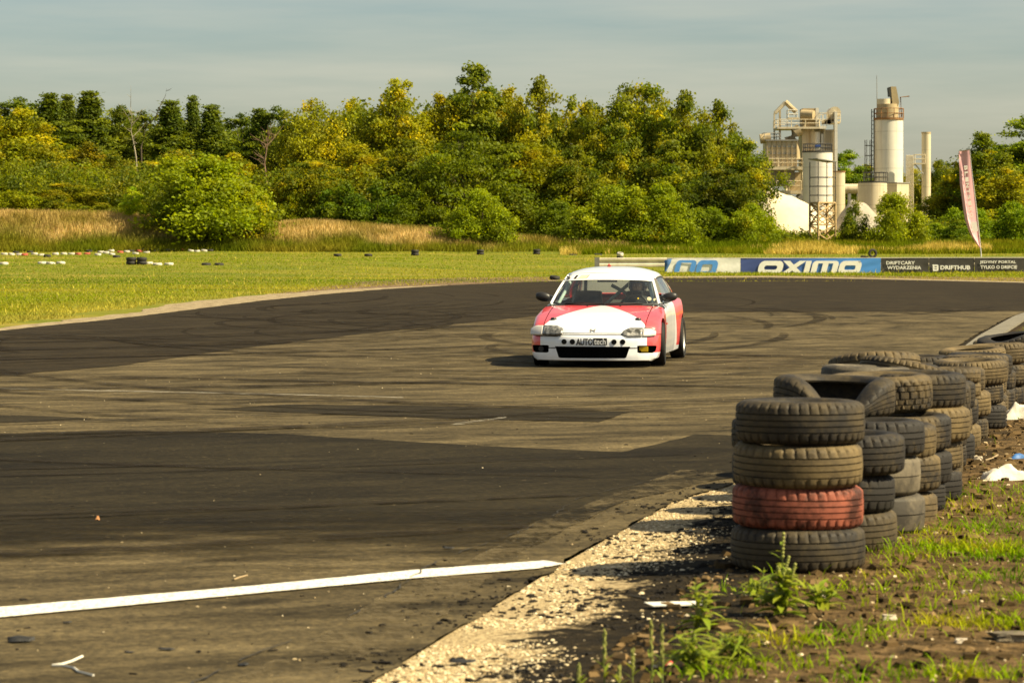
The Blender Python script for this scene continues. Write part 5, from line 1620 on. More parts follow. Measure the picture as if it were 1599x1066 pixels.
def make_tree(kind, H, Wd, base, nclump, per, leaf, pal, seed, shape='oval', rad=(0.5, 1.1), trunk_r=0.16, yellow=0.0, flatten=0.75, lobes=4, limb_n=26):
    g = np.random.default_rng(seed)
    r = random.Random(seed)
    ph = [r.uniform(0, 6.28) for _ in range(8)]
    C, RD = [], []
    # several heads of different height make the outline uneven
    nh = {'cone': 1, 'dome': 4}.get(shape, 5)
    heads = [(0, 0, 1.0, 0.86)] + [((.33 if shape == 'dome' else .27) * Wd * math.cos(ph[6] + k * 2 * PI / max(1, nh - 1)), (.33 if shape == 'dome' else .27) * Wd * math.sin(ph[6] + k * 2 * PI / max(1, nh - 1)), r.uniform(.55 if shape == 'dome' else .70, .96), r.uniform(.54, .76)) for k in range(nh - 1)]
    if nh == 1: heads = [(0, 0, 1.0, 1.0)]
    tries = 0
    while len(C) < nclump and tries < nclump * 30:
        tries += 1
        f = r.random()
        a = r.uniform(0, 2 * PI)
        hx, hy, hh, hw = r.choice(heads + heads[:1])
        lob = 1 + 0.20 * math.sin(lobes * a + ph[0] + f * 5) + 0.16 * math.sin((lobes + 3) * a + ph[1] - f * 7) + (0.30 if shape == 'cone' else 0.14) * math.sin(13 * f + ph[2] + 2 * a)
        rm = crown_shape(shape, f) * Wd / 2 * lob * hw
        q = r.random() ** 0.42
        if r.random() < 0.25: q = r.random()
        rc = r.uniform(*rad) * (0.65 + 0.5 * crown_shape(shape, f))
        rm = max(0.05, rm - rc * 0.55)
        zz = base + f * (H * hh - base - rc * .5) + 0.35 * math.sin(3 * a + ph[3])
        C.append((hx + rm * q * math.cos(a), hy + rm * q * math.sin(a), max(rc * .4, zz))); RD.append(rc)
    C, RD = np.array(C), np.array(RD)
    pal = np.array(pal)
    ci = g.random(len(C))
    cols = pal[(g.random(len(C)) * len(pal)).astype(int)] * (0.75 + 0.5 * g.random((len(C), 1)))
    if yellow:
        # yellowing twigs: whole clumps of the living colour of the leaf
        yk = g.random(len(C)) < yellow
        cols[yk] = np.array([0.27, 0.225, 0.012]) * (0.7 + 0.6 * g.random((yk.sum(), 1)))
    V, Q, cl = leaf_cloud(C, RD, per, leaf, cols, seed + 1, flatten=flatten)
    me = np_mesh('crown', V, Q)
    set_tint(me, cl, 4)
    me.materials.append(m_leaves)
    mb = MB()
    top = H * 0.86
    bend = [(0.02 * H * math.sin(ph[4] + k), 0.02 * H * math.cos(ph[5] + k)) for k in range(6)]
    tp = [Vector((bend[k][0] * (k > 0), bend[k][1] * (k > 0), top * k / 5 - (0.3 if k == 0 else 0))) for k in range(6)]
    mb.tube(tp, [trunk_r * (1.25 if k == 0 else 1 - 0.17 * k) for k in range(6)], 8)
    order = list(range(len(C))); r.shuffle(order)
    for i in order[:limb_n]:
        c = Vector(C[i])
        f = min(0.95, max(0.12, (c.z * r.uniform(0.45, 0.75)) / top))
        k = min(4, int(f * 5)); w = f * 5 - k
        s = tp[k].lerp(tp[k + 1], w)
        m = s.lerp(c, 0.5) + Vector((0, 0, -0.06 * (c - s).length))
        rr = trunk_r * (1 - 0.75 * f) * 0.45
        mb.tube([s, m, c], [rr, rr * .6, rr * .22], 5, cap=False)
    mt = mb.mesh('trunk', 60)
    return mt, me
OLV = [(0.085, 0.105, 0.010), (0.125, 0.135, 0.013), (0.175, 0.165, 0.018), (0.065, 0.085, 0.010)]
YOL = [(0.14, 0.15, 0.012), (0.17, 0.172, 0.014), (0.112, 0.125, 0.012), (0.195, 0.185, 0.016)]
GRN = [(0.125, 0.155, 0.007), (0.160, 0.185, 0.008), (0.20, 0.21, 0.010), (0.105, 0.125, 0.007)]
PIN = [(0.056, 0.076, 0.014), (0.078, 0.098, 0.018), (0.100, 0.116, 0.020), (0.044, 0.062, 0.012)]
KINDS = {
    'broad1': make_tree('broad', 12, 8, 1.6, 230, 90, .27, OLV, 101, 'oval', (.5, 1.0), .2, .05),
    'broad2': make_tree('broad', 12, 8, 1.2, 230, 90, .27, OLV, 102, 'round', (.5, 1.0), .2, .04, lobes=3),
    'broad3': make_tree('broad', 12, 7, 1.4, 220, 85, .25, YOL, 103, 'oval', (.5, 1.0), .18, .06, lobes=5),
    'yellow': make_tree('broad', 13, 7.5, 1.5, 230, 85, .26, YOL, 104, 'oval', (.5, 1.05), .18, .13, lobes=5),
    'poplar': make_tree('broad', 15, 7, 2.0, 230, 85, .28, [(0.075, 0.10, 0.014), (0.105, 0.125, 0.018), (0.14, 0.15, 0.024)], 105, 'oval', (.5, 1.0), .22, .03),
    'willow': make_tree('broad', 11, 9, 0.8, 230, 90, .24, YOL, 106, 'round', (.5, 1.1), .2, .05, flatten=1.0),
    'locust': make_tree('broad', 10, 10, 1.0, 110, 130, .24, [(0.068, 0.088, 0.006), (0.088, 0.108, 0.007), (0.112, 0.128, 0.008)], 107, 'dome', (.7, 1.5), .2, 0, flatten=.34),
    'bush1': make_tree('bush', 5, 6, 0.1, 170, 110, .19, GRN, 108, 'dome', (.45, .95), .08, 0, limb_n=16),
    'bush2': make_tree('bush', 5, 6, 0.1, 170, 110, .19, GRN, 109, 'dome', (.4, .9), .08, .02, lobes=3, limb_n=16),
    'bush3': make_tree('bush', 5, 5, 0.1, 70, 120, .20, OLV, 110, 'dome', (.4, .8), .08, .02, lobes=5, limb_n=16),
    'pine1': make_tree('pine', 14, 6, 2.5, 200, 90, .25, PIN, 111, 'cone', (.5, .95), .2, 0, flatten=.5, lobes=5),
    'pine2': make_tree('pine', 14, 6.5, 3.0, 190, 90, .25, PIN, 112, 'oval', (.5, 1.0), .2, 0, flatten=.5, lobes=4),
    'sparse': make_tree('broad', 9, 5, 1.5, 55, 80, .22, OLV, 113, 'oval', (.4, .8), .12, .04),
}
DIM = {'broad1': (12, 8), 'broad2': (12, 8), 'broad3': (12, 7), 'yellow': (13, 7.5), 'poplar': (15, 7), 'willow': (11, 9), 'locust': (10, 10),
       'bush1': (5, 6), 'bush2': (5, 6), 'bush3': (5, 5), 'pine1': (14, 6), 'pine2': (14, 6.5), 'sparse': (9, 5)}
for mt, me in KINDS.values(): mt.materials.append(m_bark)
def tree(kind, px, pyt, wpx, D, label, tint=(1, 1, 1), name=None, cat='tree', group=None, rz=None):
    mt, me = KINDS[kind]
    X = gx(px, D)
    z = float(zg(X, D)) - 0.1
    H, Wm = gz(pyt, D) - z, wpx * D / FPX * (1.6 if kind == 'pine1' else 1.42 if kind == 'pine2' else 1.0 if kind.startswith('bush') else 1.16)
    h0, w0 = DIM[kind]
    root = empty(name or {'p': 'pine_tree', 'b': 'bush' if kind.startswith('bush') else 'leafy_tree'}.get(kind[0], 'leafy_tree'), (X, D, z), rng.uniform(0, 6.28) if rz is None else rz, label, cat, group)
    for nm, m in (('trunk', mt), ('crown', me)):
        o = bpy.data.objects.new(nm, m); link(o, root)
        o.scale = (Wm / w0, Wm / w0, H / h0)
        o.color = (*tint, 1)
    return root
PG, BG = 'pines along the left skyline', 'bushes at the foot of the woods'
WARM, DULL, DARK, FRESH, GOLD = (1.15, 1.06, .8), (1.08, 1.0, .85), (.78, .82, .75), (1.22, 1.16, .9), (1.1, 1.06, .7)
T = [
    # back row: pines on the left skyline
    ('pine2', -25, 150, 95, 300, 'dark pine cut by the left picture edge', DULL), ('pine2', 32, 150, 90, 302, 'broad dark pine behind the yellow birch at far left'),
    ('pine1', 78, 149, 80, 300, 'dark flat topped pine right of the yellow birch'), ('pine1', 105, 151, 60, 304, 'narrow pine crowded between two broader pines at far left', DULL),
    ('pine1', 140, 146, 88, 296, 'tallest pointed pine on the far left skyline', (1.1, 1.05, 1)), ('pine2', 182, 163, 70, 302, 'pine just left of the bare white birch trunk', WARM),
    ('pine2', 222, 172, 66, 304, 'pale pine directly behind the bare white birch trunk', WARM), ('pine1', 266, 160, 84, 298, 'full pine right of the thin bare branch'),
    ('pine1', 301, 153, 48, 303, 'slim pine with a spire top in the gap of the skyline'), ('pine1', 330, 167, 74, 299, 'pine with a rounded top left of the skyline gap'),
    ('pine2', 378, 176, 60, 304, 'low pine just right of the skyline gap'), ('pine1', 405, 173, 66, 301, 'dark pine behind the reddish dead trunk'),
    ('pine2', 436, 165, 64, 300, 'dark pine touching the first willow'), ('pine2', 468, 180, 70, 305, 'dark pine half hidden behind the first willow'),
    # second row, left
    ('broad3', 30, 168, 130, 272, 'yellowing birch with a round top at the far left', GOLD), ('broad2', 88, 222, 110, 270, 'olive tree right of the yellowing birch', WARM),
    ('broad2', -30, 205, 110, 270, 'olive tree at the left picture edge', WARM), ('broad1', 138, 226, 100, 268, 'brownish olive tree under the tall pointed pine', (1.2, .95, .8)),
    ('broad1', 178, 240, 90, 266, 'dull olive tree left of the white birch trunk', DULL), ('broad2', 232, 250, 110, 264, 'olive tree behind the pale sapling', WARM),
    ('broad1', 40, 268, 110, 256, 'dark green tree low at the far left', DARK), ('broad2', 290, 232, 110, 266, 'grey green tree above the big roadside bush', DULL),
    ('broad3', 362, 238, 90, 268, 'olive tree right behind the big roadside bush', DULL), ('broad2', 100, 285, 120, 250, 'olive shrubby tree behind the dry grass bank', DULL),
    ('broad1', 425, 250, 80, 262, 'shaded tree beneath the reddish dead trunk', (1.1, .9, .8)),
    # centre
    ('willow', 486, 164, 130, 262, 'first broad willow, left end of the tall centre trees', (1.05, 1.0, .95)), ('willow', 552, 163, 120, 266, 'second willow between the first and the golden tree', (.95, .95, .95)),
    ('yellow', 622, 124, 118, 264, 'golden yellow tree left of the tallest tree', (1.1, 1.05, .9)), ('broad3', 688, 146, 96, 268, 'yellow green tree tucked left of the tallest tree', WARM),
    ('poplar', 742, 95, 112, 268, 'tallest tree in the woods with a narrow oval top'), ('broad3', 795, 136, 90, 270, 'yellow flecked tree just right of the tallest tree', (1.2, 1.1, .9)),
    ('broad1', 842, 128, 104, 266, 'olive tree with a round peak right of the tallest tree', WARM), ('sparse', 888, 152, 80, 270, 'thin pale tree right of the round peak', WARM),
    ('broad2', 922, 154, 74, 266, 'narrow green peaked tree in the dip of the skyline', FRESH), ('broad2', 962, 190, 90, 262, 'olive tree filling the dip before the big round group'),
    ('broad2', 1010, 126, 118, 266, 'big round topped tree, left head of the right hand group', (1, 1.02, .95)), ('broad1', 1072, 150, 110, 262, 'broad tree in the middle of the right hand group', (1.05, 1.02, .9)),
    ('broad1', 1122, 164, 92, 264, 'tree at the right shoulder of the group next to the plant', (1, 1, .9)), ('broad2', 1160, 215, 94, 256, 'drooping tree overhanging the sand pile', (1.05, 1.05, .95)),
    ('broad3', 560, 225, 130, 256, 'mid height olive tree below the second willow', DULL), ('broad1', 640, 222, 120, 254, 'mid height tree under the golden tree', (.9, .9, .8)),
    ('locust', 724, 192, 176, 250, 'dark spreading locust tree beneath the tallest tree'), ('broad3', 830, 210, 120, 254, 'mid height yellow flecked tree right of the spreading locust', (1.05, 1, .85)),
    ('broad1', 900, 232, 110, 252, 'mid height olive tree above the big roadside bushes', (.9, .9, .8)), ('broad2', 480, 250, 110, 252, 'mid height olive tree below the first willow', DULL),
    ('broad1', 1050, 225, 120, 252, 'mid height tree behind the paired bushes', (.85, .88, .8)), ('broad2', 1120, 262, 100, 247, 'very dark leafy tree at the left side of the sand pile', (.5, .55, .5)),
    # right
    ('pine2', 1322, 233, 62, 312, 'dark tree top seen between white tank and tall silo', (1.5, 1.6, 1)), ('broad2', 1350, 255, 60, 312, 'lower green tree top left of the tall silo', DULL),
    ('broad3', 1425, 262, 66, 314, 'olive tree between the tall silo and the chimney', WARM), ('broad2', 1470, 248, 60, 310, 'dark tree right of the chimney', DARK),
    ('poplar', 1535, 204, 100, 262, 'tall open tree behind the pink flag', (1.0, 1.0, .8)), ('pine2', 1598, 178, 92, 270, 'tall dark tree at the right picture edge', (1.5, 1.5, 1)),
    ('yellow', 1502, 252, 84, 264, 'yellow tinged tree left of the pink flag', (.9, .85, .7)), ('broad3', 1572, 262, 90, 256, 'yellow green tree right of the pink flag', WARM),
    ('broad1', 1645, 215, 100, 262, 'olive tree beyond the right picture edge', WARM), ('broad2', 1480, 300, 80, 266, 'shaded green tree behind the bushes left of the flag', DARK),
]
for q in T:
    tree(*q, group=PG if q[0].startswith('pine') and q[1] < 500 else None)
B = [
    ('bush1', 330, 246, 205, 237, 'biggest bush, bright green, standing alone before the dry grass bank', (1.0, 1.0, .9)), ('bush2', 278, 300, 110, 238.5, 'dark left shoulder of the biggest bush', (.7, .75, .7)),  # left shoulder: the bush's shaded side is put into a darker leaf tint
    ('bush2', 385, 290, 95, 238, 'right shoulder of the biggest bush', (1, .95, .8)), ('sparse', 205, 292, 48, 240, 'pale green sapling left of the biggest bush', (1.5, 1.75, 1)),
    ('bush2', 462, 300, 66, 250, 'small fresh green bush behind the dry grass', FRESH), ('bush3', 540, 284, 92, 247, 'fine leaved dull bush left of centre', (.7, .9, .8)), ('bush3', 590, 284, 92, 246, 'fine leaved dull bush beside its twin left of centre', (.65, .85, .75)),
    ('bush1', 752, 297, 104, 237, 'bright rounded bush below the spreading locust', (1.0, 1.02, .9)), ('bush2', 650, 300, 100, 246, 'dark bush in the shade left of the bright rounded bush', (.6, .65, .6)),  # dark one: shade put into its leaf tint
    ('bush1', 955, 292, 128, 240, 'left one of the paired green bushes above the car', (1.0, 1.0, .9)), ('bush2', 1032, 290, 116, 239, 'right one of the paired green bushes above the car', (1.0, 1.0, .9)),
    ('bush2', 872, 318, 90, 245, 'shaded bush left of the paired bushes', (.6, .66, .6)), ('bush1', 1110, 325, 100, 242, 'dark bush right of the paired bushes', (.65, .72, .65)),  # shaded one: leaf tint darkened to stand for the shade
    ('bush2', 1172, 320, 86, 242, 'ragged bush at the left foot of the sand pile', (1, 1.02, .9)), ('bush3', 1336, 316, 58, 244, 'thin grey green bush right of the lattice tower', (.85, .9, 1.1)),
    ('bush1', 1402, 303, 88, 242, 'bright leafy bush in front of the low tank', (1.1, 1.05, .9)), ('bush2', 1462, 350, 66, 244, 'low bush below the pale gravel heap', (.9, 1, .9)),
    ('bush1', 1520, 325, 92, 246, 'green bush directly behind the pink flag', (.8, .95, .8)), ('bush2', 1580, 318, 96, 245, 'dense green bush at the right edge', (.8, .95, .8)), ('bush3', 1497, 345, 70, 243, 'low green bush left of the flag pole', (.8, 1, .8)),
    ('bush3', 1300, 358, 50, 251, 'low bush behind the legs of the lattice tower', DULL), ('bush3', 1222, 360, 50, 243, 'small bush at the foot of the sand pile', (1, .95, .8)),
    ('bush2', 20, 300, 110, 248, 'olive bush on the bank at the far left', DULL), ('bush3', 92, 302, 110, 246, 'dull olive bush on the left bank, right of the far left one', (1.05, .95, .8)), ('bush3', 160, 318, 90, 244, 'low olive bush left of the pale sapling', DULL),
    ('bush1', 1640, 320, 90, 247, 'bush beyond the right picture edge', (.8, .95, .8)),
]
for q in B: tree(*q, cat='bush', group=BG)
# undergrowth that fills the foot of the woods
g = np.random.default_rng(77)
n = 900
Dv = 248 + g.random(n) * 16
pxv = -90 + g.random(n) * 1290
Xv = (pxv - 799.5) * Dv / FPX
h = (0.8 + 4.2 * g.random(n) ** 1.5) * np.where(pxv > 1150, .5, 1)
Cn = np.stack([Xv, Dv, zg(Xv, Dv) + h], -1)
pal = np.array(OLV + GRN) * 0.75
V, Q, cl = leaf_cloud(Cn, 0.7 + 0.7 * g.random(n), 95, .26, pal[(g.random(n) * len(pal)).astype(int)], 78)
me = np_mesh('undergrowth', V, Q); set_tint(me, cl, 4); me.materials.append(m_leaves)
tag(mesh_obj('undergrowth', me), kind='stuff')
n = 420
Dv = 246 + g.random(n) * 14
pxv = 1200 + g.random(n) * 480
Xv = (pxv - 799.5) * Dv / FPX
Cn = np.stack([Xv, Dv, zg(Xv, Dv) + 0.3 + 1.4 * g.random(n) * (pxv > 1400) + .3 * g.random(n)], -1)
V, Q, cl = leaf_cloud(Cn, 0.45 + 0.5 * g.random(n), 90, .22, pal[(g.random(n) * len(pal)).astype(int)] * 1.2, 79)
me = np_mesh('undergrowth', V, Q); set_tint(me, cl, 4); me.materials.append(m_leaves)
tag(mesh_obj('undergrowth', me), kind='stuff')
# far wood behind everything, one mass
n = 1500
Dv = 312 + g.random(n) * 26
pxv = -160 + g.random(n) * 1300
top = np.interp(pxv, [-160, 0, 140, 340, 360, 480, 600, 680, 740, 800, 900, 1000, 1100, 1160], [172, 174, 174, 190, 195, 186, 160, 160, 140, 155, 178, 160, 180, 240])
Xv = (pxv - 799.5) * Dv / FPX
zt = CAMZ - (top - HY) * Dv / FPX
Cn = np.stack([Xv, Dv, 2 + (zt - 3) * g.random(n) ** .8], -1)
V, Q, cl = leaf_cloud(Cn, 1.3 + 1.2 * g.random(n), 60, .5, (np.array(OLV + OLV) * .85)[(g.random(n) * 8).astype(int)], 80)
me = np_mesh('far_wood', V, Q); set_tint(me, cl, 4); me.materials.append(m_leaves)
tag(mesh_obj('far_wood', me), kind='stuff')
n = 300
pxv = 1440 + g.random(n) * 260
Dv = 314 + g.random(n) * 20
Xv = (pxv - 799.5) * Dv / FPX
zt = CAMZ - (np.interp(pxv, [1440, 1480, 1540, 1600, 1700], [285, 262, 245, 225, 220]) - HY) * Dv / FPX
Cn = np.stack([Xv, Dv, 2 + (zt - 3) * g.random(n) ** .8], -1)
V, Q, cl = leaf_cloud(Cn, 1.0 + 1.0 * g.random(n), 60, .45, (np.array(OLV + PIN) * .8)[(g.random(n) * 8).astype(int)], 81)
me = np_mesh('far_wood', V, Q); set_tint(me, cl, 4); me.materials.append(m_leaves)
tag(mesh_obj('far_wood', me), kind='stuff')
# dead and bare trees
def bare_tree(pp, D, r0, mat, label, seed, twigs=10, name='dead_tree', tw=1.6):
    r = random.Random(seed)
    X0 = gx(pp[0][0], D); z0 = float(zg(X0, D)) - .2
    root = empty(name, (X0, D, z0), 0, label, 'dead tree')
    pts = [(0, 0, 0)] + [(gx(a, D) - X0, r.uniform(-.3, .3), gz(b, D) - z0) for a, b in pp]
    n = len(pts)
    MB().tube(pts, [max(.018, r0 * (1 - .92 * i / (n - 1))) for i in range(n)], 7).build('trunk', mat, root, 60)
    mb = MB()
    for k in range(twigs):
        i = r.randrange(n // 3, n - 1)
        p = Vector(pts[i]).lerp(Vector(pts[i + 1]), r.random())
        d = Vector((r.uniform(-1, 1), r.uniform(-.6, .6), r.uniform(.3, 1.2))) * tw * r.uniform(.5, 1.2)
        m = p + d * .5 + Vector((0, 0, -.08))
        rr = r0 * .3
        mb.tube([p, m, p + d], [rr, rr * .6, rr * .2], 5)
        for _ in range(2):
            d2 = Vector((r.uniform(-1, 1), r.uniform(-.5, .5), r.uniform(0, 1))) * tw * .4
            mb.tube([m, m + d2], [rr * .45, rr * .12], 4)
    mb.build('branches', mat, root, 60)
bare_tree([(216, 300), (212, 245), (208, 222), (204, 205), (206, 185), (203, 164)], 262, .11, m_bark_pale, 'dead birch with a bare white trunk on the left skyline', 5, 12)
bare_tree([(222, 300), (220, 230), (229, 196), (243, 184), (252, 163), (258, 150), (260, 139)], 263, .10, m_bark, 'thin bare curved branch reaching into the sky beside the white birch', 6, 3, tw=.8)
bare_tree([(414, 320), (416, 285), (413, 255), (417, 228), (419, 208)], 258, .20, m_bark_red, 'reddish dead trunk with twigs left of the first willow', 8, 16, tw=1.8)
# ------------------------------------------------------------------ the race car
lin = np.linspace
CAR_X, CAR_Y, CAR_YAW = 1.03, 35.75, R(-8.6)
car = empty('race_car', (CAR_X, CAR_Y, 0.012), CAR_YAW, 'white and coral red hatchback race car drifting towards the camera', 'car')
# paint: the print on the panels follows the car's own coordinates (x across, y back, z up)
def car_paint(name, expr):
    t = NT(name)
    sp = t.n('SeparateXYZ', {0: t.coords('Object')})
    x = t.math('ABSOLUTE', sp.outputs[0]); y, z = sp.outputs[1], sp.outputs[2]
    red = expr(t, x, y, z)
    n1 = t.noise(t.coords('Object'), 5, 5, 0.6)
    wht = t.ramp(n1, [(0.3, (0.80, 0.81, 0.83)), (0.7, (0.86, 0.87, 0.90))])
    # road dust thrown up along the sills and bumper
    dn = t.noise(t.coords('Object'), 9, 6, 0.7)
    dirt = t.n('Clamp', {0: t.math('MULTIPLY', t.math('SUBTRACT', t.math('MULTIPLY_ADD', dn, 0.5, -0.02), z), 2.2)}).outputs[0]
    cor = t.ramp(n1, [(0.3, (0.70, 0.060, 0.072)), (0.7, (0.80, 0.085, 0.090))])
    c = t.mix(t.math('MULTIPLY', dirt, 0.18), t.mix(red, wht, cor), (0.22, 0.17, 0.10))
    p = t.n('BsdfPrincipled', {'Base Color': c, 'Roughness': 0.32, 'Specular IOR Level': 0.5, 'Coat Weight': 1.0, 'Coat Roughness': 0.05})
    return t.done(p.outputs[0])
m_white_p = car_paint('paint_white', lambda t, x, y, z: 0.0)
m_coral_p = car_paint('paint_coral', lambda t, x, y, z: 1.0)
# hood: white wedge with its point at the windscreen
m_hood_p = car_paint('paint_hood', lambda t, x, y, z: t.math('GREATER_THAN', x, t.math('MULTIPLY', t.math('POWER', t.math('MAXIMUM', t.math('MULTIPLY', t.math('SUBTRACT', 1.235, y), 0.985), 0.0001), 0.86), 0.70)))
# bumper: coral blocks at the corners between lip and headlamps
m_bump_p = car_paint('paint_bumper', lambda t, x, y, z: t.math('MULTIPLY', t.math('GREATER_THAN', x, 0.695), t.math('GREATER_THAN', z, 0.195)))
m_quart_p = car_paint('paint_quarter', lambda t, x, y, z: t.math('GREATER_THAN', t.math('ADD', y, t.math('MULTIPLY', z, 0.35)), 2.86))
m_blk = plain('car_black_plastic', (0.018, 0.017, 0.016), 0.45, var=0.15)
m_void = plain('car_dark_void', (0.008, 0.008, 0.008), 0.9, var=0.1, spec=0.1)  # near-black, also standing in for the shade inside openings
m_seal = plain('car_rubber_seal', (0.012, 0.012, 0.012), 0.6)
m_alloy = plain('wheel_alloy', (0.55, 0.53, 0.48), 0.35, metal=0.8)
m_cage = plain('roll_cage_paint', (0.34, 0.42, 0.41), 0.5)
m_sred = plain('car_red_trim', (0.55, 0.05, 0.04), 0.6)
m_int = plain('car_interior_grey', (0.060, 0.060, 0.055), 0.8)
def glass(name, tint, rough=0.02, op=0.10, milky=False):
    t = NT(name)
    fc_ = t.n('LayerWeight', {'Blend': 0.5}).outputs['Facing']
    fr = t.math('MULTIPLY_ADD', t.math('POWER', fc_, 4.0), 0.9, 0.04)
    tr = t.n('BsdfTransparent', {'Color': tint})
    gl = t.n('BsdfGlossy', {'Color': (1, 1, 1), 'Roughness': rough})
    df = t.n('BsdfTranslucent' if milky else 'BsdfDiffuse', {'Color': (0.5, 0.5, 0.42) if milky else (0.25, 0.25, 0.22)})
    a = t.n('MixShader', {0: op, 1: tr.outputs[0], 2: df.outputs[0]})
    return t.done(t.n('MixShader', {0: fr, 1: a.outputs[0], 2: gl.outputs[0]}).outputs[0])
m_glass = glass('windscreen_glass', (0.88, 0.93, 0.88), op=0.04)
m_sideglass = glass('side_glass', (0.72, 0.80, 0.78), op=0.14)
m_lens = None
t = NT('headlamp')
n1 = t.noise(t.coords('Object'), 16, 2)
c = t.ramp(n1, [(0.36, (0.055, 0.055, 0.05)), (0.5, (0.17, 0.165, 0.15)), (0.66, (0.40, 0.385, 0.35))])
m_lens = t.done(t.princ(Base_Color=c, Roughness=0.12, Coat_Weight=1.0))
m_bowl = plain('lamp_reflector', (0.42, 0.41, 0.38), 0.2, metal=0.6, var=0.25, scale=30, coat=1.0)
m_ind = plain('clear_indicator', (0.62, 0.58, 0.52), 0.2, var=0.1, coat=1.0)
m_yel = plain('yellow_fog_lamp', (0.75, 0.47, 0.01), 0.3)
m_wht_print = plain('white_vinyl', (0.80, 0.79, 0.76), 0.5, var=0.02)
m_blk_print = plain('black_vinyl', (0.015, 0.014, 0.013), 0.55, var=0.1)
m_cream_print = plain('cream_vinyl', (0.70, 0.60, 0.40), 0.5, var=0.08, scale=40)

# body hull, lofted along the length: (y, bottom, half width, shoulder, crown)
ST = [(0.00, .245, .770, .262, .262), (0.001, .150, .775, .345, .352), (0.012, .098, .795, .395, .402), (0.045, .088, .815, .432, .438), (0.085, .085, .826, .440, .447),
      (0.088, .085, .828, .445, .452), (0.14, .085, .834, .500, .520), (0.20, .085, .840, .540, .567), (0.32, .09, .848, .575, .612), (0.50, .10, .857, .612, .655), (0.70, .10, .866, .652, .695),
      (0.90, .10, .862, .690, .730), (1.10, .10, .850, .728, .763), (1.26, .10, .843, .752, .785), (1.45, .10, .840, .775, .80), (1.8, .10, .838, .795, .81),
      (2.2, .10, .838, .805, .815), (2.6, .10, .842, .815, .825), (2.95, .11, .866, .828, .84), (3.35, .12, .885, .838, .85), (3.6, .14, .862, .842, .855), (3.85, .18, .825, .830, .85),
      (3.98, .22, .800, .800, .825), (4.03, .28, .780, .74, .76), (4.05, .40, .765, .60, .61), (4.051, .49, .760, .51, .51)]
ys_ = np.array([s[0] for s in ST])
def hull_sections():
    u = np.unique(np.concatenate([ys_, np.arange(0.25, 4.0, 0.07)]))
    rows = []
    for y in u:
        b, Wd, S, T = [float(np.interp(y, ys_, [s[k] for s in ST])) for k in (1, 2, 3, 4)]
        hgt = S - b
        half = [(0, b), (.2 * Wd, b), (.4 * Wd, b), (.55 * Wd, b), (.66 * Wd, b), (.75 * Wd, b), (.83 * Wd, b), (.90 * Wd, b), (.962 * Wd, b + .035 * min(1, hgt / .3)), (.985 * Wd, b + .20 * hgt), (.997 * Wd, b + .38 * hgt), (Wd, b + .55 * hgt),
                (.996 * Wd, b + .72 * hgt), (.985 * Wd, b + .86 * hgt), (.965 * Wd, b + .955 * hgt), (.93 * Wd, S), (.86 * Wd, S + (T - S) * .30), (.80 * Wd, S + (T - S) * .43), (.74 * Wd, S + (T - S) * .55), (.66 * Wd, S + (T - S) * .66),
                (.58 * Wd, S + (T - S) * .76), (.48 * Wd, S + (T - S) * .84), (.38 * Wd, S + (T - S) * .91), (.18 * Wd, S + (T - S) * .98), (0, T)]
        row = []
        sw = 0.30 * max(0.0, 1 - y / 0.85) ** 1.3
        rs = -0.16 * max(0.0, (y - 3.4) / 0.65) ** 1.3
        full = half + [(-v, w) for v, w in half[-2:0:-1]]
        for v, w in full:
            a = abs(v) / .86
            row.append((v, y + sw * a ** 2.7 + rs * a ** 2.7, w))
        rows.append(row)
    return rows
rows_ = hull_sections()
mbh = MB()
nr_, nc_ = len(rows_), len(rows_[0])
vs = [p for r_ in rows_ for p in r_]
fs = [(i*nc_ + j, i*nc_ + (j+1) % nc_, (i+1)*nc_ + (j+1) % nc_, (i+1)*nc_ + j) for i in range(nr_-1) for j in range(nc_)]
fs += [tuple(range(nc_))[::-1], tuple(range((nr_-1)*nc_, nr_*nc_))]
mbh.add(vs, fs)
hull_me = mbh.mesh('hull')
def boolean_cut(me, cutters):
    o = bpy.data.objects.new('cut_src', me); COL.objects.link(o)
    tmp = []
    for c in cutters:
        co = bpy.data.objects.new('cutter', c); COL.objects.link(co); tmp.append(co)
        md = o.modifiers.new('b', 'BOOLEAN'); md.operation = 'DIFFERENCE'; md.object = co; md.solver = 'EXACT'
    bpy.context.view_layer.update()
    dg = bpy.context.evaluated_depsgraph_get()
    res = bpy.data.meshes.new_from_object(o.evaluated_get(dg))
    for q in tmp + [o]: bpy.data.objects.remove(q)
    return res
FW, RW, WR = 0.80, 3.36, 0.285
cut = []
for yy in (FW, RW):
    for s in (-1, 1):
        mb = MB(); mb.tube([(s * .50, yy, .30), (s * 1.1, yy, .30)], .328, 40); cut.append(mb.mesh('c'))
GR = [(-.49, .275), (.49, .275), (.475, .24), (.44, .135), (.415, .125), (-.415, .125), (-.44, .135), (-.475, .24)]
FL = [(.575, .283), (.60, .288), (.795, .285), (.812, .277), (.80, .215), (.765, .19), (.605, .19), (.578, .20)]
HOLES = [GR, FL, [(-x, z) for x, z in FL]]
def in_poly(x, z, poly):
    c = False
    for i in range(len(poly)):
        (x0, z0), (x1, z1) = poly[i], poly[i - 1]
        if (z0 > z) != (z1 > z) and x < (x1 - x0) * (z - z0) / (z1 - z0) + x0: c = not c
    return c
hole_planes = []
for poly in HOLES:
    for i in range(len(poly)):
        (x0, z0), (x1, z1) = poly[i], poly[i - 1]
        hole_planes.append(((x0, 0, z0), (z1 - z0, 0, x0 - x1)))
body_me = boolean_cut(hull_me, cut)
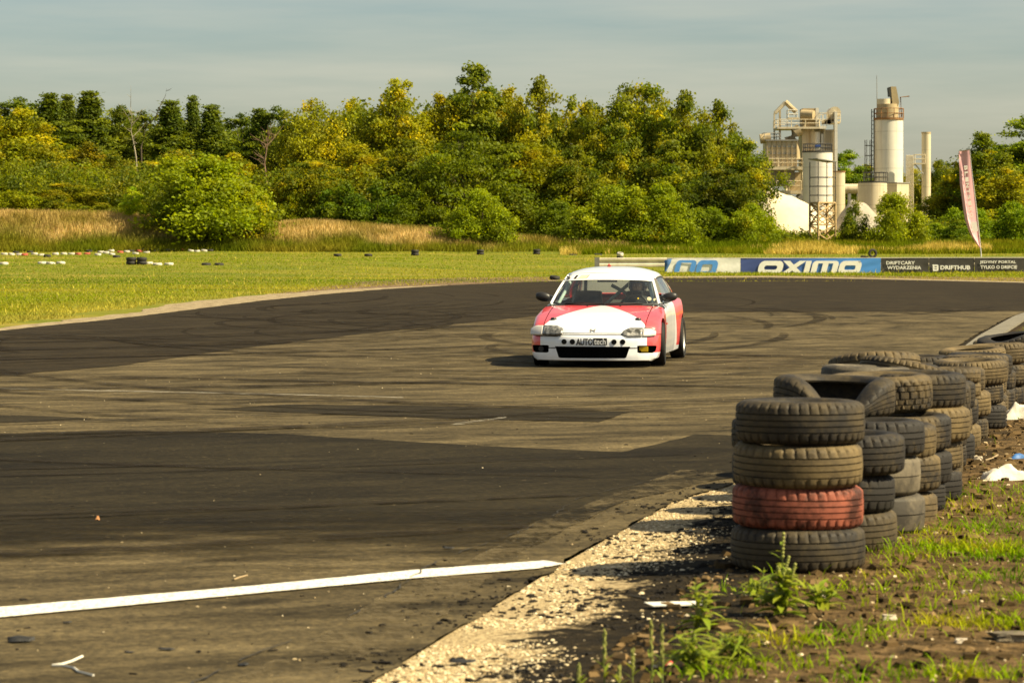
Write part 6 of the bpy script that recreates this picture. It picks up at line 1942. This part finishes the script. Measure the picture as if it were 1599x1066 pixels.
def panel(name, mat, planes, keep, parent=car, smooth_deg=32, label=None, off=0.0):
    """cut one body panel out of the hull: slice along the planes, keep the faces asked for"""
    bm = bmesh.new(); bm.from_mesh(body_me)
    for co, no in planes:
        bmesh.ops.bisect_plane(bm, geom=bm.verts[:] + bm.edges[:] + bm.faces[:], plane_co=co, plane_no=no, dist=1e-6)
    bm.normal_update()
    kill = [f for f in bm.faces if not keep(f.calc_center_median(), f.normal)]
    bmesh.ops.delete(bm, geom=kill, context='FACES')
    for f in bm.faces: f.smooth = True
    for e in bm.edges:
        if len(e.link_faces) == 2 and e.calc_face_angle(0) > R(smooth_deg): e.smooth = False
    if off:
        bm.normal_update()
        for vtx in bm.verts: vtx.co += vtx.normal * off
    me = bpy.data.meshes.new(name); bm.to_mesh(me); bm.free()
    me.materials.clear()
    o = mesh_obj(name, me, mat, parent)
    if label: o['label'] = label
    return o
X_, Y_, Z_ = (1, 0, 0), (0, 1, 0), (0, 0, 1)
def well(c):   # inside a wheel opening
    return any(((c.y - yy) ** 2 + (c.z - .30) ** 2) < .326 ** 2 and abs(c.x) < .80 for yy in (FW, RW)) or abs(c.x) < .52 and any(((c.y - yy) ** 2 + (c.z - .30) ** 2) < .334 ** 2 for yy in (FW, RW)) and c.z < .6 and c.z > .11
def y_eff(c):
    y, k = c.y, 0.30 * (abs(c.x) / .86) ** 2.7
    for _ in range(12): y = c.y - k * max(0.0, 1 - max(0, y) / .85) ** 1.3
    return y
G = .005
BZ = .425
def recess(c, n):  # faces where the grille and lamp openings go through the skin
    return n.y < .2 and y_eff(c) < .06 and any(in_poly(c.x, c.z, q) for q in HOLES)
pl_b = [((0, 0, BZ - G), Z_), ((0, .485 - G, 0), Y_)]
panel('front_bumper', m_bump_p, pl_b + hole_planes, lambda c, n: c.z < BZ - G and c.y < .485 - G and not well(c) and not recess(c, n), label='front bumper with white centre and coral corner blocks')
HX = .665
pl_h = [((0, 0, BZ + G), Z_), ((0, 1.27, 0), Y_), ((HX, 0, 0), X_), ((-HX, 0, 0), X_)]
pls = [((s * q, 0, 0), X_) for s in (-1, 1) for q in (HX - .005, HX + .005)] + [((0, 1.265, 0), Y_)] + [((0, 0, BZ + G), Z_), ((0, 1.27, 0), Y_), ((0, 1.30, 0), Y_), ((0, .485, 0), Y_)]
panel('hood', m_hood_p, pls, lambda c, n: n.z > .15 and abs(c.x) < HX - .005 and c.y < 1.265 and c.z > BZ + G, label='hood with a white wedge pointing at the windscreen')
for s in (-1, 1):
    panel('fender', m_coral_p, pls, lambda c, n: s * c.x > .3 and c.y < 1.30 - G and (c.z > BZ + G or c.y > .485) and not (n.z > .15 and abs(c.x) < HX + .005) and not well(c) and c.z > .105 and not (c.y > 1.27 and abs(c.x) < HX))
pld = [((0, 1.30 + G, 0), Y_), ((0, 2.58, 0), Y_), ((0, 0, .20), Z_), ((0, 0, .105), Z_)]
for s in (-1, 1):
    panel('door', m_white_p, pld, lambda c, n: s * c.x > .70 and 1.30 + G < c.y < 2.58 - G and c.z > .20 + G and c.z > .105)
    panel('sill', m_white_p, pld, lambda c, n: s * c.x > .70 and 1.12 < c.y < 3.04 and c.z < .20 and c.z > .102 and not well(c))
    panel('rear_quarter', m_quart_p, pld + [((0, 3.78, 0), Y_), ((.70, 0, 0), X_), ((-.70, 0, 0), X_)], lambda c, n: s * c.x > .0 and c.y > 2.58 + G and c.z > .20 and not well(c) and not (n.z > .5 and abs(c.x) < .70 and c.y < 3.78), label='coral rear quarter with white leading edge')
panel('cowl', m_blk, [((0, 1.27, 0), Y_), ((0, 1.46, 0), Y_)], lambda c, n: 1.27 < c.y < 1.46 and n.z > .4)
panel('scuttle', m_white_p, [((.655, 0, 0), X_), ((-.655, 0, 0), X_), ((0, 1.30, 0), Y_)], lambda c, n: 1.30 < c.y < 2.0 and n.z > .4 and abs(c.x) > .655 and c.z > .7)
# dark inner shell behind every gap and opening
bm = bmesh.new(); bm.from_mesh(body_me)
for co, no in hole_planes:
    bmesh.ops.bisect_plane(bm, geom=bm.verts[:] + bm.edges[:] + bm.faces[:], plane_co=co, plane_no=no, dist=1e-6)
bm.normal_update()
bmesh.ops.delete(bm, geom=[f for f in bm.faces if recess(f.calc_center_median(), f.normal)], context='FACES')
bmesh.ops.bisect_plane(bm, geom=bm.verts[:] + bm.edges[:] + bm.faces[:], plane_co=(0, 1.46, 0), plane_no=Y_)
bmesh.ops.bisect_plane(bm, geom=bm.verts[:] + bm.edges[:] + bm.faces[:], plane_co=(0, 3.62, 0), plane_no=Y_)
bm.normal_update()
bmesh.ops.delete(bm, geom=[f for f in bm.faces if f.normal.z > .35 and 1.46 < f.calc_center_median().y < 3.62 and f.calc_center_median().z > .7], context='FACES')
bm.normal_update()
for vtx in bm.verts: vtx.co -= vtx.normal * .010
me = bpy.data.meshes.new('inner_shell'); bm.to_mesh(me); bm.free(); me.materials.clear()
mesh_obj('inner_shell', me, m_void, car)
# grille mesh, fog lamps, holes with lettering between
mb = MB()
for i in range(23):
    x = -.44 + .04 * i; mb.tube([(x, .115, .125), (x, .115, .285)], .0035, 4)
for i in range(6):
    z = .14 + .026 * i; mb.tube([(-.49, .118, z), (.49, .118, z)], .0035, 4)
mb.build('grille', m_void, car)  # bars coloured near-black to put the opening's shade into them
mb = MB(); mb.box((0, .16, .205), (1.0, .02, .18)); mb.build('radiator', m_void, car)
for s in (-1, 1):
    mb = MB(); mb.box((s * .68, .275, .237), (.215, .02, .11), rz=s * R(26)); mb.build('fog_lamp_recess', m_void, car)
o = MB(); o.tube([(-.69, .27, .237), (-.69, .20, .237)], .036, 14); o.build('fog_lamp', m_blk, car)
mb = MB(); mb.box((.665, .185, .240), (.085, .03, .066)); mb.box((.61, .175, .245), (.03, .02, .05)); mb.build('yellow_fog_lamp', m_yel, car)
def bump_y(x): return 0.002 + 0.30 * (abs(x) / .86) ** 2.7
for x in (-.365, -.255, .285, .395):
    mb = MB(); mb.tube([(x, bump_y(x) + .006, .336), (x, bump_y(x) - .011, .336)], .034, 18); mb.build('bumper_hole_plug', m_void, car)  # raised near-black plug paints the shade of a round hole
text_mesh('AUTO', .088, m_blk_print, car, -.095, -.005, .335, .215, .03)
mb = MB(); mb.prism([(.017, .004, .293), (.195, .004, .293), (.195, .004, .383), (.017, .004, .383)], (0, -.006, 0)); mb.build('number_plate_block', m_blk_print, car)
text_mesh('tech', .080, m_wht_print, car, .106, -.006, .340, .150, .02)
# emblem on the hood nose
mb = MB()
def nose_pt(x, z): return (x, .095 + (z - .45) * .75, z)
for x0 in (-.030, .016): mb.prism([(x0, .094, .462), (x0 + .014, .094, .462), (x0 + .014 + (.006 if x0 > 0 else -.0), .125, .497), (x0 + (.006 if x0 > 0 else -.006), .125, .497)], (0, -.006, .004))
mb.prism([(-.018, .103, .476), (.018, .103, .476), (.018, .110, .483), (-.018, .110, .483)], (0, -.006, .004))
mb.build('emblem', plain('emblem_grey', (0.45, 0.43, 0.40), 0.3, metal=0.4), car)
for s in (-1, 1):   # bonnet pins
    mb = MB(); mb.lathe([(.001, .022), (.032, .018), (.042, 0), (.042, -.01)], (s * .555, .42, float(np.interp(.42, ys_, [q[3] for q in ST])) + .022), 14); mb.build('hood_pin', m_blk, car, 40)
def hull_y(x, z):     # how far back the nose surface lies at a height
    zc = [.10, .15, .345, .398, .436, .45, .51, .553, .593]
    yc = [.012, .0, .0, .012, .045, .086, .14, .20, .32]
    y = float(np.interp(z, zc, yc))
    return y + .30 * max(0, 1 - y / .85) ** 1.3 * (abs(x) / .86) ** 2.7
P = [[(x, hull_y(x, z) - .004, z) for z in (.4385, .4475)] for x in lin(-.42, .42, 21)]
MB().grid(P).build('hood_gap', m_void, car)
for s in (-1, 1):
    def lamp(x, f):
        zlo = .408 + .016 * max(0, (.47 - x) / .085) ** 1.5 + .006 * max(0, (x - .74) / .06)
        zhi = .512 - .045 * max(0, (.48 - x) / .095) ** 1.4 - .040 * max(0, (x - .72) / .085) ** 1.6
        z = zlo + (zhi - zlo) * f
        y = .020 + .105 * (z - .40) / .11
        y += .30 * max(0, 1 - y / .85) ** 1.3 * (x / .86) ** 2.7
        return (s * x, y - .022 - .010 * math.sin(PI * f), z)
    for nm, x0, x1, mt in (('headlight', .385, .640, m_lens), ('indicator', .646, .805, m_ind)):
        o = MB().grid([[lamp(x, f) for f in lin(0, 1, 7)] for x in lin(x0, x1, 13)]).build(nm, mt, car, 60)
        md = o.modifiers.new('s', 'SOLIDIFY'); md.thickness = .045; md.offset = -1 if s > 0 else 1
        P = [[(lambda q: (q[0], q[1] - .003, q[2]))(lamp(x, f)) for f in (-.05, .03)] for x in lin(x0, x1, 13)]
        MB().grid(P).build('lamp_rim', m_seal, o)
        P = [[(lambda q: (q[0], q[1] - .003, q[2]))(lamp(x, f)) for f in (.965, 1.04)] for x in lin(x0, x1, 13)]
        MB().grid(P).build('lamp_rim', m_seal, o)
    # reflector bowls seen through the lens
    for x, r_ in ((.47, .034), (.575, .040)):
        q = lamp(x, .5)
        mb = MB(); mb.tube([(q[0], q[1] - .003, q[2]), (q[0], q[1] - .0045, q[2])], r_, 18); mb.build('reflector', m_bowl, car)

# greenhouse
def lerp(a, b, f): return tuple(x + (y - x) * f for x, y in zip(a, b))
def poly_at(pts, s):
    n = len(pts) - 1
    k = min(n - 1, int(s * n)); return lerp(pts[k], pts[k + 1], s * n - k)
WB = [(0, 1.21, .775), (.26, 1.225, .775), (.50, 1.28, .778), (.635, 1.36, .784), (.712, 1.47, .795)]
WT = [(0, 1.93, 1.200), (.22, 1.94, 1.198), (.405, 1.965, 1.190), (.50, 1.99, 1.180), (.556, 2.03, 1.164)]
def ws(v, f, off=0.0):            # v -1..1 across, f 0..1 up the windscreen
    a, b = poly_at(WB, abs(v)), poly_at(WT, abs(v))
    p = lerp(a, b, f)
    bul = .030 * math.sin(PI * f)
    return (math.copysign(p[0], v) if v else 0.0, p[1] - bul * .8 - off, p[2] + bul * .55 + off * .6)
def patch(name, fn, us, vs_, mat, parent=car, thick=0.0, smooth_deg=40):
    P = [[fn(u, v) for v in vs_] for u in us]
    mb = MB().grid(P)
    o = mb.build(name, mat, parent, smooth_deg)
    if thick:
        md = o.modifiers.new('s', 'SOLIDIFY'); md.thickness = thick; md.offset = -1 if thick > 0 else 1
    return o
patch('windscreen', lambda u, v: ws(v, u), lin(0, 1, 9), lin(-1, 1, 21), m_glass)
patch('windscreen_seal', lambda u, v: ws(v, u, .004), lin(0, .05, 3), lin(-1, 1, 21), m_seal)
strip = patch('sun_strip', lambda u, v: ws(v, u, .006), lin(.765, .995, 4), lin(-.985, .985, 21), m_wht_print)
def on_strip(s_, h, w, v, f, mat, shear=0.0):
    p = ws(v, f, .014); q = ws(v, f + .1, .014)
    an = math.atan2(q[2] - p[2], q[1] - p[1])
    return text_mesh(s_, h, mat, strip, p[0], p[1], p[2], w, .02, rot=(an, 0, math.atan2(ws(v + .05, f)[1] - p[1], ws(v + .05, f)[0] - p[0])), shear=shear)
on_strip('51', .085, .125, -.80, .87, m_blk_print, .2)
def strip_quad(v0, v1, f0, f1, mat, name, off=.010, sh=.03):
    mb = MB(); mb.grid([[ws(v + sh * (f - f0) / (f1 - f0), f, off) for v in lin(v0, v1, 5)] for f in (f0, f1)])
    return mb.build(name, mat, strip)
strip_quad(-.63, -.53, .815, .945, m_blk_print, 'sticker'); strip_quad(-.53, -.33, .815, .945, m_cream_print, 'sticker', .0095); strip_quad(-.335, -.325, .82, .95, m_blk_print, 'sticker', .0108)
p = MB(); p.grid([[ws(v, f, .0112) for v in (q0, q0 + .05)] for f, q0 in ((.82, -.545), (.93, -.50))]); p.build('sticker', m_wht_print, strip)
for s in (-1, 1):
    # A pillar from cowl to roof, with the dark seal along the glass
    P = []
    for f in lin(0, 1, 9):
        a = ws(s * 1.0, f, .006); b0 = lerp((.75, 1.50, .797), (.585, 2.085, 1.170), f)
        bul = .030 * math.sin(PI * f)
        b = (s * b0[0], b0[1] - bul * .8, b0[2] + bul * .55)
        m_ = lerp(a, b, .5)
        P.append([a, (m_[0] + s * .012, m_[1] - .012, m_[2] + .012), b, (b[0] - s * .03, b[1] + .03, b[2] - .02)])
    MB().grid(P).build('a_pillar', m_white_p, car, 50)
    P = [[ws(s * .945, f, .005), ws(s * 1.0, f, .0065)] for f in lin(0, 1, 9)]
    MB().grid(P).build('pillar_seal', m_seal, car)
BELT = [(.75, 1.50, .797), (.788, 1.9, .812), (.795, 2.3, .822), (.795, 2.7, .832), (.78, 3.1, .845), (.74, 3.45, .855), (.68, 3.72, .862)]
RAIL = [(.585, 2.085, 1.170), (.594, 2.3, 1.190), (.60, 2.5, 1.195), (.60, 2.72, 1.192), (.594, 2.92, 1.177), (.588, 3.10, 1.148), (.56, 3.24, 1.115)]
def side(sg, s, f, off=0.0):
    a, b = poly_at(BELT, s), poly_at(RAIL, s)
    p = lerp(a, b, f)
    bul = .028 * math.sin(PI * f)
    return (sg * (p[0] + bul + off), p[1], p[2])
for sg in (-1, 1):
    patch('side_window', lambda u, v: side(sg, u, v), lin(.045, .47, 10), lin(.03, .94, 6), m_sideglass)
    patch('b_pillar', lambda u, v: side(sg, u, v, .006), lin(.45, .53, 4), lin(0, .96, 6), m_blk, thick=.02)
    patch('quarter_window', lambda u, v: side(sg, u, v), lin(.53, .86, 8), lin(.05, .90, 6), m_sideglass)
    patch('c_pillar', lambda u, v: side(sg, u, v, .004), lin(.84, 1.0, 5), lin(-.02, 1, 7), m_coral_p, thick=.02)
    patch('pillar_trim', lambda u, v: side(sg, u, v, -.028), lin(.85, 1.0, 5), lin(-.02, 1, 7), m_int)
    patch('roof_rail', lambda u, v: side(sg, u, v, .008), lin(0, 1, 16), lin(.90, 1.02, 3), m_white_p, thick=.02)
    patch('window_seal', lambda u, v: side(sg, u, v, .009), lin(.02, .86, 14), lin(-.01, .04, 2), m_seal)
    patch('window_frame', lambda u, v: side(sg, u, v, .007), lin(.02, .86, 14), lin(.86, .905, 2), m_seal)
# roof
def roof(u, v):
    # u 0..1 front to back, v -1..1
    y0, y1 = poly_at(WT, abs(v))[1], poly_at([(0, 3.22, 0), (.3, 3.20, 0), (.45, 3.17, 0), (.545, 3.12, 0)], abs(v))[1]
    y = y0 + (y1 - y0) * u
    e = float(np.interp(u, [0, .15, .4, .6, .85, 1], [.556, .586, .597, .598, .585, .56]))
    ze = float(np.interp(u, [0, .15, .4, .6, .85, 1], [1.166, 1.188, 1.199, 1.196, 1.17, 1.125]))
    zc = float(np.interp(u, [0, .1, .25, .45, .65, .85, 1], [1.207, 1.238, 1.268, 1.285, 1.280, 1.255, 1.222]))
    k = abs(v) ** 3.2
    return (v * e, y, zc * (1 - k) + ze * k + .004)
o = patch('roof', roof, lin(0, 1, 18), lin(-1, 1, 23), m_white_p, thick=.03)
mb = MB(); mb.prism([(-.10, 2.55, 1.29), (-.04, 2.55, 1.29), (-.07, 2.50, 1.33)], (0, .02, 0)); mb.build('roof_fin', m_sred, car)
# hatch
HT = [(0, 3.22, 1.222), (.3, 3.20, 1.205), (.45, 3.17, 1.17), (.545, 3.12, 1.125)]
HB = [(0, 3.80, .862), (.35, 3.79, .862), (.55, 3.76, .862), (.67, 3.72, .862)]
def hatch(f, v, off=0.0):
    p = lerp(poly_at(HT, abs(v)), poly_at(HB, abs(v)), f)
    b = .03 * math.sin(PI * f)
    return (math.copysign(p[0], v), p[1] + b + off, p[2] + b + off)
patch('rear_window', lambda u, v: hatch(u, v), lin(.08, .92, 8), lin(-.88, .88, 13), glass('rear_glass', (0.80, 0.82, 0.74), op=.34, milky=True))
patch('tailgate', lambda u, v: hatch(u, v, .003), lin(0, .09, 3), lin(-1, 1, 15), m_white_p, thick=.02)
patch('tailgate', lambda u, v: hatch(u, v, .003), lin(.91, 1.0, 3), lin(-1, 1, 15), m_coral_p, thick=.02)
for s in (-1, 1): patch('tailgate_side', lambda u, v: hatch(u, s * v, .003), lin(.09, .91, 7), lin(.87, 1, 3), m_white_p, thick=.02)
# mirrors
for s in (-1, 1):
    mb = MB()
    P = []
    for i in range(9):
        a = PI * i / 8
        row = []
        for j in range(12):
            b = 2 * PI * j / 12
            rx = .110 * math.sin(a) ** .7
            row.append((s * (.855 + .105 * -math.cos(a)), 1.60 + .045 * math.sin(a) ** .7 * math.sin(b) - .018 * math.sin(a), .885 + .062 * math.sin(a) ** .7 * math.cos(b) - .012 * math.cos(a)))
        row.append(row[0]); P.append(row)
    mb.grid(P)
    mb.prism([(s * .70, 1.56, .815), (s * .70, 1.66, .815), (s * .70, 1.64, .89), (s * .70, 1.57, .885)], (s * .09, 0, .025))
    mb.build('mirror', m_blk, car, 50)
# side markers, wipers, tow strap
for s in (-1, 1):
    mb = MB(); mb.box((s * .872, 1.06, .545), (.012, .05, .022)); mb.build('side_marker', m_sred, car)
mb = MB()
for x0, x1 in ((-.52, .02), (.02, .52)):
    mb.tube([(x0, 1.30 if abs(x0) > .3 else 1.215, .800), ((x0 + x1) / 2, 1.225, .812), (x1, 1.225 if abs(x1) < .3 else 1.30, .802)], .008, 5)
mb.build('wiper', m_blk, car)
for x in (-.20, .24):
    mb = MB(); mb.box((x, 1.15, .779), (.025, .02, .012)); mb.build('washer_nozzle', m_blk, car)
# wheels
mb = MB()
mb.lathe([(.195, .070), (.205, .088), (.245, .100), (.270, .094), (.281, .078), (.285, .060), (.285, .035), (.279, .033), (.279, .027), (.285, .025), (.285, -.025), (.279, -.027), (.279, -.033), (.285, -.035), (.285, -.060), (.281, -.078), (.270, -.094), (.245, -.100), (.205, -.088), (.195, -.070)], n=56, close=True)
TY = mb.mesh('tyre', 40); TY.materials.append(m_track_tyre)
mb = MB()
mb.lathe([(.20, .085), (.196, .078), (.186, .070), (.18, .02), (.18, -.085), (.20, -.088)], n=40)
for k in range(8):
    a = 2 * PI * k / 8
    c_, s_2 = math.cos(a), math.sin(a)
    mb.prism([(c_ * .045 - s_2 * .016, s_2 * .045 + c_ * .016, .055), (c_ * .045 + s_2 * .016, s_2 * .045 - c_ * .016, .055), (c_ * .184 + s_2 * .012, s_2 * .184 - c_ * .012, .062), (c_ * .184 - s_2 * .012, s_2 * .184 + c_ * .012, .062)], (0, 0, -.018))
mb.lathe([(.001, .072), (.05, .066), (.06, .05), (.06, .02), (.001, .015)], n=20)
RM = mb.mesh('rim', 40); RM.materials.append(m_alloy)
mb = MB(); mb.lathe([(.001, .01), (.15, .01), (.15, -.015), (.001, -.015)], n=24); DK = mb.mesh('brake_disc', 40); DK.materials.append(m_int)
for yy, st in ((FW, R(4)), (RW, 0)):
    for s in (-1, 1):
        w = empty('wheel', (s * (.772 if yy == FW else .80), yy, WR - .002))
        w.parent = car
        w.rotation_euler = (0, s * PI / 2 + (-s) * R(1.5) * s, st)
        for nm, m in (('tyre', TY), ('rim', RM), ('brake_disc', DK)): link(bpy.data.objects.new(nm, m), w)
# cabin: dash, cage, seats, mirror, steering wheel
mb = MB(); mb.prism([(-.66, 1.36, .70), (-.66, 1.42, .765), (-.66, 1.75, .755), (-.66, 1.86, .70), (-.66, 1.86, .55), (-.66, 1.40, .55)], (1.32, 0, 0)); mb.build('dashboard', m_int, car, 30)
mb = MB(); mb.tube([(.36 + .165 * math.cos(a), 1.93 + .05 * math.sin(a), .745 + .155 * math.sin(a)) for a in lin(0, 2 * PI, 25)], .015, 8, cap=False)
mb.tube([(.20, 1.93, .745), (.52, 1.93, .745)], .014, 6); mb.tube([(.36, 1.93, .745), (.36, 1.94, .60)], .014, 6); mb.build('steering_wheel', m_blk, car, 50)
cage = [[(-.56, 2.62, .2), (-.575, 2.62, .82), (-.52, 2.62, 1.10), (-.40, 2.62, 1.165), (.40, 2.62, 1.165), (.52, 2.62, 1.10), (.575, 2.62, .82), (.56, 2.62, .2)],
        [(-.52, 2.62, 1.12), (-.53, 2.1, 1.12), (-.64, 1.56, .80), (-.64, 1.5, .3)], [(.52, 2.62, 1.12), (.53, 2.1, 1.12), (.64, 1.56, .80), (.64, 1.5, .3)], [(-.52, 2.12, 1.125), (.52, 2.12, 1.125)],
        [(-.30, 2.66, .62), (.30, 2.66, 1.14)], [(-.05, 2.64, 1.03), (.26, 2.64, .86)], [(-.40, 2.62, 1.16), (-.50, 3.3, .8)], [(.40, 2.62, 1.16), (.50, 3.3, .8)]]
for c in cage: MB().tube(c, .024, 8).build('roll_cage_bar', m_cage, car, 50)
mb = MB(); mb.box((.02, 2.72, .845), (.52, .03, .035)); mb.box((-.14, 2.71, .80), (.08, .03, .09)); mb.build('harness_bar', m_sred, car)
for x in (.36, -.36):
    mb = MB()
    mb.grid([[(x + u * (.24 - .05 * f), 2.42 + .20 * f - .07 * abs(u) ** 2, .32 + .62 * f) for u in lin(-1, 1, 9)] for f in lin(0, 1, 9)])
    mb.grid([[(x + u * .25, 1.98 + .45 * f, .36 - .05 * f + .08 * abs(u) ** 3) for u in lin(-1, 1, 9)] for f in lin(0, 1, 6)])
    o = mb.build('seat', m_blk, car, 50); md = o.modifiers.new('s', 'SOLIDIFY'); md.thickness = .05
mb = MB(); mb.box((-.03, 1.97, 1.115), (.27, .03, .072)); mb.tube([(-.03, 1.98, 1.15), (-.03, 1.97, 1.19)], .012, 6); mb.build('rear_view_mirror', m_blk, car)
mb = MB(); mb.box((0, 2.55, .13), (1.35, 2.1, .03)); mb.build('floor_pan', m_int, car)
mb = MB(); mb.prism([(-.62, 2.95, .70), (-.62, 3.66, .835), (-.62, 3.66, .805), (-.62, 2.95, .67)], (1.24, 0, 0)); mb.build('parcel_shelf', m_int, car)
for x, z, r_, mm in ((.46, .86, .03, m_cream_print), (.30, .868, .012, m_yel), (.585, .845, .022, m_cream_print)):
    v_ = x / .64; f_ = (z - .79) / .38
    pt = ws(v_, f_, -.004)
    mb = MB(); mb.lathe([(.0005, .001), (r_, 0)], n=14); o = mb.build('window_sticker', mm, car); o.location = pt; o.rotation_euler = (R(58), 0, .2)

# driver
def skin_body(name, verts, edges, radii, root, mat, parent, levels=2):
    me = bpy.data.meshes.new(name); me.from_pydata(verts, edges, [])
    o = bpy.data.objects.new(name, me); link(o, parent)
    md = o.modifiers.new('skin', 'SKIN')
    for i, r_ in enumerate(radii):
        sv = me.skin_vertices[0].data[i]
        sv.radius = (r_, r_) if not isinstance(r_, tuple) else r_
        sv.use_root = (i == root)
    s2 = o.modifiers.new('sub', 'SUBSURF'); s2.levels = levels; s2.render_levels = levels
    me.materials.append(mat)
    for f in me.polygons: f.use_smooth = True
    md.use_smooth_shade = True
    return o
m_suit = plain('driver_suit', (0.03, 0.032, 0.035), 0.8, var=0.2)
m_helm = plain('helmet_black', (0.012, 0.012, 0.013), 0.15, coat=1.0)
m_skin = plain('skin', (0.42, 0.24, 0.16), 0.5)
m_visor = plain('visor', (0.02, 0.02, 0.022), 0.05, coat=1.0)
cm = Matrix.Translation((CAR_X, CAR_Y, .012)) @ Matrix.Rotation(CAR_YAW, 4, 'Z')
dp = cm @ Vector((.345, 2.36, .42))
drv = empty('person', dp[:], CAR_YAW, 'driver in dark suit and black helmet behind the steering wheel', 'person')
bv = [(0, .0, .0), (0, .03, .16), (0, .05, .30), (0, .06, .40), (0, .055, .46), (0, .05, .52), (0, .04, .60),
      (.13, .05, .385), (.20, .02, .36), (.21, -.13, .22), (.16, -.34, .30), (.15, -.40, .33),
      (-.13, .05, .385), (-.20, .02, .36), (-.21, -.13, .22), (-.15, -.34, .31), (-.14, -.40, .34),
      (.09, -.03, .0), (.10, -.36, .06), (.09, -.62, -.16), (-.09, -.03, .0), (-.10, -.36, .06), (-.09, -.62, -.16)]
be = [(0, 1), (1, 2), (2, 3), (3, 4), (4, 5), (5, 6), (3, 7), (7, 8), (8, 9), (9, 10), (10, 11), (3, 12), (12, 13), (13, 14), (14, 15), (15, 16), (0, 17), (17, 18), (18, 19), (0, 20), (20, 21), (21, 22)]
br = [(.15, .11), (.15, .11), (.17, .12), (.14, .10), .06, .055, .085, .085, .065, .050, .038, .04, .085, .065, .050, .038, .04, .085, .07, .05, .085, .07, .05]
skin_body('body', bv, be, br, 0, m_suit, drv)
for s, bx in ((1, .15), (-1, -.14)):
    hv, he, hr = [(bx, -.40, .33), (bx, -.44, .345)], [(0, 1)], [.032, .030]
    for k in range(4):
        b0 = len(hv); dx = (-.026 + .0175 * k)
        hv += [(bx + dx, -.455, .35), (bx + dx * 1.1, -.478, .342 - .004 * abs(k - 1.5)), (bx + dx * 1.1, -.478, .318)]
        he += [(1, b0), (b0, b0 + 1), (b0 + 1, b0 + 2)]; hr += [.0105, .0095, .008]
    b0 = len(hv); hv += [(bx - s * .035, -.43, .335), (bx - s * .042, -.452, .325)]; he += [(1, b0), (b0, b0 + 1)]; hr += [.011, .009]
    skin_body('glove', hv, he, hr, 0, m_blk, drv, 1)
def blob(name, c, rad, mat, parent, cut=None, n=24):
    P = []
    for i in range(n // 2 + 1):
        a = PI * i / (n // 2)
        P.append([(c[0] + rad[0] * math.sin(a) * math.cos(b), c[1] + rad[1] * math.sin(a) * math.sin(b), c[2] + rad[2] * math.cos(a)) for b in lin(0, 2 * PI, n + 1)])
    return MB().grid(P).build(name, mat, parent, 60)
HC = (0, .035, .60)
hb = bmesh.new()
bmesh.ops.create_uvsphere(hb, u_segments=32, v_segments=20, radius=1)
for vtx in hb.verts:
    x, y, z = vtx.co
    k = 1.0
    if z < -.3: y *= 1.0 + .12 * max(0, -y); x *= .93
    vtx.co = Vector((x * .132 * k, y * .158 - .0, max(z, -.88) * .150))
hb.faces.ensure_lookup_table()
bmesh.ops.delete(hb, geom=[f for f in hb.faces if f.calc_center_median().y < -.085 and -.075 < f.calc_center_median().z < .055 and abs(f.calc_center_median().x) < .105], context='FACES')
for f in hb.faces: f.smooth = True
hme = bpy.data.meshes.new('helmet'); hb.to_mesh(hme); hb.free()
o = mesh_obj('helmet', hme, m_helm, drv); o.location = HC
md = o.modifiers.new('s', 'SOLIDIFY'); md.thickness = .018
fc = blob('head', (HC[0], HC[1] - .012, HC[2] - .01), (.082, .108, .118), m_skin, drv)
blob('nose', (HC[0], HC[1] - .122, HC[2] - .022), (.014, .018, .022), m_skin, drv, n=10)
m_eye = plain('eye_white', (.7, .68, .64), .3); 
for s in (-1, 1): blob('eye', (HC[0] + s * .032, HC[1] - .102, HC[2] + .008), (.013, .012, .009), m_eye, drv, n=10)
P = [[(HC[0] + .136 * math.sin(a), HC[1] - .162 * math.cos(a) + .0, HC[2] + zz) for a in lin(-1.15, 1.15, 13)] for zz in (.055, .075, .100)]
vs_ = MB().grid([[(q[0] * (1 - .18 * i), HC[1] + (q[1] - HC[1]) * (1.02 - .10 * i), q[2]) for q in row] for i, row in enumerate(P)]).build('visor', m_visor, drv, 60)
